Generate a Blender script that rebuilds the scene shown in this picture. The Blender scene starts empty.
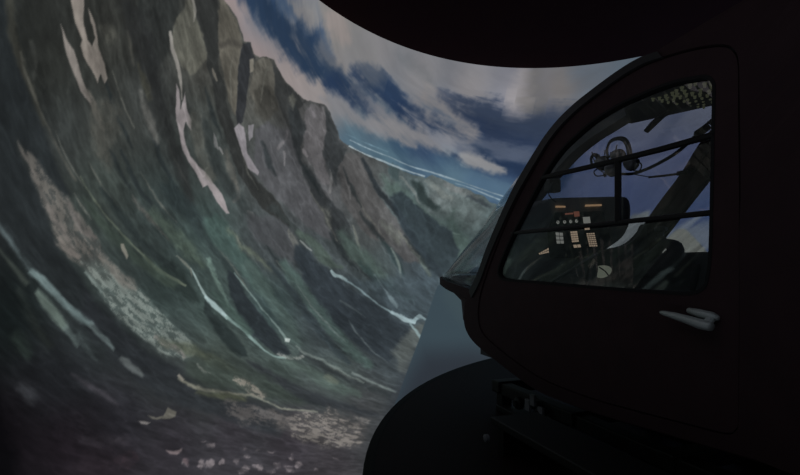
import bpy, bmesh, math, random
import numpy as np
from mathutils import Vector, Matrix
random.seed(7)
COL = bpy.context.scene.collection
PI = math.pi
# ------------------------------------------------------------------ helpers
def new_mat(name, base, rough=0.6, metal=0.0, noise=0.0, scale=20.0, emit=None, power=1.0, spec=0.5, bump=0.0):
    m = bpy.data.materials.new(name); m.use_nodes = True
    nt = m.node_tree; b = nt.nodes['Principled BSDF']
    b.inputs['Base Color'].default_value = (*base, 1); b.inputs['Roughness'].default_value = rough
    b.inputs['Metallic'].default_value = metal; b.inputs['Specular IOR Level'].default_value = spec
    if noise or bump:
        tc = nt.nodes.new('ShaderNodeTexCoord'); n = nt.nodes.new('ShaderNodeTexNoise')
        n.inputs['Scale'].default_value = scale; n.inputs['Detail'].default_value = 5
        nt.links.new(tc.outputs['Object'], n.inputs['Vector'])
        if noise:
            mx = nt.nodes.new('ShaderNodeMix'); mx.data_type = 'RGBA'
            mx.inputs[6].default_value = (*[c*(1-noise) for c in base], 1)
            mx.inputs[7].default_value = (*[min(1, c*(1+noise)) for c in base], 1)
            nt.links.new(n.outputs['Fac'], mx.inputs[0]); nt.links.new(mx.outputs[2], b.inputs['Base Color'])
        if bump:
            bp = nt.nodes.new('ShaderNodeBump'); bp.inputs['Strength'].default_value = bump; bp.inputs['Distance'].default_value = .01
            nt.links.new(n.outputs['Fac'], bp.inputs['Height']); nt.links.new(bp.outputs['Normal'], b.inputs['Normal'])
    if emit:
        b.inputs['Emission Color'].default_value = (*emit, 1); b.inputs['Emission Strength'].default_value = power
    return m
def glass_mat(name, tint, base_reflect, rough=0.01):
    m = bpy.data.materials.new(name); m.use_nodes = True; nt = m.node_tree; nt.nodes.clear()
    out = nt.nodes.new('ShaderNodeOutputMaterial'); mix = nt.nodes.new('ShaderNodeMixShader')
    tr = nt.nodes.new('ShaderNodeBsdfTransparent'); tr.inputs[0].default_value = (*tint, 1)
    gl = nt.nodes.new('ShaderNodeBsdfGlossy'); gl.inputs['Roughness'].default_value = rough
    lw = nt.nodes.new('ShaderNodeLayerWeight'); lw.inputs[0].default_value = .5
    pw = nt.nodes.new('ShaderNodeMath'); pw.operation = 'POWER'; pw.inputs[1].default_value = 5
    ma = nt.nodes.new('ShaderNodeMath'); ma.operation = 'MULTIPLY_ADD'; ma.inputs[1].default_value = .8; ma.inputs[2].default_value = base_reflect
    L = nt.links.new
    L(lw.outputs['Facing'], pw.inputs[0]); L(pw.outputs[0], ma.inputs[0]); L(ma.outputs[0], mix.inputs[0])
    L(tr.outputs[0], mix.inputs[1]); L(gl.outputs[0], mix.inputs[2]); L(mix.outputs[0], out.inputs[0])
    return m
M = {
 'paint': new_mat('maroon_black_paint', (.042, .021, .024), .7, noise=.25, scale=6, spec=.25),
 'door': new_mat('door_paint', (.046, .023, .026), .7, noise=.25, scale=8, spec=.25),
 'frame': new_mat('window_frame_grey', (.035, .034, .036), .55, noise=.2, scale=30),
 'trim': new_mat('rubber_seal', (.006, .006, .007), .8),
 'lining': new_mat('cabin_lining', (.12, .13, .14), .85, noise=.3, scale=12),
 'bar': new_mat('black_bar', (.008, .007, .008), .5),
 'plastic': new_mat('dark_plastic', (.10, .105, .11), .55, noise=.25, scale=40),
 'cowl': new_mat('panel_cowl_grey', (.26, .27, .28), .85, noise=.2, scale=25),
 'post': new_mat('post_grey', (.22, .235, .25), .7, noise=.2, scale=20),
 'seat': new_mat('seat_fabric', (.05, .052, .055), .95, noise=.3, scale=60, bump=.3),
 'metal': new_mat('brushed_steel', (.45, .46, .48), .35, 1.0),
 'handle': new_mat('handle_metal', (.60, .66, .64), .5, .4, noise=.1, scale=30),
 'deck': new_mat('deck_black', (.014, .009, .010), .6, noise=.3, scale=3, spec=.06),
 'rim': new_mat('rim_black', (.004, .004, .004), .6, spec=.08),
 'steel': new_mat('frame_steel_black', (.005, .005, .005), .55, noise=.2, scale=15),
 'cup': new_mat('ear_cup_grey', (.5, .5, .5), .35, .4),
 'bracket': new_mat('bracket_grey', (.20, .21, .23), .5, noise=.2, scale=20),
 'ceiling': new_mat('ceiling_maroon_black', (.042, .016, .019), .95, noise=.12, scale=4, spec=.1),
 'wall': new_mat('wall_black', (.02, .012, .014), .95, noise=.2, scale=3),
 'floor': new_mat('floor_black', (.012, .012, .014), .8, noise=.3, scale=2),
 'strip': new_mat('annunciator_light', (.1, .06, .03), .5, emit=(1, .62, .34), power=.26),
 'red': new_mat('red_lamp', (.1, .02, .02), .5, emit=(1, .36, .24), power=.12),
 'amber': new_mat('amber_lit_keys', (.1, .06, .03), .5, emit=(1, .76, .54), power=.30),
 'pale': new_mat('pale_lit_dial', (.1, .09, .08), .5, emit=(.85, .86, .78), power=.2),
 'key': new_mat('key_black', (.01, .01, .01), .5),
 'map': new_mat('pale_plate_glow', (.2, .2, .18), .5, emit=(.80, .86, .66), power=.12),  # added glow for the pale console plate, which is no light source
 'white': new_mat('pale_plate', (.55, .58, .52), .6, noise=.1, scale=30),
 'knob': new_mat('breaker_knob_pale_glow', (.6, .6, .42), .5, noise=.5, scale=60, emit=(.8, .85, .5), power=.035),  # faint emission added to lift the knobs; they are not lamps
 'window': glass_mat('door_glass', (.88, .89, .90), .075),
 'bubble': glass_mat('windshield_glass', (.86, .88, .90), .05),
}
def setp(o, label=None, cat=None, group=None, kind=None):
    if label: o['label'] = label
    if cat: o['category'] = cat
    if group: o['group'] = group
    if kind: o['kind'] = kind
    return o
CAMP = Vector((0, 0, 1.6)); YAW = math.radians(19.3)
RZ = Matrix.Rotation(YAW, 3, 'Z')
def hw(s, l, z): return CAMP + RZ @ Vector((l, s, z))          # aircraft axes (ahead, sideways, up) to the room
class Thing:
    """an Empty at the base of a thing, in aircraft axes"""
    def __init__(self, name, origin, label, cat, group=None):
        self.o = bpy.data.objects.new(name, None); COL.objects.link(self.o)
        self.org = origin; self.o.location = hw(*origin); self.o.rotation_euler = (0, 0, YAW)
        self.o.empty_display_size = .1
        setp(self.o, label, cat, group)
class MB:
    def __init__(self): self.v = []; self.f = []
    def add(self, vs, fs):
        k = len(self.v); self.v += [tuple(p) for p in vs]; self.f += [tuple(i+k for i in f) for f in fs]; return self
    def box(self, c, size, rot=None):
        R = rot or Matrix.Identity(3); c = Vector(c); vs = []
        for a in (-1, 1):
            for b in (-1, 1):
                for d in (-1, 1): vs.append(c + R @ Vector((a*size[0]/2, b*size[1]/2, d*size[2]/2)))
        return self.add(vs, [(0,1,3,2),(4,6,7,5),(0,4,5,1),(2,3,7,6),(0,2,6,4),(1,5,7,3)])
    def tube(self, pts, r, n=10, flat=None):
        pts = [Vector(p) for p in pts]; m = len(pts); rs = r if hasattr(r, '__len__') else [r]*m
        vs = []; up = Vector((0.13, 0.21, 1)).normalized()
        t0 = (pts[1]-pts[0]).normalized(); a = t0.cross(up).normalized()
        for i, p in enumerate(pts):
            t = (pts[min(i+1, m-1)]-pts[max(i-1, 0)]).normalized()
            a = (a - t*a.dot(t)).normalized(); b = t.cross(a)
            for k in range(n):
                w = 2*PI*k/n; vs.append(p + (a*math.cos(w) + b*math.sin(w)*(flat or 1))*rs[i])
        fs = [(i*n+k, i*n+(k+1) % n, (i+1)*n+(k+1) % n, (i+1)*n+k) for i in range(m-1) for k in range(n)]
        fs += [tuple(range(n))[::-1], tuple(range((m-1)*n, m*n))]
        return self.add(vs, fs)
    def lathe(self, c, axis, prof, n=24):
        c = Vector(c); axis = Vector(axis).normalized(); q = axis.to_track_quat('Z', 'Y').to_matrix(); vs = []
        for (r, h) in prof:
            for k in range(n): w = 2*PI*k/n; vs.append(c + q @ Vector((r*math.cos(w), r*math.sin(w), h)))
        m = len(prof)
        fs = [(i*n+k, i*n+(k+1) % n, (i+1)*n+(k+1) % n, (i+1)*n+k) for i in range(m-1) for k in range(n)]
        fs += [tuple(range(n))[::-1], tuple(range((m-1)*n, m*n))]
        return self.add(vs, fs)
    def prism(self, outline, d):
        n = len(outline); A = [Vector(p) for p in outline]; D = Vector(d); B = [p + D for p in A]
        return self.add(A+B, [tuple(range(n))[::-1], tuple(range(n, 2*n))] + [(i, (i+1) % n, n+(i+1) % n, n+i) for i in range(n)])
    def grid(self, rows, close=False):
        m = len(rows); n = len(rows[0]); vs = [p for r in rows for p in r]
        return self.add(vs, [(i*n+k, i*n+(k+1) % n, (i+1)*n+(k+1) % n, (i+1)*n+k) for i in range(m-1) for k in range(n if close else n-1)])
    def build(self, name, mat, parent=None, thing=None, solid=0, bevel=0, smooth=False, world=False, offset=0, sub=0):
        """verts are given as (ahead, sideways, up) aircraft coordinates"""
        me = bpy.data.meshes.new(name)
        org = Vector((0, 0, 0)) if world else Vector(thing.org)
        vs = [Vector(p) - org for p in self.v]
        if not world: vs = [Vector((p[1], p[0], p[2])) for p in vs]
        me.from_pydata(vs, [], self.f); me.validate(); me.update()
        bm = bmesh.new(); bm.from_mesh(me); bmesh.ops.recalc_face_normals(bm, faces=bm.faces[:])
        bm.to_mesh(me); bm.free()
        o = bpy.data.objects.new(name, me); COL.objects.link(o); me.materials.append(M[mat] if isinstance(mat, str) else mat)
        if smooth:
            for p in me.polygons: p.use_smooth = True
        if solid:
            md = o.modifiers.new('solid', 'SOLIDIFY'); md.thickness = solid; md.offset = offset
        if sub:
            md = o.modifiers.new('sub', 'SUBSURF'); md.levels = sub; md.render_levels = sub
        if bevel:
            md = o.modifiers.new('bevel', 'BEVEL'); md.width = bevel; md.segments = 2; md.limit_method = 'ANGLE'; md.angle_limit = .6
        if parent is not None: o.parent = parent
        return o
def lside(s, z): return 1.8 + .45*max(0, z-.45)**2 + .12*max(0, -.35-z)**2 + .10*max(0, s-3.3)**2
def on_side(p, push=0): return (p[0], lside(p[0], p[2]) - push, p[2])
def smooth_loop(P, k=4, closed=True):
    n = len(P); P = [Vector(p) for p in P]; Q = []
    for i in range(n if closed else n-1):
        g = (lambda j: P[j % n]) if closed else (lambda j: P[max(0, min(n-1, j))])
        p0, p1, p2, p3 = g(i-1), g(i), g(i+1), g(i+2)
        for j in range(k):
            t = j/k; Q.append(.5*((2*p1)+(p2-p0)*t+(2*p0-5*p1+4*p2-p3)*t*t+(3*p1-p0-3*p2+p3)*t**3))
    if not closed: Q.append(P[-1])
    return Q
def dens(P, step=.08, closed=True):
    n = len(P); Q = []
    for i in range(n if closed else n-1):
        a = Vector(P[i]); b = Vector(P[(i+1) % n]); m = max(1, int((b-a).length/step))
        Q += [a.lerp(b, j/m) for j in range(m)]
    if not closed: Q.append(Vector(P[-1]))
    return Q
def skin_with_holes(outer, holes, mirror=False, push=0):
    """a panel lying on the curved aircraft side, with openings"""
    bm = bmesh.new(); edges = []
    for loop in [outer] + holes:
        vs = [bm.verts.new((p[0], p[2], 0)) for p in loop]
        for i in range(len(vs)): edges.append(bm.edges.new((vs[i], vs[(i+1) % len(vs)])))
    bmesh.ops.triangle_fill(bm, use_beauty=True, use_dissolve=False, edges=edges)
    bm.verts.ensure_lookup_table(); bm.verts.index_update(); mb = MB(); vs = []
    for v in bm.verts:
        s, z = v.co.x, v.co.y; l = lside(s, z) - push
        vs.append((s, 4.8-l if mirror else l, z))
    mb.add(vs, [tuple(v.index for v in f.verts) for f in bm.faces]); bm.free()
    return mb
def mir(P): return [(p[0], 4.8-p[1], p[2]) for p in P]

# ------------------------------------------------------------------ the projected picture (dome degrees: azimuth, elevation)
SKY_TONES=[(-63.4,25.7,150,136,134),(-59.0,22.0,150,136,134),(-52.9,21.1,150,140,138),(-48.1,20.5,150,142,140),(-44.1,20.2,128,130,134),(-58.7,27.5,88,102,118),(-49.5,28.0,128,126,124),(-42.2,26.5,130,128,130),(-33.4,25.8,134,132,134),(-24.7,25.7,134,131,133),(-15.9,25.2,146,143,148),(-9.5,27.0,116,112,110),(-5.0,29.2,96,100,106),(1.4,29.9,84,98,108),(-42.6,17.4,68,94,112),(-34.3,16.7,48,72,98),(-27.4,15.3,46,68,98),(-20.5,13.7,52,74,104),(-35.6,15.2,80,106,118),(-25.4,13.4,78,102,118),(-17.0,12.4,60,82,110),(-31.3,18.3,56,74,102),(-17.8,18.1,36,50,80),(-11.0,17.0,42,56,84),(-11.6,21.3,44,54,76),(-1.5,18.6,84,92,120),(6.1,18.6,92,97,122),(12.8,24.0,112,116,132),(5.5,24.3,108,112,128),(-0.9,12.7,78,88,118),(5.2,11.9,78,89,122),(13.4,16.9,84,91,122),(13.8,8.8,70,86,122),(21.3,17.9,80,88,110),(19.2,37.8,70,80,100)]
LAND_TONES=[(-81.5,14.2,28,31,31),(-79.7,5.8,35,39,41),(-79.2,-1.9,24,31,31),(-79.6,-9.3,18,14,18),(-79.1,15.1,50,52,48),(-78.7,18.7,44,46,44),(-76.4,11.1,54,58,57),(-75.6,-10.6,34,28,34),(-75.2,-6.6,38,41,45),(-74.1,18.5,56,57,53),(-72.4,12.8,62,65,62),(-72.2,7.4,60,68,64),(-71.6,1.2,54,63,61),(-71.6,-3.5,50,57,58),(-70.3,-10.7,44,44,50),(-72.6,-13.4,46,38,44),(-71.1,21.3,52,54,52),(-69.0,15.4,60,63,62),(-66.2,7.3,56,66,65),(-65.6,-1.5,52,64,62),(-65.8,-7.6,60,66,66),(-65.6,-13.6,52,49,55),(-64.8,20.1,66,66,62),(-62.5,12.4,64,70,68),(-61.3,4.9,58,72,70),(-59.9,-1.9,62,76,73),(-59.0,-8.8,66,76,70),(-58.7,-14.6,58,55,61),(-56.7,19.6,72,72,68),(-53.3,11.8,72,75,75),(-52.3,4.2,66,72,74),(-52.2,-3.4,60,76,76),(-51.3,-10.0,68,80,76),(-51.3,-17.4,60,56,62),(-48.7,17.0,74,74,74),(-45.7,9.2,78,78,80),(-45.1,3.3,68,76,78),(-43.6,-4.0,56,64,70),(-42.9,-12.4,66,76,74),(-46.3,-20.7,58,55,59),(-39.9,12.2,72,74,74),(-37.6,6.0,74,78,78),(-35.8,0.8,66,76,76),(-35.9,-4.4,58,68,74),(-34.8,-9.7,62,70,74),(-40.6,-16.3,66,68,70),(-31.6,10.2,82,96,98),(-26.7,10.5,96,104,104),(-21.7,9.3,90,100,100),(-24.7,5.7,70,88,84),(-31.1,3.5,56,64,70),(-27.9,-2.1,64,76,84),(-23.0,2.1,70,84,90),(-16.6,8.0,78,92,94),(2.4,6.7,110,116,116),(12.4,3.6,100,104,102),(-0.7,-3.9,60,72,80)]
MARKS={"sky":29,"far0":30,"m0":42,"main":43,"mt":240,"v":250,"p":253}
FLOW_ACROSS=[0.0,7.8662,-5.5895,8.7284,0.8139,1.2424,15.3408,-9.9938,1.7368,9.8,-5.1044,-17.4757,11.0798,-11.028,-2.6755,-16.0705,27.0831,-12.6263,-5.3359,13.3366,2.0091]
FLOW_ALONG=[0.0,-18.0822,3.1097,3.8749,0.1581,-0.2587,35.6053,7.8373,16.0411,-5.2493,-2.1945,-1.0881,14.6388,3.4925,-12.0828,-0.3332,1.6442,-6.3748,-0.4634,-1.5905,-0.208]
SHAPES=[
((38,56,80),0.463,0.579,0.95,0.0,[(-62.1,27.17),(-61.68,27.02),(-61.09,26.81),(-60.4,26.54),(-59.68,26.25),(-58.92,25.92),(-58.05,25.56),(-57.16,25.19),(-56.3,24.83),(-55.52,24.48),(-54.75,24.13),(-53.95,23.78),(-53.08,23.46),(-52.12,23.17),(-51.11,22.91),(-50.21,22.71),(-49.58,22.58),(-49.01,23.37),(-49.55,23.64),(-50.34,23.98),(-51.2,24.35),(-51.94,24.72),(-52.57,25.11),(-53.2,25.52),(-53.88,25.96),(-54.61,26.4),(-55.4,26.85),(-56.24,27.31),(-57.07,27.74),(-57.85,28.1),(-58.59,28.42),(-59.3,28.72),(-59.89,28.96),(-60.31,29.13)]),
((52,74,104),0.597,0.597,0.8,0.0,[(-58.73,28.33),(-58.08,28.09),(-57.12,27.75),(-56.06,27.35),(-55.11,26.97),(-54.26,26.69),(-53.45,26.4),(-52.65,26.11),(-51.83,25.82),(-50.9,25.53),(-49.92,25.23),(-49.05,24.96),(-48.41,24.8),(-47.98,25.26),(-48.47,25.59),(-49.2,26.01),(-50.03,26.46),(-50.81,26.89),(-51.53,27.26),(-52.26,27.63),(-53.01,28.0),(-53.83,28.38),(-54.87,28.72),(-56.01,29.06),(-57.03,29.35),(-57.74,29.54)]),
((38,56,80),0.508,0.635,0.9,0.0,[(-55.2,26.04),(-54.73,25.74),(-54.03,25.32),(-53.24,24.85),(-52.48,24.42),(-51.84,24.08),(-51.2,23.81),(-50.53,23.58),(-49.75,23.31),(-48.79,22.97),(-47.67,22.55),(-46.47,22.16),(-45.26,21.9),(-44.08,21.76),(-42.96,21.73),(-42.03,21.75),(-41.38,21.8),(-41.23,22.5),(-41.84,22.66),(-42.7,22.84),(-43.63,23.06),(-44.49,23.34),(-45.39,23.73),(-46.44,24.16),(-47.51,24.58),(-48.46,24.95),(-49.21,25.23),(-49.8,25.47),(-50.36,25.69),(-50.98,25.91),(-51.74,26.23),(-52.59,26.62),(-53.37,26.97),(-53.93,27.2)]),
((38,55,82),0.543,0.814,0.85,0.0,[(-47.77,22.48),(-47.16,22.16),(-46.26,21.73),(-45.24,21.25),(-44.25,20.82),(-43.26,20.66),(-42.38,20.6),(-41.62,20.56),(-40.93,20.5),(-40.2,20.34),(-39.42,20.12),(-38.72,19.92),(-38.21,19.79),(-37.87,20.21),(-38.27,20.49),(-38.86,20.86),(-39.58,21.26),(-40.35,21.61),(-41.13,21.88),(-41.89,22.09),(-42.6,22.29),(-43.27,22.53),(-44.21,22.74),(-45.3,23.04),(-46.31,23.31),(-47.04,23.47)]),
((36,54,82),0.573,0.716,0.92,0.0,[(-44.44,23.91),(-43.78,23.77),(-42.83,23.62),(-41.82,23.42),(-40.96,23.17),(-40.27,22.86),(-39.53,22.53),(-38.7,22.13),(-37.81,21.73),(-36.88,21.33),(-35.93,20.92),(-34.93,20.55),(-33.92,20.21),(-32.93,19.91),(-31.97,19.64),(-31.05,19.4),(-30.14,19.15),(-29.14,18.85),(-28.08,18.51),(-27.13,18.21),(-26.47,18.0),(-25.6,19.72),(-26.25,19.97),(-27.18,20.32),(-28.24,20.69),(-29.24,21.04),(-30.17,21.34),(-31.07,21.62),(-31.93,21.89),(-32.79,22.19),(-33.67,22.53),(-34.58,22.9),(-35.54,23.24),(-36.47,23.56),(-37.32,23.88),(-38.19,24.23),(-39.14,24.56),(-40.21,24.77),(-41.39,24.87),(-42.57,24.89),(-43.59,24.85),(-44.28,24.8)]),
((40,57,82),0.553,0.553,0.6,0.0,[(-42.04,24.04),(-41.63,23.98),(-41.07,23.92),(-40.48,23.83),(-39.96,23.7),(-39.27,23.59),(-38.41,23.39),(-37.59,23.17),(-37.0,23.03),(-36.43,23.9),(-36.95,24.15),(-37.74,24.48),(-38.62,24.81),(-39.49,25.07),(-40.34,25.05),(-41.1,24.96),(-41.69,24.84),(-42.08,24.73)]),
((36,52,78),0.759,0.607,0.95,0.0,[(-35.57,21.05),(-34.93,20.74),(-33.98,20.35),(-32.91,19.91),(-31.88,19.47),(-30.94,19.01),(-29.91,18.6),(-28.79,18.17),(-27.58,17.74),(-26.31,17.35),(-25.0,16.97),(-23.65,16.71),(-22.31,16.46),(-21.08,16.23),(-19.9,16.03),(-18.6,15.82),(-16.99,15.48),(-14.71,15.01),(-11.98,14.42),(-9.45,13.85),(-7.72,13.44),(-7.18,16.01),(-8.93,16.41),(-11.48,16.97),(-14.21,17.53),(-16.49,17.98),(-18.08,18.29),(-19.32,18.6),(-20.43,18.88),(-21.6,19.19),(-22.88,19.52),(-24.15,19.85),(-25.41,20.08),(-26.59,20.32),(-27.7,20.58),(-28.78,20.87),(-29.88,21.17),(-31.04,21.35),(-32.24,21.51),(-33.46,21.65),(-34.53,21.74),(-35.29,21.76)]),
((40,53,78),0.761,0.761,0.95,0.0,[(-29.44,23.47),(-28.76,23.16),(-27.76,22.76),(-26.63,22.32),(-25.58,21.87),(-24.62,21.45),(-23.65,21.0),(-22.67,20.55),(-21.77,20.12),(-21.07,19.75),(-20.31,19.33),(-19.14,18.86),(-17.53,18.46),(-15.22,18.19),(-12.44,17.95),(-9.84,17.72),(-8.08,17.53),(-8.1,21.84),(-9.89,21.94),(-12.49,22.06),(-15.19,22.19),(-17.21,22.32),(-18.26,22.39),(-18.87,22.47),(-19.57,22.64),(-20.55,22.88),(-21.63,23.06),(-22.69,23.24),(-23.77,23.43),(-24.86,23.6),(-26.03,23.79),(-27.27,23.98),(-28.37,24.13),(-29.16,24.19)]),
((52,62,80),0.764,0.764,0.7,0.0,[(-26.52,22.87),(-25.72,22.75),(-24.57,22.62),(-23.32,22.45),(-22.25,22.23),(-21.45,21.94),(-20.65,21.59),(-19.69,21.24),(-18.55,20.97),(-17.3,20.85),(-16.01,20.82),(-14.65,20.81),(-13.2,20.75),(-11.45,20.74),(-9.49,20.77),(-7.72,20.79),(-6.49,20.75),(-7.25,23.87),(-8.42,23.63),(-10.13,23.34),(-11.98,23.03),(-13.62,22.78),(-14.97,22.57),(-16.23,22.45),(-17.38,22.42),(-18.39,22.46),(-19.24,22.61),(-20.03,22.86),(-20.94,23.14),(-22.01,23.34),(-23.24,23.42),(-24.54,23.44),(-25.71,23.42),(-26.52,23.39)]),
((100,104,108),0.71,0.852,0.45,0.0,[(-38.72,27.87),(-38.26,27.7),(-37.6,27.5),(-36.87,27.27),(-36.21,27.02),(-35.48,26.9),(-34.7,26.74),(-33.97,26.55),(-33.36,26.37),(-32.84,26.16),(-32.35,25.89),(-31.91,25.61),(-31.56,25.42),(-30.91,25.81),(-31.09,26.09),(-31.39,26.48),(-31.84,26.93),(-32.41,27.36),(-33.12,27.72),(-33.9,28.05),(-34.72,28.34),(-35.51,28.59),(-36.4,28.63),(-37.27,28.64),(-38.02,28.6),(-38.54,28.54)]),
((112,112,112),0.928,0.53,0.45,0.0,[(-47.04,28.47),(-46.59,28.06),(-45.91,27.48),(-45.16,26.83),(-44.49,26.19),(-43.69,25.65),(-42.86,25.03),(-42.12,24.47),(-41.57,24.08),(-40.53,24.64),(-40.89,25.13),(-41.45,25.81),(-42.12,26.56),(-42.79,27.25),(-43.69,27.8),(-44.65,28.35),(-45.52,28.81),(-46.15,29.11)]),
((150,138,134),0.503,0.503,0.6,0.0,[(-50.4,29.21),(-50.19,29.03),(-49.89,28.78),(-49.54,28.49),(-49.21,28.21),(-48.74,27.98),(-48.24,27.71),(-47.78,27.46),(-47.43,27.3),(-46.6,27.83),(-46.81,28.08),(-47.13,28.43),(-47.51,28.8),(-47.87,29.14),(-48.34,29.37),(-48.83,29.58),(-49.25,29.76),(-49.56,29.86)]),
((138,132,128),0.467,0.584,0.75,0.0,[(-56.54,28.63),(-56.23,28.45),(-55.77,28.2),(-55.26,27.94),(-54.81,27.68),(-54.29,27.55),(-53.76,27.41),(-53.29,27.29),(-52.94,27.23),(-52.59,27.57),(-52.8,27.76),(-53.15,28.01),(-53.55,28.28),(-53.97,28.55),(-54.55,28.7),(-55.17,28.86),(-55.74,28.99),(-56.15,29.06)]),
((134,132,130),0.472,0.59,0.45,0.0,[(-55.46,29.69),(-55.19,29.52),(-54.77,29.27),(-54.3,29.0),(-53.86,28.74),(-53.37,28.57),(-52.86,28.4),(-52.4,28.25),(-52.07,28.16),(-51.81,28.42),(-52.07,28.58),(-52.46,28.79),(-52.9,29.02),(-53.32,29.25),(-53.82,29.43),(-54.36,29.64),(-54.84,29.82),(-55.19,29.94)]),
((128,124,122),0.509,0.764,0.5,0.0,[(-50.56,25.56),(-50.21,25.38),(-49.69,25.15),(-49.08,24.88),(-48.46,24.63),(-47.7,24.49),(-46.87,24.36),(-46.12,24.24),(-45.59,24.17),(-45.41,24.49),(-45.87,24.68),(-46.55,24.92),(-47.29,25.18),(-47.93,25.43),(-48.59,25.57),(-49.26,25.73),(-49.85,25.86),(-50.27,25.94)]),
((150,145,146),0.909,0.152,0.6,0.0,[(-17.03,30.08),(-17.0,29.46),(-16.95,28.56),(-16.91,27.56),(-16.89,26.65),(-16.81,25.81),(-16.75,24.94),(-16.7,24.18),(-16.66,23.65),(-14.95,23.51),(-14.91,24.04),(-14.87,24.81),(-14.83,25.68),(-14.82,26.54),(-14.92,27.48),(-15.04,28.49),(-15.17,29.41),(-15.28,30.03)]),
((100,98,96),0.91,0.152,0.6,0.0,[(-15.14,30.19),(-15.11,29.55),(-15.02,28.63),(-14.93,27.61),(-14.85,26.71),(-14.6,25.95),(-14.34,25.25),(-14.1,24.66),(-13.92,24.25),(-12.58,24.35),(-12.6,24.77),(-12.66,25.37),(-12.74,26.06),(-12.81,26.78),(-13.05,27.64),(-13.3,28.64),(-13.55,29.57),(-13.76,30.21)]),
((92,102,114),1.191,0.595,0.6,0.0,[(-7.45,29.9),(-7.42,29.55),(-7.04,28.93),(-5.81,28.19),(-4.12,27.87),(-2.25,28.31),(-0.05,28.93),(2.0,29.54),(3.38,29.97),(1.97,32.57),(0.47,32.33),(-1.7,31.92),(-3.9,31.52),(-5.39,31.34),(-5.63,31.08),(-5.57,30.83),(-5.9,30.78),(-6.42,30.82)]),
((132,132,136),0.42,0.56,0.95,0.0,[(-47.84,20.6),(-47.24,20.41),(-46.37,20.13),(-45.38,19.82),(-44.44,19.53),(-43.56,19.3),(-42.69,19.06),(-41.8,18.84),(-40.89,18.64),(-39.99,18.45),(-39.12,18.31),(-38.31,18.17),(-37.51,18.01),(-36.63,17.9),(-35.69,17.76),(-34.78,17.61),(-33.97,17.48),(-33.26,17.38),(-32.63,17.3),(-32.11,17.25),(-31.73,17.23),(-31.54,17.73),(-31.85,17.9),(-32.32,18.11),(-32.89,18.34),(-33.54,18.58),(-34.29,18.85),(-35.15,19.15),(-36.08,19.44),(-37.0,19.7),(-37.92,19.81),(-38.79,19.88),(-39.61,19.94),(-40.41,20.04),(-41.22,20.21),(-42.06,20.41),(-42.91,20.62),(-43.77,20.84),(-44.72,21.06),(-45.73,21.3),(-46.64,21.51),(-47.27,21.65)]),
((134,132,134),0.583,0.728,0.9,0.0,[(-40.0,20.41),(-39.5,20.15),(-38.77,19.84),(-37.91,19.48),(-37.05,19.12),(-36.12,18.86),(-35.12,18.58),(-34.1,18.28),(-33.15,18.01),(-32.25,17.87),(-31.41,17.75),(-30.58,17.65),(-29.74,17.58),(-28.82,17.57),(-27.9,17.6),(-27.1,17.66),(-26.54,17.73),(-26.52,18.26),(-27.07,18.4),(-27.85,18.54),(-28.71,18.7),(-29.49,18.88),(-30.19,19.09),(-30.89,19.32),(-31.63,19.57),(-32.43,19.85),(-33.37,20.07),(-34.38,20.31),(-35.4,20.56),(-36.36,20.77),(-37.34,20.86),(-38.31,20.94),(-39.16,20.99),(-39.76,20.98)]),
((122,122,128),0.415,0.83,0.6,0.0,[(-43.76,22.18),(-43.16,21.99),(-42.29,21.74),(-41.3,21.46),(-40.36,21.17),(-39.35,21.01),(-38.29,20.82),(-37.34,20.65),(-36.66,20.55),(-36.5,20.9),(-37.11,21.14),(-38.0,21.45),(-39.01,21.78),(-39.95,22.08),(-40.95,22.25),(-42.0,22.41),(-42.93,22.55),(-43.58,22.62)]),
((118,122,132),0.454,0.606,0.75,0.0,[(-29.85,18.76),(-29.22,18.61),(-28.31,18.39),(-27.3,18.15),(-26.37,17.91),(-25.55,17.65),(-24.74,17.39),(-23.97,17.13),(-23.28,16.87),(-22.62,16.73),(-22.0,16.58),(-21.47,16.46),(-21.09,16.38),(-20.76,17.16),(-21.1,17.33),(-21.59,17.55),(-22.19,17.79),(-22.84,18.04),(-23.59,18.2),(-24.4,18.36),(-25.27,18.53),(-26.14,18.68),(-27.1,18.86),(-28.13,19.04),(-29.06,19.18),(-29.71,19.27)]),
((140,140,142),0.308,0.461,0.95,0.0,[(-24.03,16.64),(-23.69,16.44),(-23.19,16.2),(-22.61,15.94),(-22.03,15.68),(-21.42,15.55),(-20.78,15.43),(-20.16,15.31),(-19.59,15.19),(-19.01,15.1),(-18.42,14.99),(-17.87,14.9),(-17.41,14.85),(-17.05,14.83),(-16.79,14.85),(-16.61,14.9),(-16.49,14.94),(-16.49,15.09),(-16.61,15.15),(-16.78,15.21),(-16.98,15.29),(-17.26,15.4),(-17.65,15.58),(-18.14,15.8),(-18.69,16.04),(-19.26,16.27),(-19.87,16.43),(-20.49,16.59),(-21.11,16.74),(-21.68,16.89),(-22.3,16.93),(-22.93,16.99),(-23.49,17.03),(-23.9,17.03)]),
((108,114,126),0.614,0.614,0.5,0.0,[(-24.44,19.08),(-23.7,18.95),(-22.63,18.77),(-21.48,18.57),(-20.51,18.37),(-19.86,18.21),(-19.33,18.03),(-18.72,17.83),(-17.88,17.62),(-16.62,17.47),(-15.09,17.28),(-13.66,17.11),(-12.68,17.0),(-12.61,17.43),(-13.58,17.67),(-14.99,17.98),(-16.48,18.3),(-17.69,18.59),(-18.46,18.74),(-19.03,18.89),(-19.61,19.04),(-20.35,19.18),(-21.38,19.29),(-22.56,19.39),(-23.65,19.46),(-24.4,19.49)]),
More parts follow.
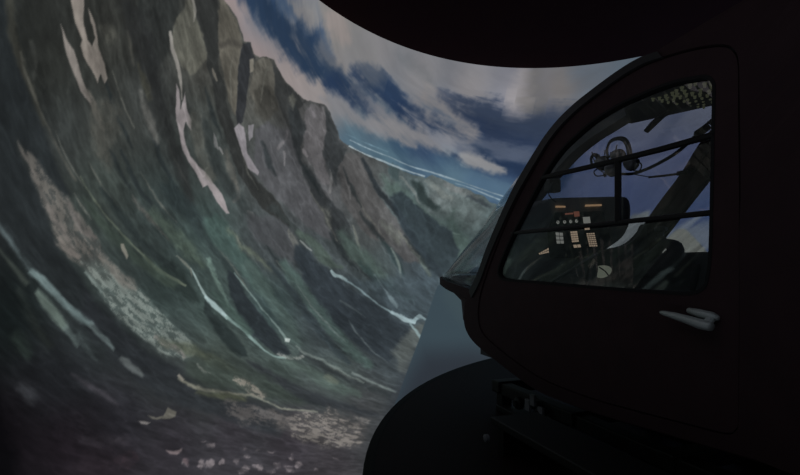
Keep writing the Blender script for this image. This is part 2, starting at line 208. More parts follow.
((134,130,130),0.743,0.743,0.8,0.0,[(-33.36,22.98),(-32.87,22.78),(-32.14,22.47),(-31.28,22.12),(-30.36,21.78),(-29.38,21.54),(-28.38,21.32),(-27.42,21.1),(-26.54,20.86),(-25.6,20.59),(-24.6,20.25),(-23.7,19.94),(-23.04,19.75),(-22.69,20.2),(-23.18,20.61),(-23.92,21.15),(-24.8,21.74),(-25.71,22.27),(-26.66,22.67),(-27.64,23.02),(-28.55,23.34),(-29.33,23.65),(-30.12,23.93),(-30.92,24.24),(-31.63,24.53),(-32.14,24.73)]),
((100,128,140),0.89,0.148,0.45,0.0,[(-43.67,17.93),(-42.96,17.56),(-41.92,17.05),(-40.69,16.49),(-39.43,15.99),(-38.17,15.63),(-36.88,15.32),(-35.58,15.03),(-34.3,14.75),(-33.06,14.53),(-31.84,14.32),(-30.58,14.11),(-29.2,13.85),(-27.61,13.57),(-25.88,13.23),(-24.09,12.86),(-22.32,12.48),(-20.44,12.06),(-18.47,11.59),(-16.71,11.16),(-15.49,10.87),(-15.07,12.26),(-16.28,12.62),(-18.03,13.11),(-20.0,13.64),(-21.87,14.11),(-23.63,14.55),(-25.41,14.97),(-27.15,15.36),(-28.75,15.7),(-30.17,15.94),(-31.45,16.14),(-32.65,16.33),(-33.87,16.52),(-35.18,16.67),(-36.48,16.8),(-37.73,16.96),(-38.9,17.16),(-40.14,17.44),(-41.43,17.81),(-42.58,18.15),(-43.4,18.35)]),
((106,110,128),2.012,0.862,0.5,0.0,[(5.32,20.31),(6.12,20.63),(7.2,21.13),(8.46,21.75),(9.85,22.4),(11.59,23.22),(13.63,24.17),(15.53,25.02),(16.85,25.54),(13.38,30.44),(12.24,29.62),(10.51,28.48),(8.63,27.23),(7.04,26.08),(5.79,25.09),(4.72,24.15),(3.87,23.34),(3.31,22.72)]),
((74,82,106),0.579,0.29,0.5,0.0,[(7.23,18.45),(7.54,18.92),(7.94,19.6),(8.41,20.38),(8.9,21.17),(9.4,22.09),(9.97,23.11),(10.49,24.04),(10.85,24.69),(10.33,25.03),(9.91,24.43),(9.32,23.54),(8.68,22.55),(8.11,21.66),(7.71,20.8),(7.34,19.95),(7.03,19.21),(6.83,18.68)]),
((120,128,138),0.862,0.575,0.85,0.0,[(7.68,4.4),(8.29,4.44),(9.12,4.54),(10.09,4.63),(11.13,4.66),(12.44,4.58),(14.01,4.46),(15.45,4.31),(16.44,4.18),(16.47,7.12),(15.48,7.04),(14.02,6.98),(12.41,6.9),(11.0,6.76),(9.83,6.57),(8.8,6.32),(7.97,6.07),(7.39,5.88)]),
("m",0.109,0.186,1.0,0.0,[(-43.95,16.63),(-42.24,16.03),(-40.26,15.68),(-38.07,15.19),(-35.84,14.54),(-33.81,14.08),(-31.78,13.73),(-29.58,13.37),(-28.32,13.8),(-26.26,13.33),(-24.01,12.62),(-22.65,12.41),(-21.25,11.77),(-19.9,11.54),(-18.48,10.58),(-16.79,10.05),(-13.43,8.96),(-6.91,7.25),(-0.61,5.16),(5.37,1.82),(7.54,2.42),(8.82,5.13),(10.5,6.77),(11.61,6.75),(12.99,5.54),(14.61,3.6),(16.43,1.52),(23.87,0.3),(30.58,-0.82),(36.61,-1.82),(36.22,-10.6),(35.67,-19.09),(34.94,-27.17),(34.0,-34.74),(32.83,-41.73),(31.38,-48.13),(23.63,-49.7),(14.87,-50.9),(5.22,-51.58),(-5.1,-51.58),(-15.69,-50.81),(-26.1,-49.25),(-35.91,-46.98),(-44.87,-44.13),(-52.86,-40.91),(-59.88,-37.51),(-57.04,-33.87),(-54.42,-29.57),(-52.11,-24.56),(-50.23,-18.84),(-48.86,-12.49),(-48.08,-5.62),(-47.96,1.54),(-48.54,8.73),(-49.82,15.69)]),
((74,92,86),0.751,0.601,0.7,0.0,[(-36.36,12.8),(-33.88,12.49),(-31.37,10.79),(-28.17,8.35),(-24.73,6.08),(-21.43,5.72),(-21.35,-2.21),(-27.83,-0.68),(-32.98,7.47)]),
((48,60,60),0.3,0.45,0.9,0.0,[(-31.82,12.92),(-30.28,12.5),(-28.77,10.95),(-26.65,9.67),(-26.93,9.1),(-28.59,9.3),(-30.37,10.58)]),
((54,66,66),0.455,0.455,0.35,0.0,[(-28.19,8.49),(-26.63,9.4),(-24.5,7.5),(-25.39,6.06),(-27.4,6.85)]),
((62,78,80),0.218,0.436,0.8,0.0,[(-35.25,14.86),(-34.17,14.31),(-33.6,12.78),(-34.6,12.96),(-35.57,13.91)]),
((110,116,112),0.302,0.453,0.6,0.4,[(-29.63,12.98),(-29.26,12.71),(-28.71,12.34),(-28.08,11.92),(-27.48,11.52),(-26.78,11.22),(-26.04,10.9),(-25.37,10.61),(-24.89,10.43),(-24.64,10.79),(-25.06,11.06),(-25.67,11.43),(-26.35,11.84),(-26.98,12.22),(-27.66,12.5),(-28.37,12.8),(-29.0,13.05),(-29.46,13.21)]),
((104,104,104),0.306,0.459,0.5,0.4,[(-26.11,12.72),(-25.64,12.5),(-24.97,12.21),(-24.21,11.89),(-23.5,11.57),(-22.72,11.39),(-21.89,11.18),(-21.14,10.99),(-20.61,10.89),(-20.42,11.28),(-20.88,11.55),(-21.56,11.9),(-22.32,12.27),(-23.06,12.62),(-23.86,12.78),(-24.7,12.94),(-25.44,13.06),(-25.97,13.12)]),
((116,120,116),0.148,0.296,0.5,0.0,[(-33.73,13.25),(-33.35,12.93),(-32.78,12.47),(-32.17,11.96),(-31.66,11.47),(-31.17,11.01),(-30.71,10.51),(-30.31,10.06),(-30.02,9.75),(-29.88,9.82),(-30.1,10.17),(-30.44,10.66),(-30.84,11.21),(-31.29,11.73),(-31.89,12.19),(-32.56,12.67),(-33.19,13.07),(-33.63,13.35)]),
((58,66,72),0.231,0.462,0.7,0.0,[(-22.55,11.14),(-22.2,11.02),(-21.69,10.86),(-21.14,10.68),(-20.64,10.47),(-20.09,10.26),(-19.48,9.98),(-18.93,9.71),(-18.54,9.53),(-18.28,9.89),(-18.63,10.13),(-19.15,10.47),(-19.75,10.82),(-20.33,11.12),(-20.95,11.26),(-21.58,11.35),(-22.12,11.4),(-22.49,11.42)]),
((60,76,72),0.459,0.459,0.5,0.0,[(-24.4,9.56),(-24.59,9.23),(-24.84,8.72),(-25.05,8.09),(-25.05,7.37),(-24.59,6.69),(-23.99,6.03),(-23.39,5.47),(-22.98,5.09),(-22.47,5.43),(-22.78,5.88),(-23.27,6.49),(-23.72,7.13),(-23.95,7.63),(-24.06,8.03),(-24.04,8.55),(-23.95,9.06),(-23.93,9.44)]),
((108,124,118),0.152,0.305,0.4,0.0,[(-26.47,6.96),(-26.19,6.78),(-25.77,6.53),(-25.3,6.26),(-24.84,6.02),(-24.35,5.89),(-23.85,5.77),(-23.41,5.67),(-23.1,5.62),(-23.05,5.75),(-23.33,5.88),(-23.75,6.04),(-24.21,6.22),(-24.64,6.41),(-25.11,6.57),(-25.61,6.78),(-26.07,6.96),(-26.39,7.08)]),
((112,116,114),0.45,0.3,0.9,0.0,[(-0.91,4.25),(1.21,4.85),(2.66,7.43),(4.39,9.08),(6.73,9.36),(7.55,3.63),(0.92,1.82)]),
((108,110,104),0.143,0.143,1,0.0,[(7.54,1.82),(8.83,4.98),(10.64,6.61),(11.61,6.6),(12.99,5.39),(14.74,3.3),(15.37,1.23)]),
("m",0.074,0.161,1.0,0.0,[(-67.76,29.47),(-65.9,26.88),(-64.58,25.66),(-63.46,25.57),(-62.08,24.98),(-61.15,24.19),(-60.38,23.4),(-59.46,23.51),(-58.69,22.68),(-57.81,22.6),(-56.95,22.96),(-55.92,22.91),(-54.86,22.07),(-53.36,21.2),(-51.47,20.47),(-49.83,20.06),(-47.41,20.18),(-46.31,19.65),(-45.13,18.23),(-44.0,16.86),(-42.7,15.97),(-41.57,15.88),(-40.39,15.54),(-39.21,14.43),(-38.3,12.87),(-36.66,11.6),(-34.0,9.69),(-32.03,7.78),(-30.9,5.51),(-28.86,3.48),(-26.53,1.26),(-21.4,-3.64),(-14.84,-17.96),(-16.6,-25.69),(-18.97,-32.65),(-21.92,-38.79),(-25.43,-44.09),(-29.45,-48.57),(-39.21,-46.02),(-48.01,-42.95),(-55.79,-39.56),(-62.56,-36.07),(-68.43,-32.62),(-73.48,-29.36),(-77.82,-26.35),(-81.54,-23.63),(-84.74,-21.21),(-87.5,-19.08),(-89.88,-17.22),(-91.93,-15.59),(-93.72,-14.16),(-95.28,-12.91),(-96.65,-11.82),(-96.45,-10.06),(-96.29,-8.24),(-96.19,-6.36),(-96.13,-4.44),(-96.13,-2.48),(-96.18,-0.5),(-96.3,1.49),(-96.47,3.47),(-96.7,5.43),(-96.98,7.35),(-97.31,9.22),(-97.68,11.04),(-98.1,12.78),(-98.55,14.46),(-99.03,16.05),(-99.54,17.56),(-100.06,18.99),(-100.6,20.34),(-99.45,20.83),(-98.14,21.38),(-96.61,22.0),(-94.83,22.69),(-92.74,23.47),(-90.25,24.33),(-87.27,25.28),(-83.69,26.32),(-79.35,27.41),(-74.09,28.5)]),
((46,49,48),0.268,0.268,0.7,0.0,[(-73.85,24.71),(-69.8,26.76),(-68.65,22.93),(-68.77,21.35),(-68.33,19.39),(-68.88,18.44),(-68.72,16.29),(-69.65,16.85),(-70.51,19.85),(-72.48,21.46)]),
((84,84,76),0.144,0.287,0.9,0.15,[(-68.77,25.58),(-68.17,25.86),(-66.61,23.24),(-64.9,21.92),(-64.05,20.76),(-64.57,19.49),(-65.46,18.58),(-66.57,19.03),(-67.62,19.64),(-68.36,20.66),(-68.58,22.27),(-68.15,23.65)]),
((50,52,51),0.132,0.275,0.95,0.0,[(-68.07,25.9),(-66.01,26.83),(-64.05,24.05),(-63.4,22.92),(-62.63,20.38),(-61.46,19.31),(-60.64,17.6),(-58.62,15.1),(-57.04,12.85),(-54.68,10.36),(-51.95,8.69),(-49.56,6.38),(-49.92,5.68),(-52.58,7.09),(-55.26,8.91),(-57.5,11.24),(-59.63,13.9),(-61.56,16.41),(-62.8,18.73),(-64.07,19.83),(-64.18,21.08),(-65.32,22.31),(-66.54,23.35)]),
((84,81,73),0.106,0.264,0.85,0.1,[(-64.8,25.57),(-65.37,27.11),(-64.36,25.75),(-63.19,25.3),(-62.0,24.83),(-60.78,23.36),(-60.2,22.98),(-60.19,21.62),(-59.41,18.71),(-58.43,16.35),(-59.63,16.87),(-60.87,18.32),(-61.52,19.48),(-62.67,20.84),(-64.05,24.05)]),
((62,60,56),0.211,0.316,0.6,0.3,[(-63.09,22.06),(-62.82,22.21),(-62.45,22.44),(-62.06,22.64),(-61.77,22.74),(-61.51,22.8),(-61.15,22.8),(-60.78,22.77),(-60.51,22.76),(-60.38,23.03),(-60.61,23.11),(-60.97,23.21),(-61.42,23.28),(-61.92,23.25),(-62.38,23.02),(-62.78,22.72),(-63.1,22.44),(-63.31,22.24)]),
((46,48,51),0.111,0.222,0.95,0.0,[(-60.43,23.19),(-59.46,23.51),(-58.81,22.64),(-58.29,22.4),(-58.8,21.55),(-58.42,20.17),(-58.17,18.63),(-57.95,16.05),(-58.47,15.54),(-59.14,16.99),(-59.47,18.89),(-60.1,20.67),(-60.14,21.83)]),
((112,108,98),0.112,0.112,0.8,0.0,[(-58.97,22.0),(-58.54,22.32),(-58.06,21.07),(-58.56,20.93)]),
((86,84,77),0.138,0.345,0.8,0.1,[(-58.15,22.05),(-57.5,22.54),(-56.64,22.9),(-55.55,21.98),(-55.07,20.66),(-54.28,19.17),(-55.92,19.81),(-55.98,18.24),(-57.42,18.41),(-57.98,19.28),(-58.17,20.64)]),
((54,56,56),0.147,0.306,0.85,0.0,[(-55.97,22.69),(-54.82,21.97),(-53.46,21.07),(-51.44,20.37),(-50.08,19.9),(-51.02,19.03),(-49.86,17.03),(-50.13,14.51),(-51.71,16.25),(-53.11,18.15),(-54.67,19.92)]),
((66,65,60),0.235,0.47,0.5,0.0,[(-57.28,19.26),(-55.86,20.45),(-54.54,19.95),(-53.38,18.09),(-54.76,16.94),(-56.56,17.39)]),
((76,77,80),0.253,0.379,0.85,0.0,[(-56.2,15.6),(-54.97,16.69),(-53.47,16.35),(-51.82,16.67),(-50.61,15.33),(-49.33,13.49),(-48.34,11.32),(-45.62,8.99),(-42.71,5.52),(-43.69,4.5),(-47.56,6.5),(-50.19,8.16),(-53.81,10.03),(-55.53,12.05)]),
((90,88,90),0.196,0.391,0.75,0.1,[(-49.91,18.82),(-49.1,19.66),(-47.62,19.85),(-46.53,18.8),(-45.95,16.56),(-46.37,15.08),(-45.36,13.08),(-44.29,11.28),(-45.67,11.38),(-47.76,13.02),(-49.33,14.86),(-49.57,17.09)]),
((54,58,60),0.201,0.402,0.75,0.0,[(-47.15,19.83),(-46.1,19.46),(-44.89,17.91),(-43.8,16.66),(-42.47,15.64),(-42.73,14.62),(-43.3,13.58),(-43.5,11.12),(-45.06,13.12),(-46.37,15.08),(-46.12,17.23)]),
((50,54,56),0.2,0.401,0.75,0.0,[(-52.25,19.64),(-50.96,18.82),(-49.29,17.14),(-49.66,15.04),(-49.09,13.76),(-47.01,12.18),(-44.53,9.81),(-41.82,7.55),(-40.71,5.34),(-38.7,2.59),(-36.15,-0.79),(-37.41,-0.77),(-40.22,1.82),(-42.79,4.53),(-45.54,8.28),(-48.42,11.78),(-51.22,15.45),(-52.11,17.71)]),
((78,77,77),0.215,0.43,0.7,0.0,[(-42.65,15.0),(-40.83,15.36),(-39.25,13.79),(-37.98,11.88),(-35.4,9.21),(-32.57,6.41),(-29.83,3.47),(-29.46,1.82),(-32.04,1.82),(-35.0,4.2),(-38.87,5.66),(-40.93,7.85),(-42.82,10.69),(-43.41,13.32)]),
((44,50,54),0.176,0.294,0.85,0.0,[(-40.23,14.87),(-39.98,14.59),(-39.61,14.18),(-39.19,13.71),(-38.78,13.23),(-38.41,12.73),(-38.03,12.19),(-37.59,11.61),(-37.05,11.01),(-36.37,10.42),(-35.59,9.83),(-34.8,9.22),(-34.05,8.56),(-33.35,7.8),(-32.67,6.96),(-31.96,6.07),(-31.19,5.18),(-30.33,4.28),(-29.42,3.36),(-28.53,2.47),(-27.76,1.66),(-27.09,0.9),(-26.47,0.19),(-25.96,-0.41),(-25.6,-0.84),(-25.2,-0.6),(-25.53,-0.16),(-26.02,0.47),(-26.61,1.2),(-27.27,1.98),(-28.03,2.82),(-28.89,3.73),(-29.77,4.66),(-30.59,5.56),(-31.31,6.44),(-32.0,7.32),(-32.7,8.18),(-33.44,8.98),(-34.24,9.69),(-35.06,10.31),(-35.83,10.87),(-36.49,11.4),(-37.01,11.94),(-37.46,12.47),(-37.87,13.0),(-38.3,13.49),(-38.78,13.96),(-39.26,14.4),(-39.68,14.78),(-39.99,15.03)]),
((48,58,64),0.3,0.45,0.8,0.0,[(-33.06,11.22),(-31.29,10.12),(-28.84,8.46),(-26.77,7.15),(-24.42,6.37),(-22.99,3.54),(-24.25,-0.17),(-26.85,0.42),(-29.48,2.65),(-31.52,5.08),(-33.35,7.99),(-34.91,10.56)]),
((96,96,88),0.245,0.245,0.5,0.0,[(-52.79,19.94),(-52.23,20.51),(-51.55,19.79),(-51.79,18.65)]),
((104,100,104),0.128,0.128,0.5,0.0,[(-49.37,19.36),(-49.2,19.15),(-48.94,18.83),(-48.69,18.53),(-48.53,18.35),(-48.32,18.53),(-48.45,18.72),(-48.6,18.93),(-48.71,19.07),(-48.82,19.03),(-48.75,18.88),(-48.64,18.65),(-48.56,18.46),(-48.33,18.52),(-48.48,18.65),(-48.77,18.92),(-49.06,19.22),(-49.27,19.42)]),
((112,108,110),0.128,0.128,0.8,0.0,[(-49.45,14.8),(-49.42,14.71),(-49.36,14.59),(-49.27,14.45),(-49.16,14.31),(-48.95,14.19),(-48.72,14.07),(-48.5,13.97),(-48.35,13.9),(-48.15,14.08),(-48.26,14.19),(-48.43,14.34),(-48.6,14.49),(-48.73,14.62),(-48.87,14.7),(-49.0,14.79),(-49.12,14.87),(-49.21,14.93)]),
((98,98,98),0.135,0.269,0.6,0.0,[(-44.84,13.14),(-44.76,12.88),(-44.63,12.52),(-44.5,12.12),(-44.44,11.75),(-44.38,11.38),(-44.37,10.96),(-44.38,10.58),(-44.37,10.32),(-44.22,10.31),(-44.15,10.57),(-44.07,10.95),(-44.0,11.38),(-43.99,11.8),(-44.14,12.2),(-44.34,12.6),(-44.54,12.94),(-44.69,13.18)]),
((98,98,98),0.138,0.277,0.6,0.0,[(-42.32,11.95),(-42.19,11.67),(-41.98,11.28),(-41.78,10.86),(-41.63,10.5),(-41.48,10.23),(-41.37,9.96),(-41.28,9.74),(-41.2,9.58),(-41.05,9.6),(-41.05,9.77),(-41.07,10.01),(-41.11,10.31),(-41.2,10.63),(-41.43,10.99),(-41.71,11.39),(-41.98,11.76),(-42.18,12.0)]),
((86,88,82),0.404,0.539,0.6,0.3,[(-45.63,8.12),(-45.43,7.96),(-45.14,7.78),(-44.89,7.57),(-44.75,7.37),(-44.48,7.1),(-44.19,6.67),(-43.93,6.23),(-43.72,5.93),(-43.29,6.03),(-43.32,6.38),(-43.41,6.88),(-43.55,7.42),(-43.78,7.93),(-44.27,8.21),(-44.76,8.36),(-45.17,8.42),(-45.44,8.45)]),
((96,100,94),0.14,0.281,0.7,0.0,[(-40.56,6.46),(-40.41,6.11),(-40.19,5.59),(-39.95,5.04),(-39.76,4.56),(-39.56,4.18),(-39.38,3.83),(-39.23,3.54),(-39.12,3.33),(-38.97,3.37),(-39.03,3.59),(-39.12,3.9),(-39.25,4.27),(-39.39,4.67),(-39.64,5.13),(-39.94,5.67),(-40.21,6.17),(-40.42,6.51)]),
((90,94,88),0.438,0.584,0.5,0.2,[(-36.3,6.92),(-35.91,6.53),(-35.31,6.0),(-34.7,5.43),(-34.25,4.94),(-33.84,4.64),(-33.49,4.34),(-33.2,4.06),(-32.96,3.88),(-32.54,4.07),(-32.61,4.34),(-32.74,4.71),(-32.97,5.16),(-33.31,5.65),(-33.97,6.08),(-34.74,6.54),(-35.47,6.95),(-35.99,7.21)]),
((48,62,64),0.292,0.292,0.7,0.0,[(-36.44,5.13),(-36.11,4.79),(-35.63,4.31),(-35.1,3.77),(-34.64,3.22),(-34.19,2.65),(-33.73,2.01),(-33.33,1.39),(-33.03,0.88),(-32.81,0.54),(-32.68,0.28),(-32.59,0.07),(-32.5,-0.08),(-32.18,-0.05),(-32.15,0.12),(-32.13,0.36),(-32.16,0.71),(-32.3,1.15),(-32.62,1.69),(-33.04,2.33),(-33.52,3.0),(-34.01,3.61),(-34.6,4.14),(-35.23,4.63),(-35.8,5.04),(-36.21,5.31)]),
((98,108,104),0.146,0.146,0.7,0.0,[(-34.25,3.65),(-34.04,3.31),(-33.74,2.83),(-33.43,2.29),(-33.19,1.77),(-32.98,1.22),(-32.81,0.61),(-32.68,0.05),(-32.58,-0.34),(-32.42,-0.33),(-32.46,0.07),(-32.54,0.64),(-32.65,1.28),(-32.81,1.87),(-33.12,2.41),(-33.5,2.94),(-33.85,3.4),(-34.11,3.72)]),
((88,98,92),0.299,0.299,0.6,0.0,[(-30.92,3.37),(-30.64,3.06),(-30.23,2.62),(-29.78,2.13),(-29.4,1.66),(-28.99,1.21),(-28.59,0.71),(-28.23,0.26),(-27.97,-0.06),(-27.69,0.08),(-27.88,0.43),(-28.17,0.92),(-28.52,1.47),(-28.88,1.98),(-29.35,2.43),(-29.87,2.89),(-30.34,3.28),(-30.68,3.55)]),
((70,86,80),0.565,0.424,0.6,0.0,[(-42.59,5.62),(-42.41,5.12),(-42.08,4.4),(-41.64,3.58),(-41.08,2.76),(-40.3,2.11),(-39.46,1.5),(-38.61,0.93),(-37.81,0.36),(-36.85,-0.17),(-35.84,-0.73),(-34.92,-1.22),(-34.26,-1.54),(-33.63,-0.94),(-34.1,-0.43),(-34.81,0.26),(-35.63,1.01),(-36.4,1.73),(-37.24,2.3),(-38.08,2.86),(-38.84,3.4),(-39.48,3.91),(-40.17,4.42),(-40.85,5.02),(-41.47,5.57),(-41.95,5.94)]),
((50,66,66),0.432,0.432,0.6,0.0,[(-39.17,1.7),(-38.93,1.33),(-38.56,0.81),(-38.08,0.22),(-37.51,-0.37),(-36.78,-0.88),(-35.97,-1.39),(-35.12,-1.89),(-34.29,-2.35),(-33.37,-2.73),(-32.4,-3.09),(-31.55,-3.39),(-30.95,-3.58),(-30.66,-3.1),(-31.19,-2.8),(-31.97,-2.39),(-32.83,-1.92),(-33.63,-1.45),(-34.42,-1.02),(-35.24,-0.55),(-36.02,-0.07),(-36.68,0.38),(-37.31,0.8),(-37.91,1.25),(-38.42,1.66),(-38.81,1.94)]),
((40,47,49),0.135,0.211,0.5,0.0,[(-74.87,16.65),(-74.59,16.34),(-74.17,15.89),(-73.71,15.37),(-73.29,14.87),(-72.93,14.39),(-72.6,13.9),(-72.22,13.42),(-71.8,12.93),(-71.3,12.4),(-70.74,11.83),(-70.22,11.32),(-69.86,10.96),(-69.7,11.06),(-70.02,11.45),(-70.5,11.99),(-71.02,12.58),(-71.48,13.13),(-71.86,13.63),(-72.2,14.13),(-72.59,14.6),(-73.0,15.06),(-73.47,15.54),(-73.98,16.03),(-74.44,16.45),(-74.76,16.73)]),
((40,47,49),0.155,0.242,0.5,0.0,[(-68.42,12.96),(-68.18,12.54),(-67.84,11.93),(-67.43,11.25),(-66.99,10.59),(-66.4,9.97),(-65.72,9.31),(-65.1,8.72),(-64.66,8.3),(-64.48,8.41),(-64.86,8.87),(-65.42,9.51),(-66.02,10.2),(-66.54,10.84),(-67.05,11.44),(-67.54,12.08),(-67.97,12.64),(-68.28,13.02)]),
((40,47,49),0.17,0.265,0.5,0.0,[(-63.62,17.92),(-63.39,17.58),(-63.04,17.1),(-62.64,16.54),(-62.24,15.98),(-61.71,15.41),(-61.13,14.76),(-60.6,14.17),(-60.22,13.76),(-60.01,13.86),(-60.31,14.32),(-60.76,14.96),(-61.27,15.64),(-61.72,16.26),(-62.22,16.77),(-62.71,17.28),(-63.15,17.71),(-63.47,18.01)]),
((40,47,49),0.209,0.327,0.5,0.0,[(-49.41,13.44),(-49.07,13.04),(-48.55,12.47),(-47.97,11.84),(-47.47,11.27),(-46.92,10.8),(-46.37,10.34),(-45.89,9.93),(-45.54,9.66),(-45.31,9.8),(-45.57,10.14),(-45.96,10.6),(-46.43,11.12),(-46.89,11.64),(-47.5,12.15),(-48.18,12.71),(-48.8,13.22),(-49.25,13.55)]),
((40,47,49),0.222,0.347,0.5,0.0,[(-42.75,13.37),(-42.51,12.88),(-42.15,12.18),(-41.73,11.41),(-41.32,10.7),(-40.77,10.09),(-40.18,9.5),(-39.66,8.99),(-39.28,8.64),(-39.02,8.79),(-39.31,9.19),(-39.74,9.76),(-40.22,10.39),(-40.65,11.01),(-41.17,11.64),(-41.7,12.36),(-42.19,13.01),(-42.55,13.45)]),
((40,47,49),0.193,0.302,0.5,0.0,[(-55.12,14.73),(-54.95,14.36),(-54.68,13.83),(-54.37,13.24),(-54.07,12.7),(-53.64,12.26),(-53.18,11.84),(-52.77,11.48),(-52.47,11.23),(-52.25,11.36),(-52.46,11.66),(-52.79,12.07),(-53.16,12.53),(-53.48,12.98),(-53.88,13.45),(-54.29,13.99),(-54.66,14.48),(-54.94,14.81)]),
((40,47,49),0.146,0.228,0.5,0.0,[(-70.99,10.75),(-70.71,10.34),(-70.29,9.75),(-69.81,9.1),(-69.32,8.49),(-68.72,7.99),(-68.07,7.5),(-67.48,7.08),(-67.06,6.78),(-66.91,6.91),(-67.28,7.25),(-67.82,7.72),(-68.41,8.24),(-68.93,8.76),(-69.47,9.3),(-70.02,9.91),(-70.52,10.45),(-70.87,10.82)]),
((40,47,49),0.139,0.218,0.5,0.0,[(-72.62,11.2),(-72.4,10.89),(-72.06,10.46),(-71.67,9.97),(-71.28,9.5),(-70.81,9.06),(-70.3,8.59),(-69.83,8.17),(-69.49,7.87),(-69.34,7.98),(-69.62,8.31),(-70.03,8.78),(-70.49,9.28),(-70.9,9.76),(-71.35,10.18),(-71.81,10.63),(-72.22,11.01),(-72.51,11.27)]),
((40,47,49),0.229,0.357,0.5,0.0,[(-39.49,8.13),(-39.17,7.74),(-38.69,7.18),(-38.14,6.57),(-37.62,6.01),(-37.02,5.59),(-36.4,5.19),(-35.84,4.85),(-35.45,4.62),(-35.24,4.82),(-35.56,5.12),(-36.03,5.53),(-36.56,5.99),(-37.06,6.45),(-37.66,6.91),(-38.3,7.44),(-38.89,7.93),(-39.32,8.25)]),
((40,47,49),0.201,0.314,0.5,0.0,[(-52.89,3.51),(-52.46,3.05),(-51.83,2.4),(-51.13,1.66),(-50.49,0.97),(-49.8,0.35),(-49.1,-0.29),(-48.48,-0.86),(-48.04,-1.26),(-47.81,-1.13),(-48.18,-0.68),(-48.72,-0.05),(-49.34,0.65),(-49.95,1.32),(-50.69,1.95),(-51.49,2.63),(-52.22,3.22),(-52.74,3.62)]),
((40,47,49),0.186,0.29,0.5,0.0,[(-58.7,4.38),(-58.3,3.93),(-57.71,3.3),(-57.05,2.57),(-56.43,1.87),(-55.73,1.21),(-54.99,0.49),(-54.33,-0.16),(-53.85,-0.61),(-53.64,-0.49),(-54.04,0.01),(-54.63,0.71),(-55.3,1.47),(-55.93,2.18),(-56.65,2.83),(-57.4,3.5),(-58.07,4.09),(-58.55,4.48)]),
((40,47,49),0.221,0.345,0.5,0.0,[(-43.86,5.43),(-43.5,4.92),(-42.96,4.19),(-42.35,3.38),(-41.79,2.64),(-41.13,2.01),(-40.44,1.38),(-39.83,0.84),(-39.4,0.47),(-39.16,0.63),(-39.51,1.06),(-40.03,1.66),(-40.62,2.33),(-41.18,3.0),(-41.84,3.67),(-42.55,4.41),(-43.2,5.08),(-43.67,5.53)]),
((40,47,49),0.239,0.373,0.5,0.0,[(-32.27,5.27),(-31.89,4.79),(-31.32,4.12),(-30.68,3.37),(-30.12,2.7),(-29.5,2.17),(-28.88,1.64),(-28.34,1.2),(-27.95,0.89),(-27.71,1.08),(-28.01,1.45),(-28.46,1.96),(-28.98,2.55),(-29.5,3.14),(-30.17,3.73),(-30.91,4.39),(-31.59,5.0),(-32.09,5.4)]),
((40,47,49),0.216,0.338,0.5,0.0,[(-45.34,-7.03),(-44.74,-7.48),(-43.85,-8.11),(-42.83,-8.82),(-41.8,-9.49),(-40.62,-10.07),(-39.32,-10.67),(-38.14,-11.2),(-37.3,-11.55),(-37.14,-11.35),(-37.92,-10.91),(-39.05,-10.31),(-40.29,-9.64),(-41.39,-9.0),(-42.47,-8.43),(-43.57,-7.81),(-44.53,-7.26),(-45.21,-6.9)]),
((40,47,49),0.203,0.317,0.5,0.0,[(-50.89,-12.54),(-50.14,-12.97),(-49.02,-13.59),(-47.74,-14.26),(-46.45,-14.85),(-45.04,-15.26),(-43.52,-15.62),(-42.13,-15.9),(-41.16,-16.08),(-41.09,-15.86),(-42.04,-15.6),(-43.39,-15.24),(-44.87,-14.82),(-46.19,-14.36),(-47.48,-13.88),(-48.81,-13.3),(-49.98,-12.76),(-50.8,-12.41)]),
((96,97,90),0.086,0.172,0.45,0.3,[(-73.25,16.46),(-72.99,16.13),(-72.61,15.64),(-72.18,15.08),(-71.76,14.56),(-71.29,14.07),(-70.79,13.55),(-70.33,13.09),(-70.01,12.76),(-69.94,12.8),(-70.24,13.15),(-70.67,13.63),(-71.14,14.16),(-71.58,14.67),(-72.03,15.17),(-72.49,15.71),(-72.9,16.18),(-73.19,16.5)]),
((96,97,90),0.1,0.2,0.45,0.3,[(-66.53,12.51),(-66.28,12.16),(-65.91,11.65),(-65.49,11.07),(-65.06,10.52),(-64.53,9.98),(-63.94,9.41),(-63.4,8.89),(-63.02,8.53),(-62.95,8.57),(-63.3,8.96),(-63.81,9.5),(-64.36,10.09),(-64.85,10.64),(-65.32,11.16),(-65.77,11.72),(-66.17,12.21),(-66.46,12.55)]),
((96,97,90),0.117,0.234,0.45,0.3,[(-57.45,13.29),(-57.26,12.94),(-57.0,12.45),(-56.68,11.89),(-56.34,11.36),(-55.9,10.85),(-55.39,10.31),(-54.92,9.83),(-54.59,9.49),(-54.5,9.54),(-54.8,9.9),(-55.23,10.41),(-55.69,10.96),(-56.09,11.48),(-56.47,11.99),(-56.82,12.52),(-57.13,13.0),(-57.35,13.32)]),
((96,97,90),0.134,0.268,0.45,0.3,[(-47.34,10.24),(-46.92,9.77),(-46.31,9.09),(-45.63,8.31),(-45.0,7.53),(-44.32,6.74),(-43.61,5.87),(-42.98,5.07),(-42.54,4.51),(-42.44,4.56),(-42.83,5.14),(-43.42,5.96),(-44.09,6.86),(-44.73,7.68),(-45.41,8.43),(-46.13,9.19),(-46.78,9.85),(-47.24,10.3)]),
((96,97,90),0.143,0.285,0.45,0.3,[(-40.31,10.13),(-39.89,9.65),(-39.28,8.96),(-38.58,8.18),(-37.9,7.42),(-37.15,6.69),(-36.33,5.9),(-35.59,5.19),(-35.07,4.7),(-34.98,4.76),(-35.45,5.29),(-36.14,6.02),(-36.92,6.84),(-37.63,7.6),(-38.35,8.32),(-39.09,9.07),(-39.75,9.74),(-40.22,10.19)]),
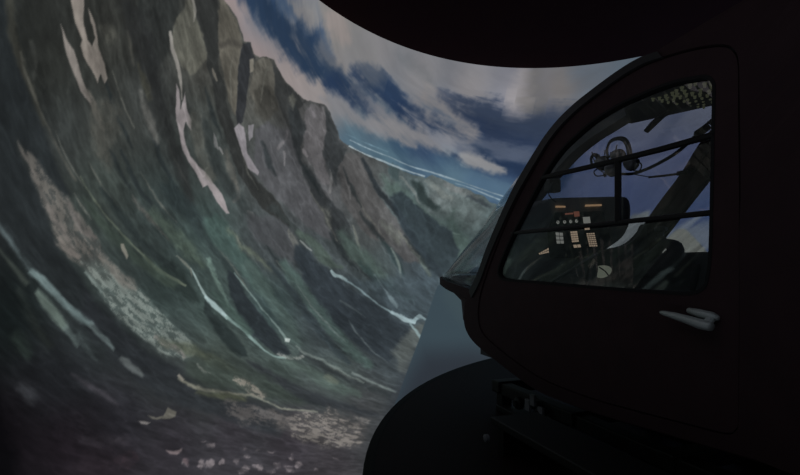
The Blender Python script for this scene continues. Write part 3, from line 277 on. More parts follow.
((96,97,90),0.097,0.194,0.45,0.3,[(-68.7,9.52),(-68.3,9.1),(-67.73,8.48),(-67.09,7.8),(-66.48,7.19),(-65.86,6.67),(-65.21,6.18),(-64.63,5.75),(-64.22,5.44),(-64.16,5.5),(-64.54,5.82),(-65.1,6.27),(-65.72,6.79),(-66.31,7.32),(-66.93,7.9),(-67.61,8.57),(-68.21,9.16),(-68.64,9.56)]),
((96,97,90),0.085,0.169,0.45,0.3,[(-73.71,9.46),(-73.44,9.13),(-73.05,8.66),(-72.61,8.14),(-72.17,7.67),(-71.7,7.27),(-71.19,6.89),(-70.73,6.55),(-70.4,6.31),(-70.35,6.36),(-70.65,6.62),(-71.09,6.97),(-71.58,7.38),(-72.02,7.79),(-72.47,8.23),(-72.94,8.73),(-73.36,9.19),(-73.65,9.5)]),
((96,97,90),0.128,0.256,0.45,0.3,[(-51.4,2.01),(-50.9,1.56),(-50.17,0.9),(-49.36,0.15),(-48.62,-0.56),(-47.88,-1.27),(-47.12,-2.02),(-46.45,-2.7),(-45.98,-3.18),(-45.89,-3.13),(-46.32,-2.62),(-46.95,-1.92),(-47.67,-1.14),(-48.38,-0.4),(-49.17,0.29),(-50.02,1.01),(-50.79,1.64),(-51.33,2.07)]),
((96,97,90),0.114,0.229,0.45,0.3,[(-59.58,3.57),(-59.12,3.14),(-58.44,2.51),(-57.69,1.8),(-57.03,1.13),(-56.4,0.5),(-55.77,-0.16),(-55.23,-0.75),(-54.85,-1.17),(-54.76,-1.12),(-55.11,-0.69),(-55.62,-0.07),(-56.21,0.61),(-56.81,1.27),(-57.52,1.92),(-58.3,2.61),(-59.01,3.22),(-59.51,3.62)]),
((96,97,90),0.148,0.296,0.45,0.3,[(-33.24,6.08),(-32.89,5.68),(-32.36,5.1),(-31.79,4.47),(-31.28,3.9),(-30.77,3.44),(-30.27,2.99),(-29.83,2.6),(-29.52,2.33),(-29.42,2.41),(-29.69,2.7),(-30.09,3.12),(-30.55,3.6),(-31.01,4.09),(-31.56,4.62),(-32.18,5.23),(-32.74,5.78),(-33.14,6.15)]),
((96,97,90),0.116,0.231,0.45,0.3,[(-56.53,22.13),(-56.54,21.8),(-56.55,21.34),(-56.55,20.81),(-56.52,20.29),(-56.42,19.77),(-56.28,19.2),(-56.16,18.69),(-56.06,18.33),(-55.96,18.35),(-56.0,18.71),(-56.08,19.23),(-56.17,19.81),(-56.23,20.33),(-56.3,20.84),(-56.35,21.36),(-56.39,21.82),(-56.43,22.14)]),
((96,97,90),0.108,0.217,0.45,0.3,[(-61.2,21.31),(-61.13,20.92),(-61.03,20.36),(-60.91,19.72),(-60.76,19.12),(-60.51,18.55),(-60.21,17.95),(-59.93,17.42),(-59.74,17.04),(-59.64,17.07),(-59.8,17.46),(-60.03,18.01),(-60.29,18.62),(-60.49,19.2),(-60.68,19.78),(-60.85,20.4),(-60.99,20.95),(-61.1,21.33)]),
((96,97,90),0.134,0.269,0.45,0.3,[(-44.21,-10.64),(-43.7,-10.97),(-42.96,-11.45),(-42.09,-12.0),(-41.19,-12.54),(-40.14,-13.06),(-38.95,-13.62),(-37.86,-14.13),(-37.09,-14.47),(-37.03,-14.39),(-37.77,-14.01),(-38.84,-13.47),(-40.0,-12.87),(-41.01,-12.32),(-41.93,-11.83),(-42.83,-11.32),(-43.6,-10.87),(-44.14,-10.56)]),
((122,115,108),0.077,0.123,0.92,0.0,[(-78.55,20.13),(-77.52,20.63),(-76.59,18.56),(-76.05,17.84),(-75.51,17.61),(-75.45,18.23),(-76.24,19.07),(-76.69,19.74),(-76.05,19.3),(-75.38,18.55),(-74.76,17.61),(-74.1,16.79),(-73.48,15.78),(-73.62,15.28),(-74.17,15.86),(-74.26,15.23),(-74.68,15.69),(-75.39,16.19),(-75.99,16.63),(-76.44,17.18),(-76.44,17.68),(-77.06,18.14),(-77.73,18.98)]),
((116,110,105),0.076,0.091,0.9,0.0,[(-78.38,17.86),(-77.67,17.19),(-76.8,16.68),(-76.24,16.03),(-75.59,15.09),(-74.94,14.41),(-74.21,13.43),(-75.05,13.86),(-75.52,14.23),(-76.31,15.14),(-77.14,16.13),(-77.89,17.09)]),
((96,92,86),0.121,0.202,0.8,0.4,[(-75.38,14.33),(-75.22,14.19),(-74.98,13.99),(-74.72,13.77),(-74.49,13.55),(-74.29,13.36),(-74.09,13.16),(-73.9,12.95),(-73.7,12.74),(-73.46,12.52),(-73.21,12.28),(-72.98,12.07),(-72.81,11.93),(-72.66,12.02),(-72.77,12.2),(-72.95,12.45),(-73.14,12.73),(-73.33,12.98),(-73.51,13.21),(-73.69,13.43),(-73.88,13.65),(-74.09,13.87),(-74.35,14.08),(-74.64,14.3),(-74.89,14.49),(-75.07,14.61)]),
((76,76,70),0.335,0.335,0.5,0.4,[(-74.5,13.8),(-72.62,14.5),(-71.61,13.67),(-71.46,12.27),(-72.05,10.56),(-71.57,9.07),(-73.05,9.98),(-73.97,11.68)]),
((88,88,80),0.317,0.397,0.4,0.3,[(-75.66,18.97),(-75.48,18.91),(-75.22,18.86),(-74.99,18.79),(-74.88,18.7),(-74.71,18.68),(-74.47,18.57),(-74.23,18.45),(-74.04,18.37),(-73.49,18.82),(-73.57,18.99),(-73.73,19.21),(-73.96,19.46),(-74.27,19.67),(-74.71,19.66),(-75.09,19.58),(-75.4,19.49),(-75.6,19.4)]),
((134,127,128),0.083,0.104,0.95,0.0,[(-66.66,17.42),(-66.24,17.01),(-65.58,15.59),(-65.54,17.03),(-64.92,15.76),(-64.08,14.86),(-63.97,13.97),(-64.7,14.54),(-64.75,13.8),(-64.21,12.54),(-63.57,11.73),(-62.46,10.98),(-61.4,10.47),(-60.52,9.62),(-59.1,8.51),(-57.98,6.79),(-58.36,6.76),(-59.63,7.85),(-61.07,9.26),(-61.5,8.92),(-62.41,10.04),(-63.67,11.06),(-64.56,12.01),(-65.08,13.27),(-65.84,14.45)]),
((118,115,110),0.086,0.114,0.85,0.0,[(-68.88,21.14),(-68.78,20.93),(-68.63,20.62),(-68.45,20.29),(-68.26,19.98),(-68.04,19.74),(-67.81,19.51),(-67.58,19.3),(-67.37,19.07),(-67.18,18.86),(-67.01,18.65),(-66.84,18.41),(-66.66,18.11),(-66.41,17.67),(-66.14,17.13),(-65.89,16.62),(-65.72,16.26),(-65.61,16.3),(-65.73,16.67),(-65.93,17.21),(-66.15,17.77),(-66.35,18.23),(-66.53,18.56),(-66.7,18.81),(-66.86,19.04),(-67.05,19.27),(-67.28,19.5),(-67.53,19.71),(-67.77,19.92),(-67.99,20.14),(-68.2,20.41),(-68.41,20.73),(-68.6,21.01),(-68.73,21.2)]),
((112,110,104),0.095,0.095,0.7,0.0,[(-67.88,24.6),(-67.74,24.44),(-67.52,24.21),(-67.3,23.95),(-67.14,23.71),(-67.0,23.49),(-66.89,23.23),(-66.8,23.0),(-66.73,22.84),(-66.63,22.87),(-66.64,23.05),(-66.67,23.3),(-66.74,23.58),(-66.84,23.86),(-67.04,24.1),(-67.29,24.35),(-67.53,24.57),(-67.7,24.72)]),
((118,114,118),0.092,0.115,0.95,0.0,[(-58.92,15.24),(-58.42,15.85),(-57.67,15.5),(-57.12,14.38),(-56.72,13.22),(-55.9,12.52),(-54.73,11.42),(-54.79,10.98),(-56.26,11.62),(-57.17,12.83),(-58.13,14.19)]),
((110,108,112),0.092,0.116,0.9,0.0,[(-57.23,15.9),(-56.49,16.16),(-56.29,14.85),(-56.71,14.36)]),
((112,112,112),0.065,0.108,0.9,0.0,[(-61.38,14.33),(-60.88,13.85),(-60.26,12.8),(-60.81,12.99)]),
((112,112,112),0.066,0.066,0.8,0.0,[(-60.37,13.05),(-60.33,13.0),(-60.26,12.93),(-60.18,12.85),(-60.11,12.78),(-60.02,12.7),(-59.91,12.61),(-59.81,12.53),(-59.74,12.47),(-59.64,12.54),(-59.69,12.61),(-59.76,12.71),(-59.84,12.81),(-59.92,12.91),(-60.02,12.98),(-60.13,13.04),(-60.22,13.09),(-60.28,13.12)]),
((100,96,88),0.062,0.062,0.7,0.0,[(-63.27,19.89),(-63.22,19.8),(-63.15,19.67),(-63.05,19.53),(-62.95,19.39),(-62.79,19.27),(-62.6,19.14),(-62.43,19.03),(-62.3,18.95),(-62.2,19.02),(-62.28,19.13),(-62.41,19.27),(-62.55,19.43),(-62.66,19.58),(-62.81,19.68),(-62.95,19.79),(-63.08,19.88),(-63.17,19.95)]),
((98,96,98),0.185,0.185,0.6,0.0,[(-52.19,16.4),(-52.15,16.21),(-52.1,15.94),(-52.08,15.64),(-52.12,15.36),(-52.27,15.05),(-52.5,14.7),(-52.73,14.37),(-52.89,14.14),(-52.66,14.03),(-52.47,14.25),(-52.2,14.57),(-51.92,14.94),(-51.72,15.29),(-51.63,15.63),(-51.61,15.97),(-51.62,16.26),(-51.62,16.46)]),
((112,110,112),0.124,0.186,0.5,0.5,[(-51.9,14.01),(-51.87,13.85),(-51.82,13.62),(-51.77,13.37),(-51.72,13.15),(-51.67,12.96),(-51.61,12.78),(-51.56,12.62),(-51.52,12.51),(-51.38,12.53),(-51.39,12.64),(-51.4,12.81),(-51.42,12.99),(-51.44,13.19),(-51.49,13.41),(-51.54,13.66),(-51.59,13.89),(-51.63,14.05)]),
((110,108,108),0.118,0.177,0.85,0.0,[(-55.79,7.2),(-55.72,7.1),(-55.6,6.97),(-55.46,6.83),(-55.35,6.7),(-55.19,6.65),(-55.03,6.59),(-54.89,6.55),(-54.79,6.53),(-54.62,6.7),(-54.66,6.78),(-54.73,6.88),(-54.83,6.99),(-54.92,7.11),(-55.1,7.17),(-55.3,7.25),(-55.49,7.32),(-55.63,7.36)]),
((100,102,98),0.093,0.116,0.7,0.0,[(-56.91,4.48),(-56.89,4.39),(-56.85,4.28),(-56.79,4.14),(-56.72,4.01),(-56.59,3.91),(-56.44,3.8),(-56.3,3.72),(-56.2,3.66),(-56.1,3.73),(-56.15,3.82),(-56.24,3.94),(-56.34,4.07),(-56.41,4.19),(-56.52,4.27),(-56.63,4.37),(-56.72,4.46),(-56.8,4.52)]),
((96,94,90),0.138,0.172,0.6,0.0,[(-57.6,9.56),(-57.53,9.37),(-57.42,9.1),(-57.33,8.82),(-57.32,8.63),(-57.34,8.48),(-57.44,8.3),(-57.58,8.12),(-57.67,7.98),(-57.57,7.91),(-57.41,8.0),(-57.19,8.14),(-56.96,8.34),(-56.81,8.61),(-56.89,8.91),(-57.06,9.21),(-57.23,9.47),(-57.36,9.64)]),
((92,92,88),0.185,0.278,0.6,0.25,[(-70.36,15.76),(-70.16,15.44),(-69.86,14.97),(-69.52,14.45),(-69.22,13.98),(-68.93,13.58),(-68.65,13.19),(-68.39,12.83),(-68.17,12.54),(-67.97,12.32),(-67.81,12.18),(-67.68,12.08),(-67.57,12.01),(-67.4,12.11),(-67.43,12.22),(-67.5,12.35),(-67.59,12.53),(-67.72,12.77),(-67.91,13.07),(-68.15,13.44),(-68.41,13.84),(-68.68,14.25),(-69.03,14.7),(-69.41,15.2),(-69.77,15.65),(-70.02,15.95)]),
((86,84,66),0.269,0.358,0.55,0.3,[(-71.08,17.81),(-70.95,17.58),(-70.74,17.26),(-70.5,16.9),(-70.29,16.55),(-69.99,16.25),(-69.69,15.93),(-69.41,15.63),(-69.21,15.43),(-68.85,15.62),(-68.97,15.87),(-69.16,16.22),(-69.38,16.6),(-69.6,16.96),(-69.93,17.25),(-70.28,17.55),(-70.61,17.81),(-70.84,17.97)]),
((84,83,76),0.17,0.127,0.6,0.0,[(-72.89,19.71),(-72.76,19.5),(-72.58,19.21),(-72.38,18.87),(-72.19,18.56),(-71.97,18.25),(-71.73,17.92),(-71.53,17.63),(-71.37,17.42),(-71.29,17.47),(-71.4,17.69),(-71.56,18.01),(-71.75,18.36),(-71.93,18.69),(-72.15,19.0),(-72.37,19.32),(-72.58,19.61),(-72.72,19.8)]),
((44,46,46),0.465,0.372,0.6,0.0,[(-74.48,21.44),(-74.24,21.17),(-73.86,20.79),(-73.42,20.34),(-73.0,19.88),(-72.51,19.41),(-71.98,18.89),(-71.46,18.34),(-70.99,17.81),(-70.54,17.37),(-70.13,16.95),(-69.71,16.51),(-69.26,15.99),(-68.84,15.33),(-68.4,14.58),(-67.94,13.79),(-67.45,12.99),(-66.89,12.21),(-66.3,11.41),(-65.74,10.62),(-65.23,9.86),(-64.65,9.09),(-64.09,8.27),(-63.59,7.53),(-63.22,7.02),(-62.35,7.3),(-62.52,7.89),(-62.82,8.72),(-63.2,9.65),(-63.61,10.56),(-64.17,11.38),(-64.77,12.19),(-65.37,12.98),(-65.92,13.74),(-66.46,14.49),(-66.98,15.26),(-67.49,15.99),(-67.97,16.65),(-68.31,17.26),(-68.62,17.8),(-68.93,18.32),(-69.31,18.87),(-69.83,19.43),(-70.39,20.0),(-70.96,20.55),(-71.5,21.04),(-72.09,21.44),(-72.67,21.81),(-73.17,22.1),(-73.54,22.28)]),
((80,80,74),0.419,0.419,0.45,0.25,[(-64.92,15.45),(-64.8,15.14),(-64.58,14.73),(-64.34,14.25),(-64.11,13.74),(-63.78,13.19),(-63.43,12.53),(-63.07,11.84),(-62.71,11.2),(-62.22,10.67),(-61.73,10.21),(-61.3,9.85),(-60.96,9.6),(-60.13,10.03),(-60.26,10.38),(-60.49,10.85),(-60.75,11.37),(-60.99,11.92),(-61.32,12.5),(-61.69,13.18),(-62.07,13.88),(-62.45,14.5),(-62.94,14.98),(-63.42,15.39),(-63.84,15.7),(-64.16,15.9)]),
((88,86,80),0.339,0.339,0.55,0.3,[(-59.63,12.86),(-59.47,12.47),(-59.21,11.92),(-58.92,11.32),(-58.69,10.77),(-58.42,10.29),(-58.16,9.81),(-57.94,9.39),(-57.78,9.09),(-57.05,9.3),(-57.16,9.62),(-57.32,10.07),(-57.53,10.58),(-57.75,11.1),(-58.11,11.62),(-58.52,12.19),(-58.9,12.7),(-59.18,13.05)]),
((48,54,54),0.337,0.337,0.55,0.0,[(-62.87,15.1),(-62.67,14.62),(-62.36,13.93),(-62.0,13.15),(-61.65,12.42),(-61.27,11.79),(-60.88,11.16),(-60.43,10.52),(-59.85,9.86),(-59.1,9.21),(-58.24,8.58),(-57.37,7.96),(-56.58,7.34),(-55.78,6.69),(-54.97,5.99),(-54.26,5.35),(-53.74,4.91),(-53.21,5.23),(-53.62,5.75),(-54.25,6.46),(-54.98,7.24),(-55.72,7.99),(-56.54,8.65),(-57.41,9.29),(-58.22,9.9),(-58.87,10.49),(-59.38,11.06),(-59.79,11.64),(-60.17,12.25),(-60.55,12.88),(-61.04,13.54),(-61.54,14.26),(-61.99,14.89),(-62.33,15.32)]),
((46,56,57),0.412,0.309,0.65,0.0,[(-66.32,8.63),(-66.16,8.32),(-65.89,7.88),(-65.55,7.38),(-65.14,6.88),(-64.56,6.53),(-63.99,6.25),(-63.47,5.99),(-63.03,5.72),(-62.53,5.33),(-61.99,4.83),(-61.49,4.34),(-61.11,4.0),(-60.49,4.29),(-60.67,4.72),(-60.98,5.33),(-61.37,5.99),(-61.82,6.6),(-62.36,7.07),(-62.91,7.45),(-63.37,7.76),(-63.72,8.06),(-64.18,8.33),(-64.67,8.67),(-65.11,8.98),(-65.45,9.19)]),
((60,78,74),0.346,0.346,0.75,0.0,[(-61.23,6.05),(-59.83,6.55),(-58.26,5.86),(-56.26,3.48),(-53.23,0.52),(-50.76,-2.43),(-53.21,-1.86),(-55.61,0.35),(-57.99,2.43),(-60.31,3.97)]),
((48,58,58),0.223,0.223,0.7,0.0,[(-62.04,5.54),(-61.69,5.09),(-61.17,4.44),(-60.58,3.71),(-60.0,3.04),(-59.43,2.49),(-58.84,2.0),(-58.28,1.51),(-57.78,1.0),(-57.22,0.4),(-56.66,-0.3),(-56.17,-0.95),(-55.82,-1.41),(-55.36,-1.23),(-55.63,-0.74),(-56.05,-0.04),(-56.55,0.72),(-57.08,1.42),(-57.69,1.95),(-58.33,2.42),(-58.95,2.87),(-59.53,3.35),(-60.14,3.96),(-60.78,4.66),(-61.35,5.28),(-61.75,5.71)]),
((88,96,82),0.356,0.475,0.55,0.3,[(-58.08,5.16),(-57.72,4.83),(-57.18,4.35),(-56.57,3.81),(-55.96,3.31),(-55.33,2.86),(-54.66,2.43),(-54.03,2.01),(-53.5,1.63),(-53.02,1.28),(-52.59,0.93),(-52.24,0.63),(-51.97,0.43),(-51.76,0.56),(-51.95,0.82),(-52.23,1.17),(-52.6,1.58),(-53.04,2.01),(-53.61,2.42),(-54.25,2.84),(-54.91,3.26),(-55.53,3.69),(-56.16,4.14),(-56.82,4.64),(-57.4,5.08),(-57.81,5.38)]),
((70,72,75),0.374,0.374,0.7,0.0,[(-55.79,6.86),(-53.64,6.8),(-51.11,6.3),(-49.34,5.48),(-48.32,3.21),(-47.09,1.12),(-49.11,1.82),(-51.97,3.14),(-54.51,4.6)]),
((96,98,94),0.154,0.256,0.7,0.2,[(-50.07,5.35),(-49.95,5.15),(-49.75,4.88),(-49.54,4.56),(-49.35,4.2),(-49.03,3.75),(-48.68,3.17),(-48.36,2.63),(-48.13,2.25),(-47.85,2.32),(-47.96,2.73),(-48.14,3.33),(-48.36,3.96),(-48.58,4.5),(-48.91,4.87),(-49.24,5.18),(-49.53,5.41),(-49.74,5.56)]),
((56,62,62),0.254,0.381,0.7,0.0,[(-52.92,7.69),(-52.56,7.46),(-52.04,7.14),(-51.46,6.77),(-50.94,6.42),(-50.43,6.16),(-49.95,5.9),(-49.48,5.63),(-49.04,5.32),(-48.58,4.9),(-48.1,4.4),(-47.68,3.93),(-47.38,3.6),(-47.01,3.79),(-47.26,4.15),(-47.62,4.65),(-48.06,5.21),(-48.5,5.69),(-48.92,6.1),(-49.36,6.46),(-49.8,6.8),(-50.26,7.13),(-50.84,7.45),(-51.48,7.77),(-52.06,8.05),(-52.46,8.23)]),
((120,126,124),0.091,0.091,0.8,0.0,[(-48.15,4.33),(-48.0,4.2),(-47.78,4.01),(-47.53,3.8),(-47.29,3.61),(-47.02,3.45),(-46.75,3.3),(-46.5,3.17),(-46.33,3.08),(-46.24,3.17),(-46.39,3.28),(-46.62,3.44),(-46.87,3.61),(-47.1,3.78),(-47.36,3.95),(-47.63,4.14),(-47.88,4.3),(-48.06,4.42)]),
((72,86,78),0.267,0.4,0.6,0.0,[(-48.84,5.12),(-48.46,4.88),(-47.9,4.57),(-47.3,4.21),(-46.78,3.79),(-46.22,3.31),(-45.61,2.67),(-44.97,1.99),(-44.3,1.41),(-43.52,1.09),(-42.79,0.95),(-42.2,0.9),(-41.8,0.9),(-41.67,1.25),(-42.02,1.44),(-42.51,1.64),(-43.01,1.9),(-43.43,2.23),(-43.95,2.68),(-44.56,3.32),(-45.22,4.0),(-45.92,4.59),(-46.73,4.95),(-47.52,5.19),(-48.19,5.35),(-48.66,5.43)]),
((50,58,64),0.301,0.274,0.92,0.0,[(-48.64,3.78),(-47.18,3.46),(-45.65,2.06),(-43.39,0.84),(-41.27,-1.05),(-38.22,-2.66),(-35.17,-4.74),(-31.04,-7.36),(-32.58,-9.87),(-35.29,-11.16),(-39.4,-8.86),(-42.96,-5.86),(-45.63,-2.7),(-47.65,0.31),(-48.85,2.28)]),
((62,74,80),0.729,0.437,0.55,0.0,[(-41.26,-0.67),(-37.13,-2.58),(-32.83,-5.39),(-30.02,-6.62),(-26.28,-3.5),(-26.22,-1.41),(-32.66,0.07),(-37.09,0.0)]),
((80,86,84),0.579,0.434,0.7,0.0,[(-32.25,-8.33),(-30.36,-6.86),(-28.39,-6.43),(-29.95,-9.43),(-32.31,-12.75),(-33.57,-12.61),(-34.5,-9.96)]),
((70,88,84),0.4,0.4,0.75,0.0,[(-50.59,1.64),(-50.33,1.16),(-49.92,0.47),(-49.42,-0.31),(-48.92,-1.09),(-48.32,-1.8),(-47.68,-2.53),(-47.03,-3.28),(-46.37,-4.03),(-45.71,-4.78),(-45.04,-5.54),(-44.34,-6.32),(-43.57,-7.14),(-42.63,-8.03),(-41.6,-8.98),(-40.63,-9.88),(-39.84,-10.6),(-39.23,-11.08),(-38.76,-11.41),(-38.4,-11.63),(-38.12,-11.77),(-37.63,-11.48),(-37.74,-11.22),(-37.92,-10.89),(-38.21,-10.45),(-38.66,-9.86),(-39.4,-9.09),(-40.34,-8.15),(-41.31,-7.17),(-42.17,-6.28),(-42.92,-5.49),(-43.62,-4.73),(-44.29,-3.99),(-44.95,-3.24),(-45.62,-2.49),(-46.28,-1.76),(-46.91,-1.04),(-47.5,-0.35),(-48.18,0.32),(-48.85,1.0),(-49.45,1.6),(-49.89,2.0)]),
((52,62,66),0.26,0.26,0.65,0.0,[(-52.61,1.72),(-52.07,1.14),(-51.29,0.32),(-50.42,-0.62),(-49.63,-1.53),(-48.95,-2.37),(-48.3,-3.23),(-47.65,-4.1),(-47.01,-4.96),(-46.32,-5.79),(-45.63,-6.63),(-44.94,-7.46),(-44.24,-8.24),(-43.45,-9.01),(-42.62,-9.76),(-41.87,-10.4),(-41.34,-10.85),(-40.99,-10.63),(-41.44,-10.13),(-42.1,-9.43),(-42.84,-8.64),(-43.53,-7.85),(-44.18,-7.07),(-44.84,-6.24),(-45.5,-5.39),(-46.16,-4.54),(-46.87,-3.71),(-47.58,-2.87),(-48.31,-2.04),(-49.07,-1.21),(-49.93,-0.33),(-50.86,0.59),(-51.7,1.38),(-52.3,1.92)]),
((90,102,100),0.106,0.132,0.7,0.0,[(-48.54,-0.74),(-48.15,-1.22),(-47.59,-1.91),(-46.95,-2.69),(-46.33,-3.42),(-45.7,-4.08),(-45.05,-4.73),(-44.4,-5.36),(-43.78,-5.96),(-43.14,-6.57),(-42.49,-7.18),(-41.92,-7.71),(-41.52,-8.08),(-41.43,-8.02),(-41.82,-7.64),(-42.38,-7.1),(-43.02,-6.49),(-43.64,-5.87),(-44.25,-5.26),(-44.89,-4.63),(-45.53,-3.97),(-46.14,-3.32),(-46.79,-2.6),(-47.45,-1.84),(-48.04,-1.16),(-48.45,-0.69)]),
((86,96,98),0.111,0.139,0.6,0.0,[(-41.01,-5.42),(-40.78,-5.75),(-40.46,-6.22),(-40.07,-6.76),(-39.66,-7.29),(-39.22,-7.82),(-38.73,-8.39),(-38.22,-8.95),(-37.69,-9.48),(-37.07,-9.98),(-36.38,-10.47),(-35.76,-10.9),(-35.33,-11.2),(-35.24,-11.12),(-35.66,-10.81),(-36.26,-10.36),(-36.92,-9.86),(-37.5,-9.35),(-38.03,-8.83),(-38.53,-8.28),(-39.01,-7.71),(-39.46,-7.19),(-39.89,-6.67),(-40.3,-6.15),(-40.65,-5.69),(-40.91,-5.37)]),
((80,90,92),0.111,0.138,0.4,0.0,[(-42.09,-2.91),(-41.79,-3.1),(-41.34,-3.38),(-40.84,-3.7),(-40.34,-4.02),(-39.78,-4.37),(-39.17,-4.76),(-38.61,-5.12),(-38.22,-5.37),(-38.14,-5.3),(-38.52,-5.03),(-39.06,-4.66),(-39.66,-4.25),(-40.21,-3.89),(-40.73,-3.58),(-41.25,-3.27),(-41.7,-3.01),(-42.02,-2.83)]),
((44,51,55),0.178,0.213,0.95,0.0,[(-57.67,1.01),(-56.64,0.58),(-54.81,-2.2),(-52.76,-4.69),(-50.22,-7.57),(-49.49,-8.76),(-51.67,-8.26),(-54.45,-6.01),(-56.15,-3.77),(-57.38,-1.44)]),
((72,88,84),0.491,0.368,0.6,0.0,[(-55.7,1.64),(-55.31,1.04),(-54.71,0.21),(-54.04,-0.73),(-53.45,-1.63),(-52.84,-2.4),(-52.25,-3.19),(-51.67,-3.99),(-51.13,-4.79),(-50.42,-5.63),(-49.71,-6.53),(-49.07,-7.34),(-48.58,-7.9),(-47.93,-7.7),(-48.14,-7.04),(-48.51,-6.12),(-48.96,-5.1),(-49.42,-4.12),(-50.0,-3.29),(-50.61,-2.46),(-51.23,-1.64),(-51.88,-0.83),(-52.73,-0.02),(-53.65,0.81),(-54.48,1.53),(-55.08,2.01)]),
((108,126,122),0.096,0.12,0.75,0.0,[(-56.94,0.77),(-56.58,0.39),(-56.06,-0.14),(-55.46,-0.77),(-54.88,-1.4),(-54.3,-2.06),(-53.68,-2.78),(-53.08,-3.49),(-52.54,-4.11),(-52.09,-4.62),(-51.69,-5.05),(-51.33,-5.43),(-51.02,-5.79),(-50.73,-6.15),(-50.49,-6.49),(-50.28,-6.77),(-50.14,-6.98),(-49.9,-6.88),(-50.04,-6.68),(-50.25,-6.39),(-50.5,-6.04),(-50.8,-5.68),(-51.13,-5.32),(-51.5,-4.94),(-51.92,-4.52),(-52.38,-4.02),(-52.92,-3.4),(-53.52,-2.69),(-54.14,-1.97),(-54.73,-1.31),(-55.33,-0.69),(-55.95,-0.07),(-56.49,0.45),(-56.87,0.82)]),
((150,160,156),0.099,0.099,0.8,0.0,[(-50.28,-6.68),(-49.59,-6.86),(-49.76,-7.18),(-50.31,-7.01)]),
((134,152,150),0.074,0.106,0.85,0.0,[(-62.32,1.23),(-62.2,1.07),(-62.02,0.85),(-61.82,0.6),(-61.65,0.35),(-61.49,0.1),(-61.35,-0.17),(-61.2,-0.45),(-61.04,-0.72),(-60.85,-1.0),(-60.64,-1.29),(-60.45,-1.55),(-60.32,-1.73),(-60.11,-1.64),(-60.25,-1.46),(-60.44,-1.2),(-60.65,-0.92),(-60.83,-0.64),(-60.99,-0.38),(-61.13,-0.1),(-61.28,0.17),(-61.45,0.43),(-61.65,0.68),(-61.88,0.93),(-62.08,1.14),(-62.23,1.28)]),
((140,160,160),0.088,0.11,0.9,0.0,[(-60.54,-1.54),(-60.4,-1.71),(-60.19,-1.94),(-59.95,-2.21),(-59.71,-2.47),(-59.43,-2.7),(-59.14,-2.95),(-58.85,-3.19),(-58.59,-3.4),(-58.35,-3.59),(-58.12,-3.76),(-57.92,-3.91),(-57.78,-4.0),(-57.6,-3.88),(-57.7,-3.75),(-57.85,-3.58),(-58.03,-3.37),(-58.23,-3.15),(-58.47,-2.92),(-58.74,-2.66),(-59.02,-2.4),(-59.28,-2.15),(-59.59,-1.94),(-59.9,-1.72),(-60.17,-1.53),(-60.37,-1.41)]),
((112,134,130),0.094,0.117,0.9,0.0,[(-58.0,-3.79),(-57.78,-3.94),(-57.47,-4.16),(-57.12,-4.4),(-56.79,-4.63),(-56.51,-4.83),(-56.24,-5.02),(-55.97,-5.22),(-55.71,-5.45),(-55.45,-5.71),(-55.19,-6.01),(-54.92,-6.32),(-54.64,-6.62),(-54.32,-6.9),(-53.99,-7.17),(-53.65,-7.44),(-53.32,-7.68),(-53.0,-7.92),(-52.69,-8.14),(-52.37,-8.34),(-52.01,-8.51),(-51.58,-8.67),(-51.11,-8.8),(-50.68,-8.9),(-50.38,-8.98),(-50.32,-8.77),(-50.62,-8.7),(-51.05,-8.61),(-51.52,-8.5),(-51.92,-8.36),(-52.25,-8.2),(-52.57,-8.01),(-52.87,-7.8),(-53.17,-7.57),(-53.47,-7.31),(-53.77,-7.02),(-54.06,-6.73),(-54.34,-6.44),(-54.62,-6.15),(-54.9,-5.85),(-55.18,-5.55),(-55.46,-5.28),(-55.75,-5.05),(-56.03,-4.84),(-56.32,-4.64),(-56.61,-4.45),(-56.94,-4.22),(-57.3,-3.99),(-57.63,-3.78),(-57.86,-3.64)]),
((92,112,104),0.166,0.222,0.7,0.2,[(-60.36,2.16),(-60.25,1.87),(-60.08,1.46),(-59.88,0.99),(-59.67,0.54),(-59.41,0.14),(-59.14,-0.25),(-58.87,-0.65),(-58.61,-1.06),(-58.33,-1.53),(-58.04,-2.05),(-57.78,-2.53),(-57.59,-2.86),(-57.47,-2.83),(-57.57,-2.48),(-57.74,-1.98),(-57.95,-1.43),(-58.16,-0.92),(-58.4,-0.48),(-58.65,-0.06),(-58.9,0.34),(-59.12,0.73),(-59.38,1.15),(-59.63,1.59),(-59.86,1.99),(-60.02,2.26)]),
((64,82,76),0.339,0.226,0.6,0.0,[(-59.8,-1.05),(-59.53,-1.39),(-59.13,-1.86),(-58.68,-2.39),(-58.27,-2.87),(-57.87,-3.23),(-57.5,-3.54),(-57.16,-3.85),(-56.82,-4.18),(-56.38,-4.59),(-55.91,-5.08),(-55.49,-5.53),(-55.18,-5.84),(-54.74,-5.65),(-54.95,-5.28),(-55.27,-4.77),(-55.65,-4.22),(-56.02,-3.72),(-56.41,-3.34),(-56.79,-3.01),(-57.15,-2.7),(-57.53,-2.37),(-58.02,-1.97),(-58.57,-1.51),(-59.07,-1.09),(-59.43,-0.81)]),
((44,53,53),0.2,0.177,0.9,0.0,[(-60.34,-1.87),(-59.27,-3.21),(-57.6,-4.75),(-55.95,-6.86),(-55.41,-8.06),(-56.44,-8.01),(-58.09,-6.58),(-59.68,-4.44),(-60.59,-3.0)]),
((44,54,52),0.255,0.306,0.7,0.0,[(-65.91,2.52),(-64.33,1.64),(-62.95,0.7),(-61.52,-1.04),(-61.06,-2.21),(-62.22,-1.94),(-63.81,-0.92),(-65.6,0.58)]),
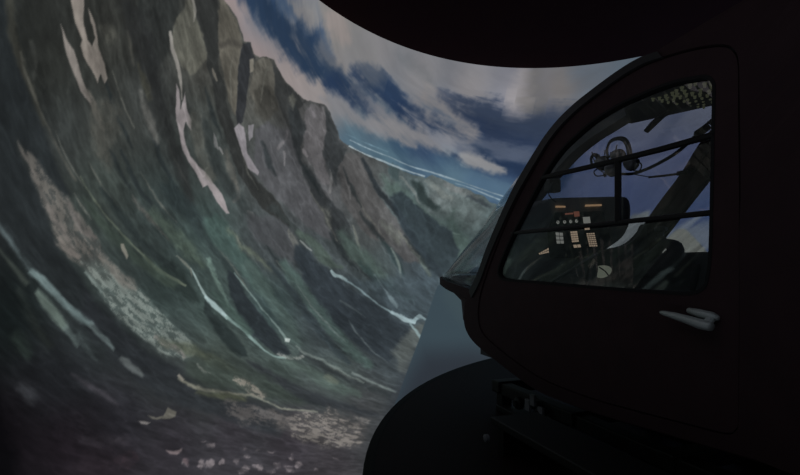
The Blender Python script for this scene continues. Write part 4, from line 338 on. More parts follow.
((98,106,90),0.09,0.108,0.75,0.15,[(-74.2,8.17),(-74.07,8.01),(-73.88,7.78),(-73.64,7.5),(-73.37,7.21),(-73.06,6.9),(-72.7,6.56),(-72.32,6.2),(-71.9,5.83),(-71.47,5.43),(-71.01,5.02),(-70.52,4.6),(-70.02,4.19),(-69.51,3.78),(-68.97,3.38),(-68.43,2.98),(-67.92,2.58),(-67.45,2.18),(-67.01,1.78),(-66.53,1.38),(-65.96,0.97),(-65.16,0.57),(-64.23,0.15),(-63.36,-0.23),(-62.74,-0.5),(-62.64,-0.34),(-63.23,-0.04),(-64.08,0.38),(-64.98,0.83),(-65.72,1.26),(-66.28,1.62),(-66.75,1.99),(-67.21,2.37),(-67.71,2.76),(-68.25,3.15),(-68.8,3.54),(-69.34,3.93),(-69.86,4.33),(-70.37,4.73),(-70.86,5.14),(-71.33,5.55),(-71.77,5.93),(-72.18,6.3),(-72.57,6.67),(-72.92,7.0),(-73.24,7.31),(-73.52,7.59),(-73.77,7.85),(-73.98,8.07),(-74.13,8.22)]),
((60,72,64),0.36,0.27,0.65,0.0,[(-73.79,6.62),(-73.52,6.26),(-73.1,5.75),(-72.61,5.17),(-72.13,4.63),(-71.65,4.18),(-71.16,3.75),(-70.65,3.32),(-70.11,2.87),(-69.54,2.42),(-68.95,1.94),(-68.31,1.45),(-67.62,0.95),(-66.71,0.47),(-65.69,-0.06),(-64.75,-0.53),(-64.07,-0.84),(-63.56,-0.27),(-64.13,0.18),(-64.96,0.79),(-65.85,1.43),(-66.62,2.01),(-67.33,2.45),(-67.98,2.88),(-68.61,3.3),(-69.21,3.71),(-69.78,4.11),(-70.31,4.49),(-70.82,4.87),(-71.32,5.27),(-71.89,5.71),(-72.48,6.2),(-73.01,6.63),(-73.39,6.92)]),
((42,50,50),0.279,0.233,0.7,0.0,[(-72.41,7.6),(-72.07,7.22),(-71.56,6.67),(-70.98,6.06),(-70.42,5.47),(-69.87,4.95),(-69.32,4.43),(-68.76,3.91),(-68.22,3.43),(-67.69,2.99),(-67.18,2.59),(-66.66,2.23),(-66.13,1.89),(-65.53,1.62),(-64.9,1.39),(-64.35,1.22),(-63.96,1.11),(-63.78,1.43),(-64.13,1.62),(-64.62,1.87),(-65.16,2.15),(-65.65,2.46),(-66.11,2.77),(-66.58,3.12),(-67.06,3.52),(-67.56,3.95),(-68.09,4.41),(-68.65,4.92),(-69.21,5.44),(-69.77,5.96),(-70.42,6.48),(-71.1,7.02),(-71.71,7.5),(-72.15,7.81)]),
((120,118,108),0.072,0.09,0.85,0.0,[(-69.86,3.36),(-69.47,3.3),(-69.0,2.32),(-69.18,1.98),(-69.72,2.72)]),
((84,82,78),0.142,0.284,0.55,0.5,[(-69.25,7.57),(-69.11,7.37),(-68.89,7.08),(-68.63,6.76),(-68.35,6.44),(-68.04,6.17),(-67.7,5.92),(-67.35,5.65),(-66.96,5.34),(-66.47,4.95),(-65.9,4.49),(-65.37,4.04),(-65.0,3.74),(-64.84,3.86),(-65.17,4.19),(-65.66,4.66),(-66.2,5.16),(-66.66,5.59),(-67.06,5.9),(-67.42,6.17),(-67.75,6.42),(-68.05,6.66),(-68.35,6.94),(-68.65,7.23),(-68.9,7.49),(-69.08,7.67)]),
((76,90,78),0.407,0.305,0.5,0.2,[(-67.36,6.29),(-67.06,5.95),(-66.6,5.48),(-66.06,4.95),(-65.54,4.42),(-64.96,3.96),(-64.34,3.47),(-63.74,2.97),(-63.17,2.5),(-62.53,2.08),(-61.89,1.66),(-61.32,1.29),(-60.89,1.05),(-60.37,1.43),(-60.63,1.8),(-61.04,2.3),(-61.53,2.85),(-62.03,3.4),(-62.62,3.88),(-63.25,4.38),(-63.89,4.87),(-64.49,5.33),(-65.18,5.73),(-65.87,6.13),(-66.49,6.46),(-66.93,6.67)]),
((100,104,96),0.104,0.155,0.7,0.0,[(-63.96,2.33),(-63.8,2.22),(-63.57,2.07),(-63.32,1.89),(-63.11,1.72),(-62.9,1.56),(-62.7,1.38),(-62.52,1.19),(-62.37,1.02),(-62.26,0.87),(-62.18,0.72),(-62.12,0.58),(-62.07,0.49),(-61.96,0.51),(-61.98,0.61),(-62.01,0.75),(-62.07,0.93),(-62.17,1.11),(-62.31,1.3),(-62.47,1.51),(-62.67,1.72),(-62.88,1.92),(-63.15,2.07),(-63.45,2.22),(-63.71,2.33),(-63.9,2.41)]),
((40,45,47),0.302,0.151,0.88,0.0,[(-86.82,17.58),(-83.31,19.57),(-81.57,16.09),(-80.2,14.06),(-78.94,12.49),(-77.46,10.5),(-75.71,8.24),(-74.62,6.65),(-75.29,6.57),(-76.58,7.53),(-77.32,7.15),(-78.48,8.59),(-79.58,9.68),(-77.76,7.02),(-76.4,5.03),(-75.55,2.96),(-74.3,1.82),(-73.02,0.46),(-71.91,-1.12),(-69.48,-3.71),(-66.76,-5.9),(-64.12,-7.91),(-66.9,-7.57),(-70.5,-5.17),(-72.98,-3.0),(-75.02,-0.91),(-77.01,1.14),(-78.78,2.99),(-80.62,4.67),(-83.84,5.3),(-84.36,8.6),(-85.04,11.77),(-85.87,14.77)]),
((46,50,54),0.491,0.196,0.7,0.0,[(-73.01,0.16),(-71.72,-1.29),(-69.48,-3.71),(-66.57,-6.1),(-63.05,-8.46),(-60.03,-10.7),(-54.51,-13.02),(-49.48,-15.74),(-52.54,-16.72),(-58.54,-13.69),(-64.04,-10.92),(-68.01,-8.35),(-71.24,-4.9),(-73.32,-2.36)]),
((60,60,53),0.199,0.199,0.65,0.0,[(-82.73,18.03),(-82.56,17.65),(-82.31,17.11),(-82.03,16.51),(-81.76,15.97),(-81.51,15.54),(-81.25,15.17),(-80.99,14.82),(-80.71,14.45),(-80.44,14.08),(-80.15,13.7),(-79.85,13.32),(-79.51,12.91),(-79.1,12.41),(-78.63,11.85),(-78.2,11.32),(-77.9,10.95),(-77.57,11.16),(-77.86,11.55),(-78.27,12.09),(-78.72,12.67),(-79.12,13.18),(-79.43,13.6),(-79.73,13.99),(-80.02,14.37),(-80.3,14.74),(-80.58,15.1),(-80.85,15.45),(-81.11,15.81),(-81.37,16.21),(-81.66,16.72),(-81.96,17.3),(-82.24,17.84),(-82.43,18.2)]),
((78,78,72),0.116,0.144,0.55,0.3,[(-80.71,15.02),(-80.5,14.68),(-80.19,14.19),(-79.83,13.63),(-79.45,13.09),(-79.05,12.6),(-78.6,12.11),(-78.15,11.61),(-77.72,11.15),(-77.34,10.72),(-76.97,10.32),(-76.61,9.93),(-76.22,9.53),(-75.77,9.07),(-75.28,8.57),(-74.84,8.12),(-74.52,7.8),(-74.39,7.9),(-74.69,8.23),(-75.12,8.69),(-75.6,9.2),(-76.03,9.67),(-76.41,10.07),(-76.76,10.47),(-77.12,10.87),(-77.51,11.3),(-77.94,11.77),(-78.39,12.26),(-78.84,12.76),(-79.24,13.24),(-79.63,13.75),(-80.02,14.29),(-80.35,14.77),(-80.59,15.1)]),
((92,94,88),0.078,0.078,0.6,0.0,[(-76.87,10.98),(-76.69,10.73),(-76.43,10.38),(-76.14,9.98),(-75.86,9.63),(-75.6,9.33),(-75.33,9.04),(-75.06,8.77),(-74.8,8.5),(-74.51,8.22),(-74.2,7.93),(-73.93,7.67),(-73.74,7.49),(-73.67,7.54),(-73.85,7.73),(-74.12,7.99),(-74.41,8.29),(-74.69,8.58),(-74.96,8.85),(-75.23,9.12),(-75.49,9.4),(-75.75,9.7),(-76.04,10.04),(-76.34,10.43),(-76.61,10.78),(-76.8,11.02)]),
((76,78,74),0.272,0.204,0.35,0.0,[(-79.13,13.76),(-79.12,14.0),(-79.13,14.34),(-79.16,14.72),(-79.24,15.09),(-79.45,15.39),(-79.71,15.67),(-79.96,15.91),(-80.14,16.06),(-80.25,15.97),(-80.12,15.78),(-79.92,15.52),(-79.72,15.22),(-79.58,14.93),(-79.46,14.63),(-79.38,14.28),(-79.32,13.96),(-79.27,13.73)]),
((78,78,76),0.235,0.235,0.55,0.3,[(-79.42,9.59),(-78.16,7.63),(-76.41,5.1),(-75.39,3.03),(-74.5,2.26),(-73.24,1.37),(-71.93,-0.04),(-70.84,0.39),(-69.7,0.68),(-71.34,2.76),(-72.59,4.42),(-74.37,6.09),(-76.04,7.19),(-77.29,7.98),(-78.6,9.23)]),
((90,87,82),0.157,0.314,0.62,0.9,[(-79.42,9.59),(-78.16,7.63),(-76.41,5.1),(-75.39,3.03),(-74.5,2.26),(-73.24,1.37),(-71.93,-0.04),(-70.84,0.39),(-69.7,0.68),(-71.34,2.76),(-72.59,4.42),(-74.37,6.09),(-76.04,7.19),(-77.29,7.98),(-78.6,9.23)]),
((90,87,83),0.086,0.143,0.75,0.3,[(-79.24,9.21),(-79.09,9.01),(-78.86,8.74),(-78.61,8.44),(-78.38,8.14),(-78.2,7.89),(-78.04,7.64),(-77.86,7.37),(-77.63,7.03),(-77.29,6.58),(-76.88,6.02),(-76.5,5.5),(-76.23,5.13),(-75.96,5.27),(-76.21,5.65),(-76.58,6.19),(-76.98,6.76),(-77.31,7.22),(-77.55,7.55),(-77.75,7.81),(-77.93,8.05),(-78.14,8.31),(-78.41,8.58),(-78.7,8.86),(-78.97,9.11),(-79.16,9.27)]),
((98,94,90),0.092,0.154,0.8,0.3,[(-76.73,5.64),(-76.58,5.45),(-76.36,5.16),(-76.11,4.85),(-75.87,4.55),(-75.63,4.3),(-75.39,4.06),(-75.16,3.82),(-74.95,3.6),(-74.71,3.37),(-74.48,3.14),(-74.28,2.93),(-74.13,2.79),(-73.93,2.92),(-74.04,3.08),(-74.22,3.31),(-74.42,3.57),(-74.62,3.82),(-74.84,4.05),(-75.08,4.29),(-75.32,4.53),(-75.55,4.77),(-75.82,5.04),(-76.11,5.33),(-76.36,5.59),(-76.55,5.77)]),
((104,99,94),0.094,0.157,0.8,0.2,[(-75.55,3.62),(-75.48,3.48),(-75.38,3.28),(-75.23,3.05),(-75.06,2.83),(-74.83,2.66),(-74.58,2.51),(-74.33,2.37),(-74.11,2.26),(-73.9,2.17),(-73.7,2.1),(-73.54,2.05),(-73.43,2.02),(-73.32,2.22),(-73.42,2.28),(-73.56,2.36),(-73.72,2.46),(-73.89,2.57),(-74.09,2.69),(-74.32,2.83),(-74.54,2.98),(-74.71,3.13),(-74.89,3.27),(-75.07,3.45),(-75.22,3.62),(-75.34,3.73)]),
((90,87,84),0.121,0.242,0.75,0.4,[(-75.19,6.55),(-75.08,6.34),(-74.91,6.04),(-74.71,5.7),(-74.51,5.38),(-74.28,5.08),(-74.04,4.79),(-73.79,4.49),(-73.52,4.2),(-73.18,3.96),(-72.82,3.72),(-72.49,3.53),(-72.25,3.4),(-72.02,3.64),(-72.22,3.81),(-72.5,4.04),(-72.81,4.3),(-73.08,4.56),(-73.33,4.8),(-73.59,5.07),(-73.84,5.35),(-74.09,5.63),(-74.36,5.9),(-74.63,6.2),(-74.87,6.46),(-75.05,6.63)]),
((96,98,92),0.081,0.162,0.6,0.3,[(-74.53,6.93),(-74.35,6.73),(-74.1,6.43),(-73.82,6.1),(-73.57,5.81),(-73.32,5.57),(-73.07,5.34),(-72.85,5.15),(-72.69,5.01),(-72.62,5.06),(-72.74,5.22),(-72.93,5.44),(-73.15,5.69),(-73.37,5.95),(-73.65,6.22),(-73.97,6.52),(-74.25,6.8),(-74.46,6.98)]),
((84,96,92),0.372,0.279,0.6,0.3,[(-73.44,1.82),(-71.74,-0.2),(-70.42,-2.17),(-68.3,-3.85),(-65.72,-6.06),(-63.15,-7.17),(-61.73,-6.66),(-62.77,-5.04),(-64.93,-3.0),(-66.63,-1.64),(-67.67,-0.56),(-69.1,0.34),(-70.9,1.82)]),
((108,116,111),0.186,0.372,0.6,0.9,[(-73.44,1.82),(-71.74,-0.2),(-70.42,-2.17),(-68.3,-3.85),(-65.72,-6.06),(-63.15,-7.17),(-61.73,-6.66),(-62.77,-5.04),(-64.93,-3.0),(-66.63,-1.64),(-67.67,-0.56),(-69.1,0.34),(-70.9,1.82)]),
((94,92,87),0.177,0.266,0.75,0.5,[(-72.19,2.48),(-71.95,2.23),(-71.59,1.87),(-71.18,1.47),(-70.79,1.09),(-70.38,0.74),(-69.97,0.37),(-69.57,0.02),(-69.23,-0.28),(-68.91,-0.48),(-68.63,-0.63),(-68.4,-0.75),(-68.22,-0.82),(-67.93,-0.59),(-68.01,-0.44),(-68.14,-0.24),(-68.32,-0.0),(-68.55,0.28),(-68.91,0.57),(-69.33,0.9),(-69.78,1.26),(-70.21,1.59),(-70.69,1.91),(-71.18,2.24),(-71.63,2.52),(-71.94,2.71)]),
((98,110,106),0.1,0.167,0.7,0.3,[(-73.11,1.01),(-72.95,0.86),(-72.72,0.64),(-72.47,0.41),(-72.25,0.18),(-72.02,-0.02),(-71.79,-0.24),(-71.59,-0.44),(-71.44,-0.58),(-71.3,-0.49),(-71.41,-0.33),(-71.58,-0.11),(-71.78,0.14),(-71.99,0.38),(-72.26,0.59),(-72.54,0.8),(-72.81,0.99),(-72.99,1.12)]),
((78,84,68),0.421,0.421,0.55,0.2,[(-65.71,-5.19),(-65.16,-5.43),(-64.35,-5.76),(-63.44,-6.14),(-62.59,-6.55),(-61.76,-6.96),(-60.89,-7.43),(-60.03,-7.92),(-59.25,-8.37),(-58.49,-8.73),(-57.78,-9.08),(-57.18,-9.36),(-56.73,-9.55),(-56.46,-9.24),(-56.82,-8.95),(-57.35,-8.57),(-58.0,-8.13),(-58.69,-7.68),(-59.48,-7.23),(-60.36,-6.74),(-61.28,-6.26),(-62.19,-5.83),(-63.16,-5.51),(-64.15,-5.23),(-65.0,-5.01),(-65.6,-4.87)]),
((104,102,98),0.148,0.296,0.7,0.6,[(-66.25,-4.81),(-65.94,-5.01),(-65.5,-5.29),(-65.01,-5.61),(-64.59,-5.92),(-64.16,-6.22),(-63.72,-6.57),(-63.32,-6.89),(-63.03,-7.11),(-62.79,-6.95),(-63.02,-6.68),(-63.36,-6.32),(-63.77,-5.91),(-64.19,-5.54),(-64.71,-5.25),(-65.26,-4.97),(-65.75,-4.75),(-66.1,-4.6)]),
((80,92,94),0.207,0.103,0.8,0.0,[(-80.59,4.6),(-80.42,4.43),(-80.18,4.17),(-79.91,3.88),(-79.66,3.59),(-79.42,3.33),(-79.19,3.06),(-78.96,2.79),(-78.72,2.52),(-78.48,2.24),(-78.23,1.95),(-77.99,1.68),(-77.79,1.45),(-77.63,1.26),(-77.5,1.1),(-77.4,0.97),(-77.33,0.88),(-76.98,1.12),(-77.06,1.2),(-77.17,1.32),(-77.31,1.47),(-77.49,1.66),(-77.7,1.88),(-77.95,2.15),(-78.22,2.42),(-78.47,2.7),(-78.72,2.96),(-78.96,3.22),(-79.21,3.49),(-79.44,3.75),(-79.7,4.04),(-79.98,4.33),(-80.22,4.59),(-80.39,4.77)]),
((94,110,110),0.154,0.116,0.9,0.0,[(-77.59,1.15),(-77.41,0.98),(-77.14,0.74),(-76.84,0.47),(-76.58,0.21),(-76.33,0.0),(-76.08,-0.21),(-75.84,-0.42),(-75.59,-0.64),(-75.33,-0.87),(-75.07,-1.09),(-74.82,-1.32),(-74.56,-1.55),(-74.31,-1.79),(-74.05,-2.05),(-73.79,-2.3),(-73.52,-2.54),(-73.2,-2.75),(-72.87,-2.94),(-72.58,-3.09),(-72.37,-3.19),(-72.18,-2.96),(-72.35,-2.81),(-72.6,-2.62),(-72.88,-2.4),(-73.13,-2.18),(-73.37,-1.97),(-73.63,-1.73),(-73.88,-1.48),(-74.14,-1.23),(-74.39,-0.98),(-74.64,-0.74),(-74.89,-0.5),(-75.13,-0.27),(-75.37,-0.04),(-75.61,0.19),(-75.86,0.42),(-76.12,0.65),(-76.45,0.87),(-76.81,1.09),(-77.13,1.28),(-77.36,1.41)]),
((86,98,98),0.118,0.169,0.8,0.2,[(-72.61,-3.1),(-72.45,-3.25),(-72.22,-3.48),(-71.96,-3.74),(-71.73,-3.97),(-71.55,-4.16),(-71.38,-4.35),(-71.22,-4.53),(-71.06,-4.7),(-70.85,-4.87),(-70.65,-5.04),(-70.46,-5.18),(-70.33,-5.28),(-70.12,-5.14),(-70.2,-5.01),(-70.34,-4.83),(-70.49,-4.63),(-70.65,-4.43),(-70.83,-4.27),(-71.01,-4.1),(-71.2,-3.92),(-71.4,-3.74),(-71.63,-3.51),(-71.89,-3.25),(-72.13,-3.02),(-72.29,-2.86)]),
((70,78,72),0.171,0.103,0.7,0.0,[(-80.41,3.13),(-80.19,2.9),(-79.88,2.56),(-79.53,2.19),(-79.23,1.87),(-78.98,1.59),(-78.76,1.35),(-78.55,1.12),(-78.37,0.9),(-78.16,0.71),(-77.97,0.53),(-77.81,0.37),(-77.69,0.26),(-77.46,0.42),(-77.55,0.55),(-77.69,0.72),(-77.86,0.93),(-78.04,1.15),(-78.26,1.35),(-78.5,1.56),(-78.75,1.78),(-79.02,2.03),(-79.34,2.35),(-79.7,2.71),(-80.03,3.03),(-80.26,3.25)]),
((80,92,86),0.196,0.12,0.85,0.0,[(-77.08,-0.34),(-76.93,-0.52),(-76.71,-0.77),(-76.46,-1.05),(-76.25,-1.31),(-76.03,-1.53),(-75.83,-1.74),(-75.63,-1.96),(-75.44,-2.18),(-75.22,-2.4),(-75.01,-2.65),(-74.81,-2.87),(-74.66,-3.02),(-74.38,-2.9),(-74.46,-2.72),(-74.59,-2.46),(-74.75,-2.17),(-74.91,-1.89),(-75.1,-1.65),(-75.3,-1.41),(-75.51,-1.17),(-75.73,-0.93),(-76.02,-0.69),(-76.33,-0.46),(-76.62,-0.25),(-76.82,-0.12)]),
((80,92,90),0.157,0.157,0.6,0.2,[(-74.66,-2.88),(-74.59,-3.02),(-74.47,-3.23),(-74.34,-3.46),(-74.21,-3.68),(-74.06,-3.87),(-73.9,-4.08),(-73.75,-4.25),(-73.65,-4.38),(-73.43,-4.29),(-73.5,-4.15),(-73.61,-3.95),(-73.73,-3.74),(-73.85,-3.53),(-73.99,-3.33),(-74.14,-3.1),(-74.28,-2.9),(-74.38,-2.76)]),
((70,80,80),0.203,0.162,0.6,0.3,[(-73.67,-3.58),(-73.59,-3.73),(-73.47,-3.95),(-73.33,-4.19),(-73.2,-4.41),(-73.07,-4.59),(-72.94,-4.75),(-72.8,-4.92),(-72.65,-5.09),(-72.46,-5.27),(-72.24,-5.47),(-72.04,-5.65),(-71.9,-5.77),(-71.77,-5.68),(-71.88,-5.54),(-72.05,-5.34),(-72.23,-5.13),(-72.38,-4.93),(-72.5,-4.76),(-72.62,-4.6),(-72.72,-4.44),(-72.83,-4.26),(-72.97,-4.05),(-73.13,-3.82),(-73.26,-3.61),(-73.36,-3.47)]),
((84,90,90),0.179,0.269,0.8,0.0,[(-69.82,-5.86),(-69.75,-6.0),(-69.62,-6.2),(-69.47,-6.42),(-69.31,-6.64),(-69.11,-6.81),(-68.9,-6.96),(-68.71,-7.1),(-68.53,-7.25),(-68.29,-7.4),(-68.03,-7.57),(-67.79,-7.73),(-67.61,-7.83),(-67.47,-7.74),(-67.56,-7.58),(-67.71,-7.36),(-67.88,-7.11),(-68.05,-6.89),(-68.25,-6.71),(-68.44,-6.55),(-68.61,-6.39),(-68.76,-6.25),(-68.97,-6.1),(-69.19,-5.94),(-69.38,-5.79),(-69.53,-5.69)]),
((48,60,54),0.416,0.139,0.6,0.0,[(-78.9,-3.14),(-78.8,-3.29),(-78.64,-3.5),(-78.46,-3.73),(-78.32,-3.94),(-78.14,-4.12),(-77.95,-4.31),(-77.79,-4.49),(-77.66,-4.61),(-77.17,-4.36),(-77.24,-4.21),(-77.36,-4.0),(-77.5,-3.76),(-77.65,-3.52),(-77.88,-3.32),(-78.12,-3.11),(-78.34,-2.94),(-78.5,-2.82)]),
((44,50,46),0.431,0.144,0.4,0.0,[(-78.43,-0.08),(-78.24,-0.47),(-77.96,-1.03),(-77.64,-1.65),(-77.33,-2.23),(-76.98,-2.75),(-76.61,-3.28),(-76.29,-3.75),(-76.05,-4.07),(-75.65,-3.9),(-75.85,-3.56),(-76.15,-3.08),(-76.49,-2.54),(-76.81,-2.01),(-77.17,-1.47),(-77.57,-0.87),(-77.92,-0.33),(-78.18,0.03)]),
((56,58,62),0.414,0.138,0.6,0.0,[(-78.62,-6.51),(-78.56,-6.65),(-78.47,-6.85),(-78.34,-7.07),(-78.22,-7.28),(-78.02,-7.43),(-77.81,-7.56),(-77.63,-7.66),(-77.5,-7.73),(-77.11,-7.39),(-77.18,-7.27),(-77.29,-7.1),(-77.4,-6.93),(-77.5,-6.77),(-77.67,-6.65),(-77.86,-6.49),(-78.04,-6.35),(-78.18,-6.25)]),
((68,66,72),0.204,0.163,0.6,0.0,[(-74.38,-6.35),(-74.13,-6.57),(-73.76,-6.89),(-73.35,-7.25),(-72.97,-7.58),(-72.62,-7.85),(-72.28,-8.12),(-71.95,-8.37),(-71.63,-8.63),(-71.29,-8.91),(-70.95,-9.21),(-70.64,-9.47),(-70.42,-9.66),(-70.23,-9.52),(-70.44,-9.32),(-70.73,-9.04),(-71.07,-8.73),(-71.41,-8.43),(-71.74,-8.17),(-72.07,-7.91),(-72.41,-7.65),(-72.76,-7.38),(-73.17,-7.07),(-73.6,-6.74),(-74.0,-6.45),(-74.28,-6.25)]),
((64,60,66),0.483,0.241,0.35,0.0,[(-74.06,-11.14),(-73.8,-11.32),(-73.41,-11.57),(-72.92,-11.85),(-72.4,-12.11),(-71.8,-12.25),(-71.15,-12.37),(-70.56,-12.46),(-70.15,-12.51),(-70.14,-12.05),(-70.55,-11.93),(-71.13,-11.77),(-71.74,-11.6),(-72.25,-11.42),(-72.7,-11.27),(-73.17,-11.08),(-73.59,-10.9),(-73.89,-10.78)]),
((10,9,12),0.905,0.129,0.8,0.0,[(-83.38,-0.33),(-80.91,-0.5),(-80.05,-4.28),(-79.4,-8.15),(-79.38,-13.11),(-83.95,-11.16),(-83.56,-7.69),(-83.36,-4.06)]),
((62,72,66),0.563,0.451,0.55,0.0,[(-62.7,-7.25),(-59.64,-7.34),(-56.02,-8.89),(-51.47,-11.08),(-47.54,-13.28),(-49.14,-14.08),(-53.17,-13.08),(-56.86,-11.34),(-60.89,-9.97),(-63.07,-8.63)]),
((50,54,58),0.378,0.252,0.8,0.0,[(-55.82,-8.44),(-55.39,-8.79),(-54.77,-9.3),(-54.04,-9.88),(-53.28,-10.46),(-52.48,-11.03),(-51.62,-11.65),(-50.72,-12.28),(-49.78,-12.88),(-48.82,-13.43),(-47.84,-13.95),(-46.81,-14.46),(-45.71,-14.97),(-44.43,-15.51),(-43.03,-16.07),(-41.68,-16.59),(-40.54,-17.0),(-39.63,-17.23),(-38.92,-17.36),(-38.38,-17.41),(-38.0,-17.43),(-37.86,-16.98),(-38.2,-16.84),(-38.68,-16.69),(-39.3,-16.47),(-40.09,-16.15),(-41.19,-15.74),(-42.51,-15.22),(-43.88,-14.65),(-45.12,-14.11),(-46.2,-13.62),(-47.2,-13.13),(-48.16,-12.64),(-49.09,-12.12),(-50.04,-11.59),(-50.97,-11.02),(-51.87,-10.45),(-52.71,-9.93),(-53.55,-9.42),(-54.37,-8.92),(-55.08,-8.5),(-55.58,-8.21)]),
((52,58,60),0.333,0.266,0.7,0.0,[(-48.41,-8.55),(-47.73,-9.06),(-46.74,-9.78),(-45.6,-10.58),(-44.49,-11.33),(-43.36,-11.94),(-42.2,-12.53),(-41.04,-13.09),(-39.93,-13.64),(-38.76,-14.18),(-37.57,-14.72),(-36.51,-15.2),(-35.76,-15.52),(-35.52,-15.21),(-36.21,-14.82),(-37.21,-14.27),(-38.35,-13.65),(-39.47,-13.04),(-40.59,-12.49),(-41.75,-11.94),(-42.9,-11.37),(-44.0,-10.78),(-45.18,-10.14),(-46.4,-9.44),(-47.47,-8.8),(-48.24,-8.38)]),
((72,86,80),0.516,0.387,0.6,0.1,[(-50.52,-9.49),(-50.0,-9.82),(-49.24,-10.28),(-48.37,-10.8),(-47.55,-11.32),(-46.72,-11.81),(-45.84,-12.36),(-44.94,-12.93),(-44.04,-13.46),(-43.04,-13.91),(-42.01,-14.35),(-41.09,-14.71),(-40.44,-14.94),(-40.06,-14.45),(-40.62,-14.09),(-41.44,-13.62),(-42.37,-13.08),(-43.23,-12.54),(-44.09,-12.04),(-44.98,-11.49),(-45.89,-10.93),(-46.79,-10.42),(-47.78,-10.01),(-48.78,-9.62),(-49.66,-9.31),(-50.27,-9.12)]),
((100,110,106),0.131,0.196,0.65,0.2,[(-48.87,-7.77),(-48.68,-7.96),(-48.41,-8.24),(-48.04,-8.56),(-47.57,-8.88),(-46.97,-9.19),(-46.25,-9.51),(-45.5,-9.84),(-44.8,-10.18),(-44.16,-10.53),(-43.55,-10.88),(-42.93,-11.26),(-42.29,-11.66),(-41.53,-12.12),(-40.71,-12.63),(-39.97,-13.1),(-39.44,-13.43),(-39.35,-13.34),(-39.85,-12.99),(-40.57,-12.5),(-41.37,-11.96),(-42.11,-11.48),(-42.74,-11.07),(-43.35,-10.68),(-43.97,-10.31),(-44.61,-9.94),(-45.34,-9.61),(-46.11,-9.29),(-46.83,-8.99),(-47.42,-8.7),(-47.88,-8.42),(-48.25,-8.13),(-48.55,-7.87),(-48.77,-7.7)]),
((104,114,112),0.137,0.137,0.7,0.0,[(-41.04,-11.77),(-40.7,-12.01),(-40.2,-12.34),(-39.64,-12.71),(-39.1,-13.05),(-38.6,-13.32),(-38.11,-13.58),(-37.6,-13.83),(-37.07,-14.08),(-36.43,-14.35),(-35.73,-14.64),(-35.1,-14.89),(-34.65,-15.06),(-34.57,-14.95),(-34.99,-14.74),(-35.6,-14.45),(-36.27,-14.13),(-36.88,-13.82),(-37.42,-13.58),(-37.93,-13.35),(-38.43,-13.11),(-38.93,-12.85),(-39.48,-12.55),(-40.06,-12.2),(-40.58,-11.89),(-40.95,-11.68)]),
((114,118,114),0.149,0.372,0.75,0.6,[(-51.72,-8.13),(-51.42,-8.35),(-50.97,-8.65),(-50.44,-8.96),(-49.87,-9.21),(-49.26,-9.27),(-48.66,-9.25),(-48.13,-9.19),(-47.78,-9.15),(-47.83,-8.81),(-48.2,-8.8),(-48.72,-8.8),(-49.26,-8.77),(-49.72,-8.68),(-50.19,-8.56),(-50.73,-8.33),(-51.22,-8.11),(-51.58,-7.96)]),
((96,104,92),0.261,0.131,0.5,0.0,[(-45.08,-11.6),(-44.96,-11.72),(-44.77,-11.89),(-44.56,-12.08),(-44.37,-12.26),(-44.11,-12.39),(-43.84,-12.52),(-43.59,-12.64),(-43.41,-12.72),(-43.12,-12.47),(-43.23,-12.33),(-43.4,-12.15),(-43.6,-11.95),(-43.79,-11.76),(-44.04,-11.62),(-44.3,-11.48),(-44.53,-11.35),(-44.7,-11.27)]),
((108,108,96),0.126,0.21,0.85,0.25,[(-64.06,-8.74),(-63.89,-8.87),(-63.63,-9.04),(-63.33,-9.24),(-63.03,-9.44),(-62.74,-9.62),(-62.44,-9.82),(-62.1,-10.01),(-61.72,-10.21),(-61.28,-10.37),(-60.82,-10.53),(-60.34,-10.68),(-59.84,-10.83),(-59.33,-11.01),(-58.78,-11.19),(-58.22,-11.37),(-57.67,-11.52),(-57.1,-11.64),(-56.52,-11.75),(-56.0,-11.83),(-55.64,-11.88),(-55.62,-11.68),(-55.98,-11.61),(-56.49,-11.5),(-57.06,-11.38),(-57.6,-11.24),(-58.12,-11.08),(-58.66,-10.88),(-59.2,-10.68),(-59.71,-10.49),(-60.2,-10.31),(-60.67,-10.14),(-61.11,-9.98),(-61.5,-9.81),(-61.86,-9.65),(-62.19,-9.49),(-62.5,-9.32),(-62.8,-9.15),(-63.11,-8.98),(-63.42,-8.8),(-63.7,-8.65),(-63.89,-8.54)]),
((82,86,66),0.321,0.214,0.6,0.0,[(-62.16,-10.4),(-61.7,-10.61),(-61.03,-10.9),(-60.25,-11.22),(-59.47,-11.53),(-58.63,-11.74),(-57.7,-11.98),(-56.86,-12.18),(-56.26,-12.3),(-56.17,-12.02),(-56.74,-11.81),(-57.56,-11.52),(-58.45,-11.21),(-59.26,-10.91),(-60.05,-10.7),(-60.86,-10.47),(-61.57,-10.27),(-62.07,-10.15)]),
((120,122,110),0.119,0.178,0.8,0.2,[(-55.69,-11.86),(-55.4,-12.03),(-54.97,-12.26),(-54.48,-12.54),(-54.01,-12.82),(-53.54,-13.12),(-53.06,-13.45),(-52.55,-13.78),(-52.03,-14.07),(-51.5,-14.27),(-50.99,-14.42),(-50.45,-14.55),(-49.84,-14.7),(-49.07,-14.88),(-48.18,-15.08),(-47.35,-15.26),(-46.77,-15.38),(-46.73,-15.22),(-47.31,-15.09),(-48.14,-14.9),(-49.02,-14.69),(-49.79,-14.5),(-50.38,-14.34),(-50.91,-14.2),(-51.39,-14.04),(-51.87,-13.84),(-52.37,-13.58),(-52.86,-13.26),(-53.35,-12.93),(-53.83,-12.63),(-54.33,-12.36),(-54.83,-12.09),(-55.26,-11.86),(-55.57,-11.7)]),
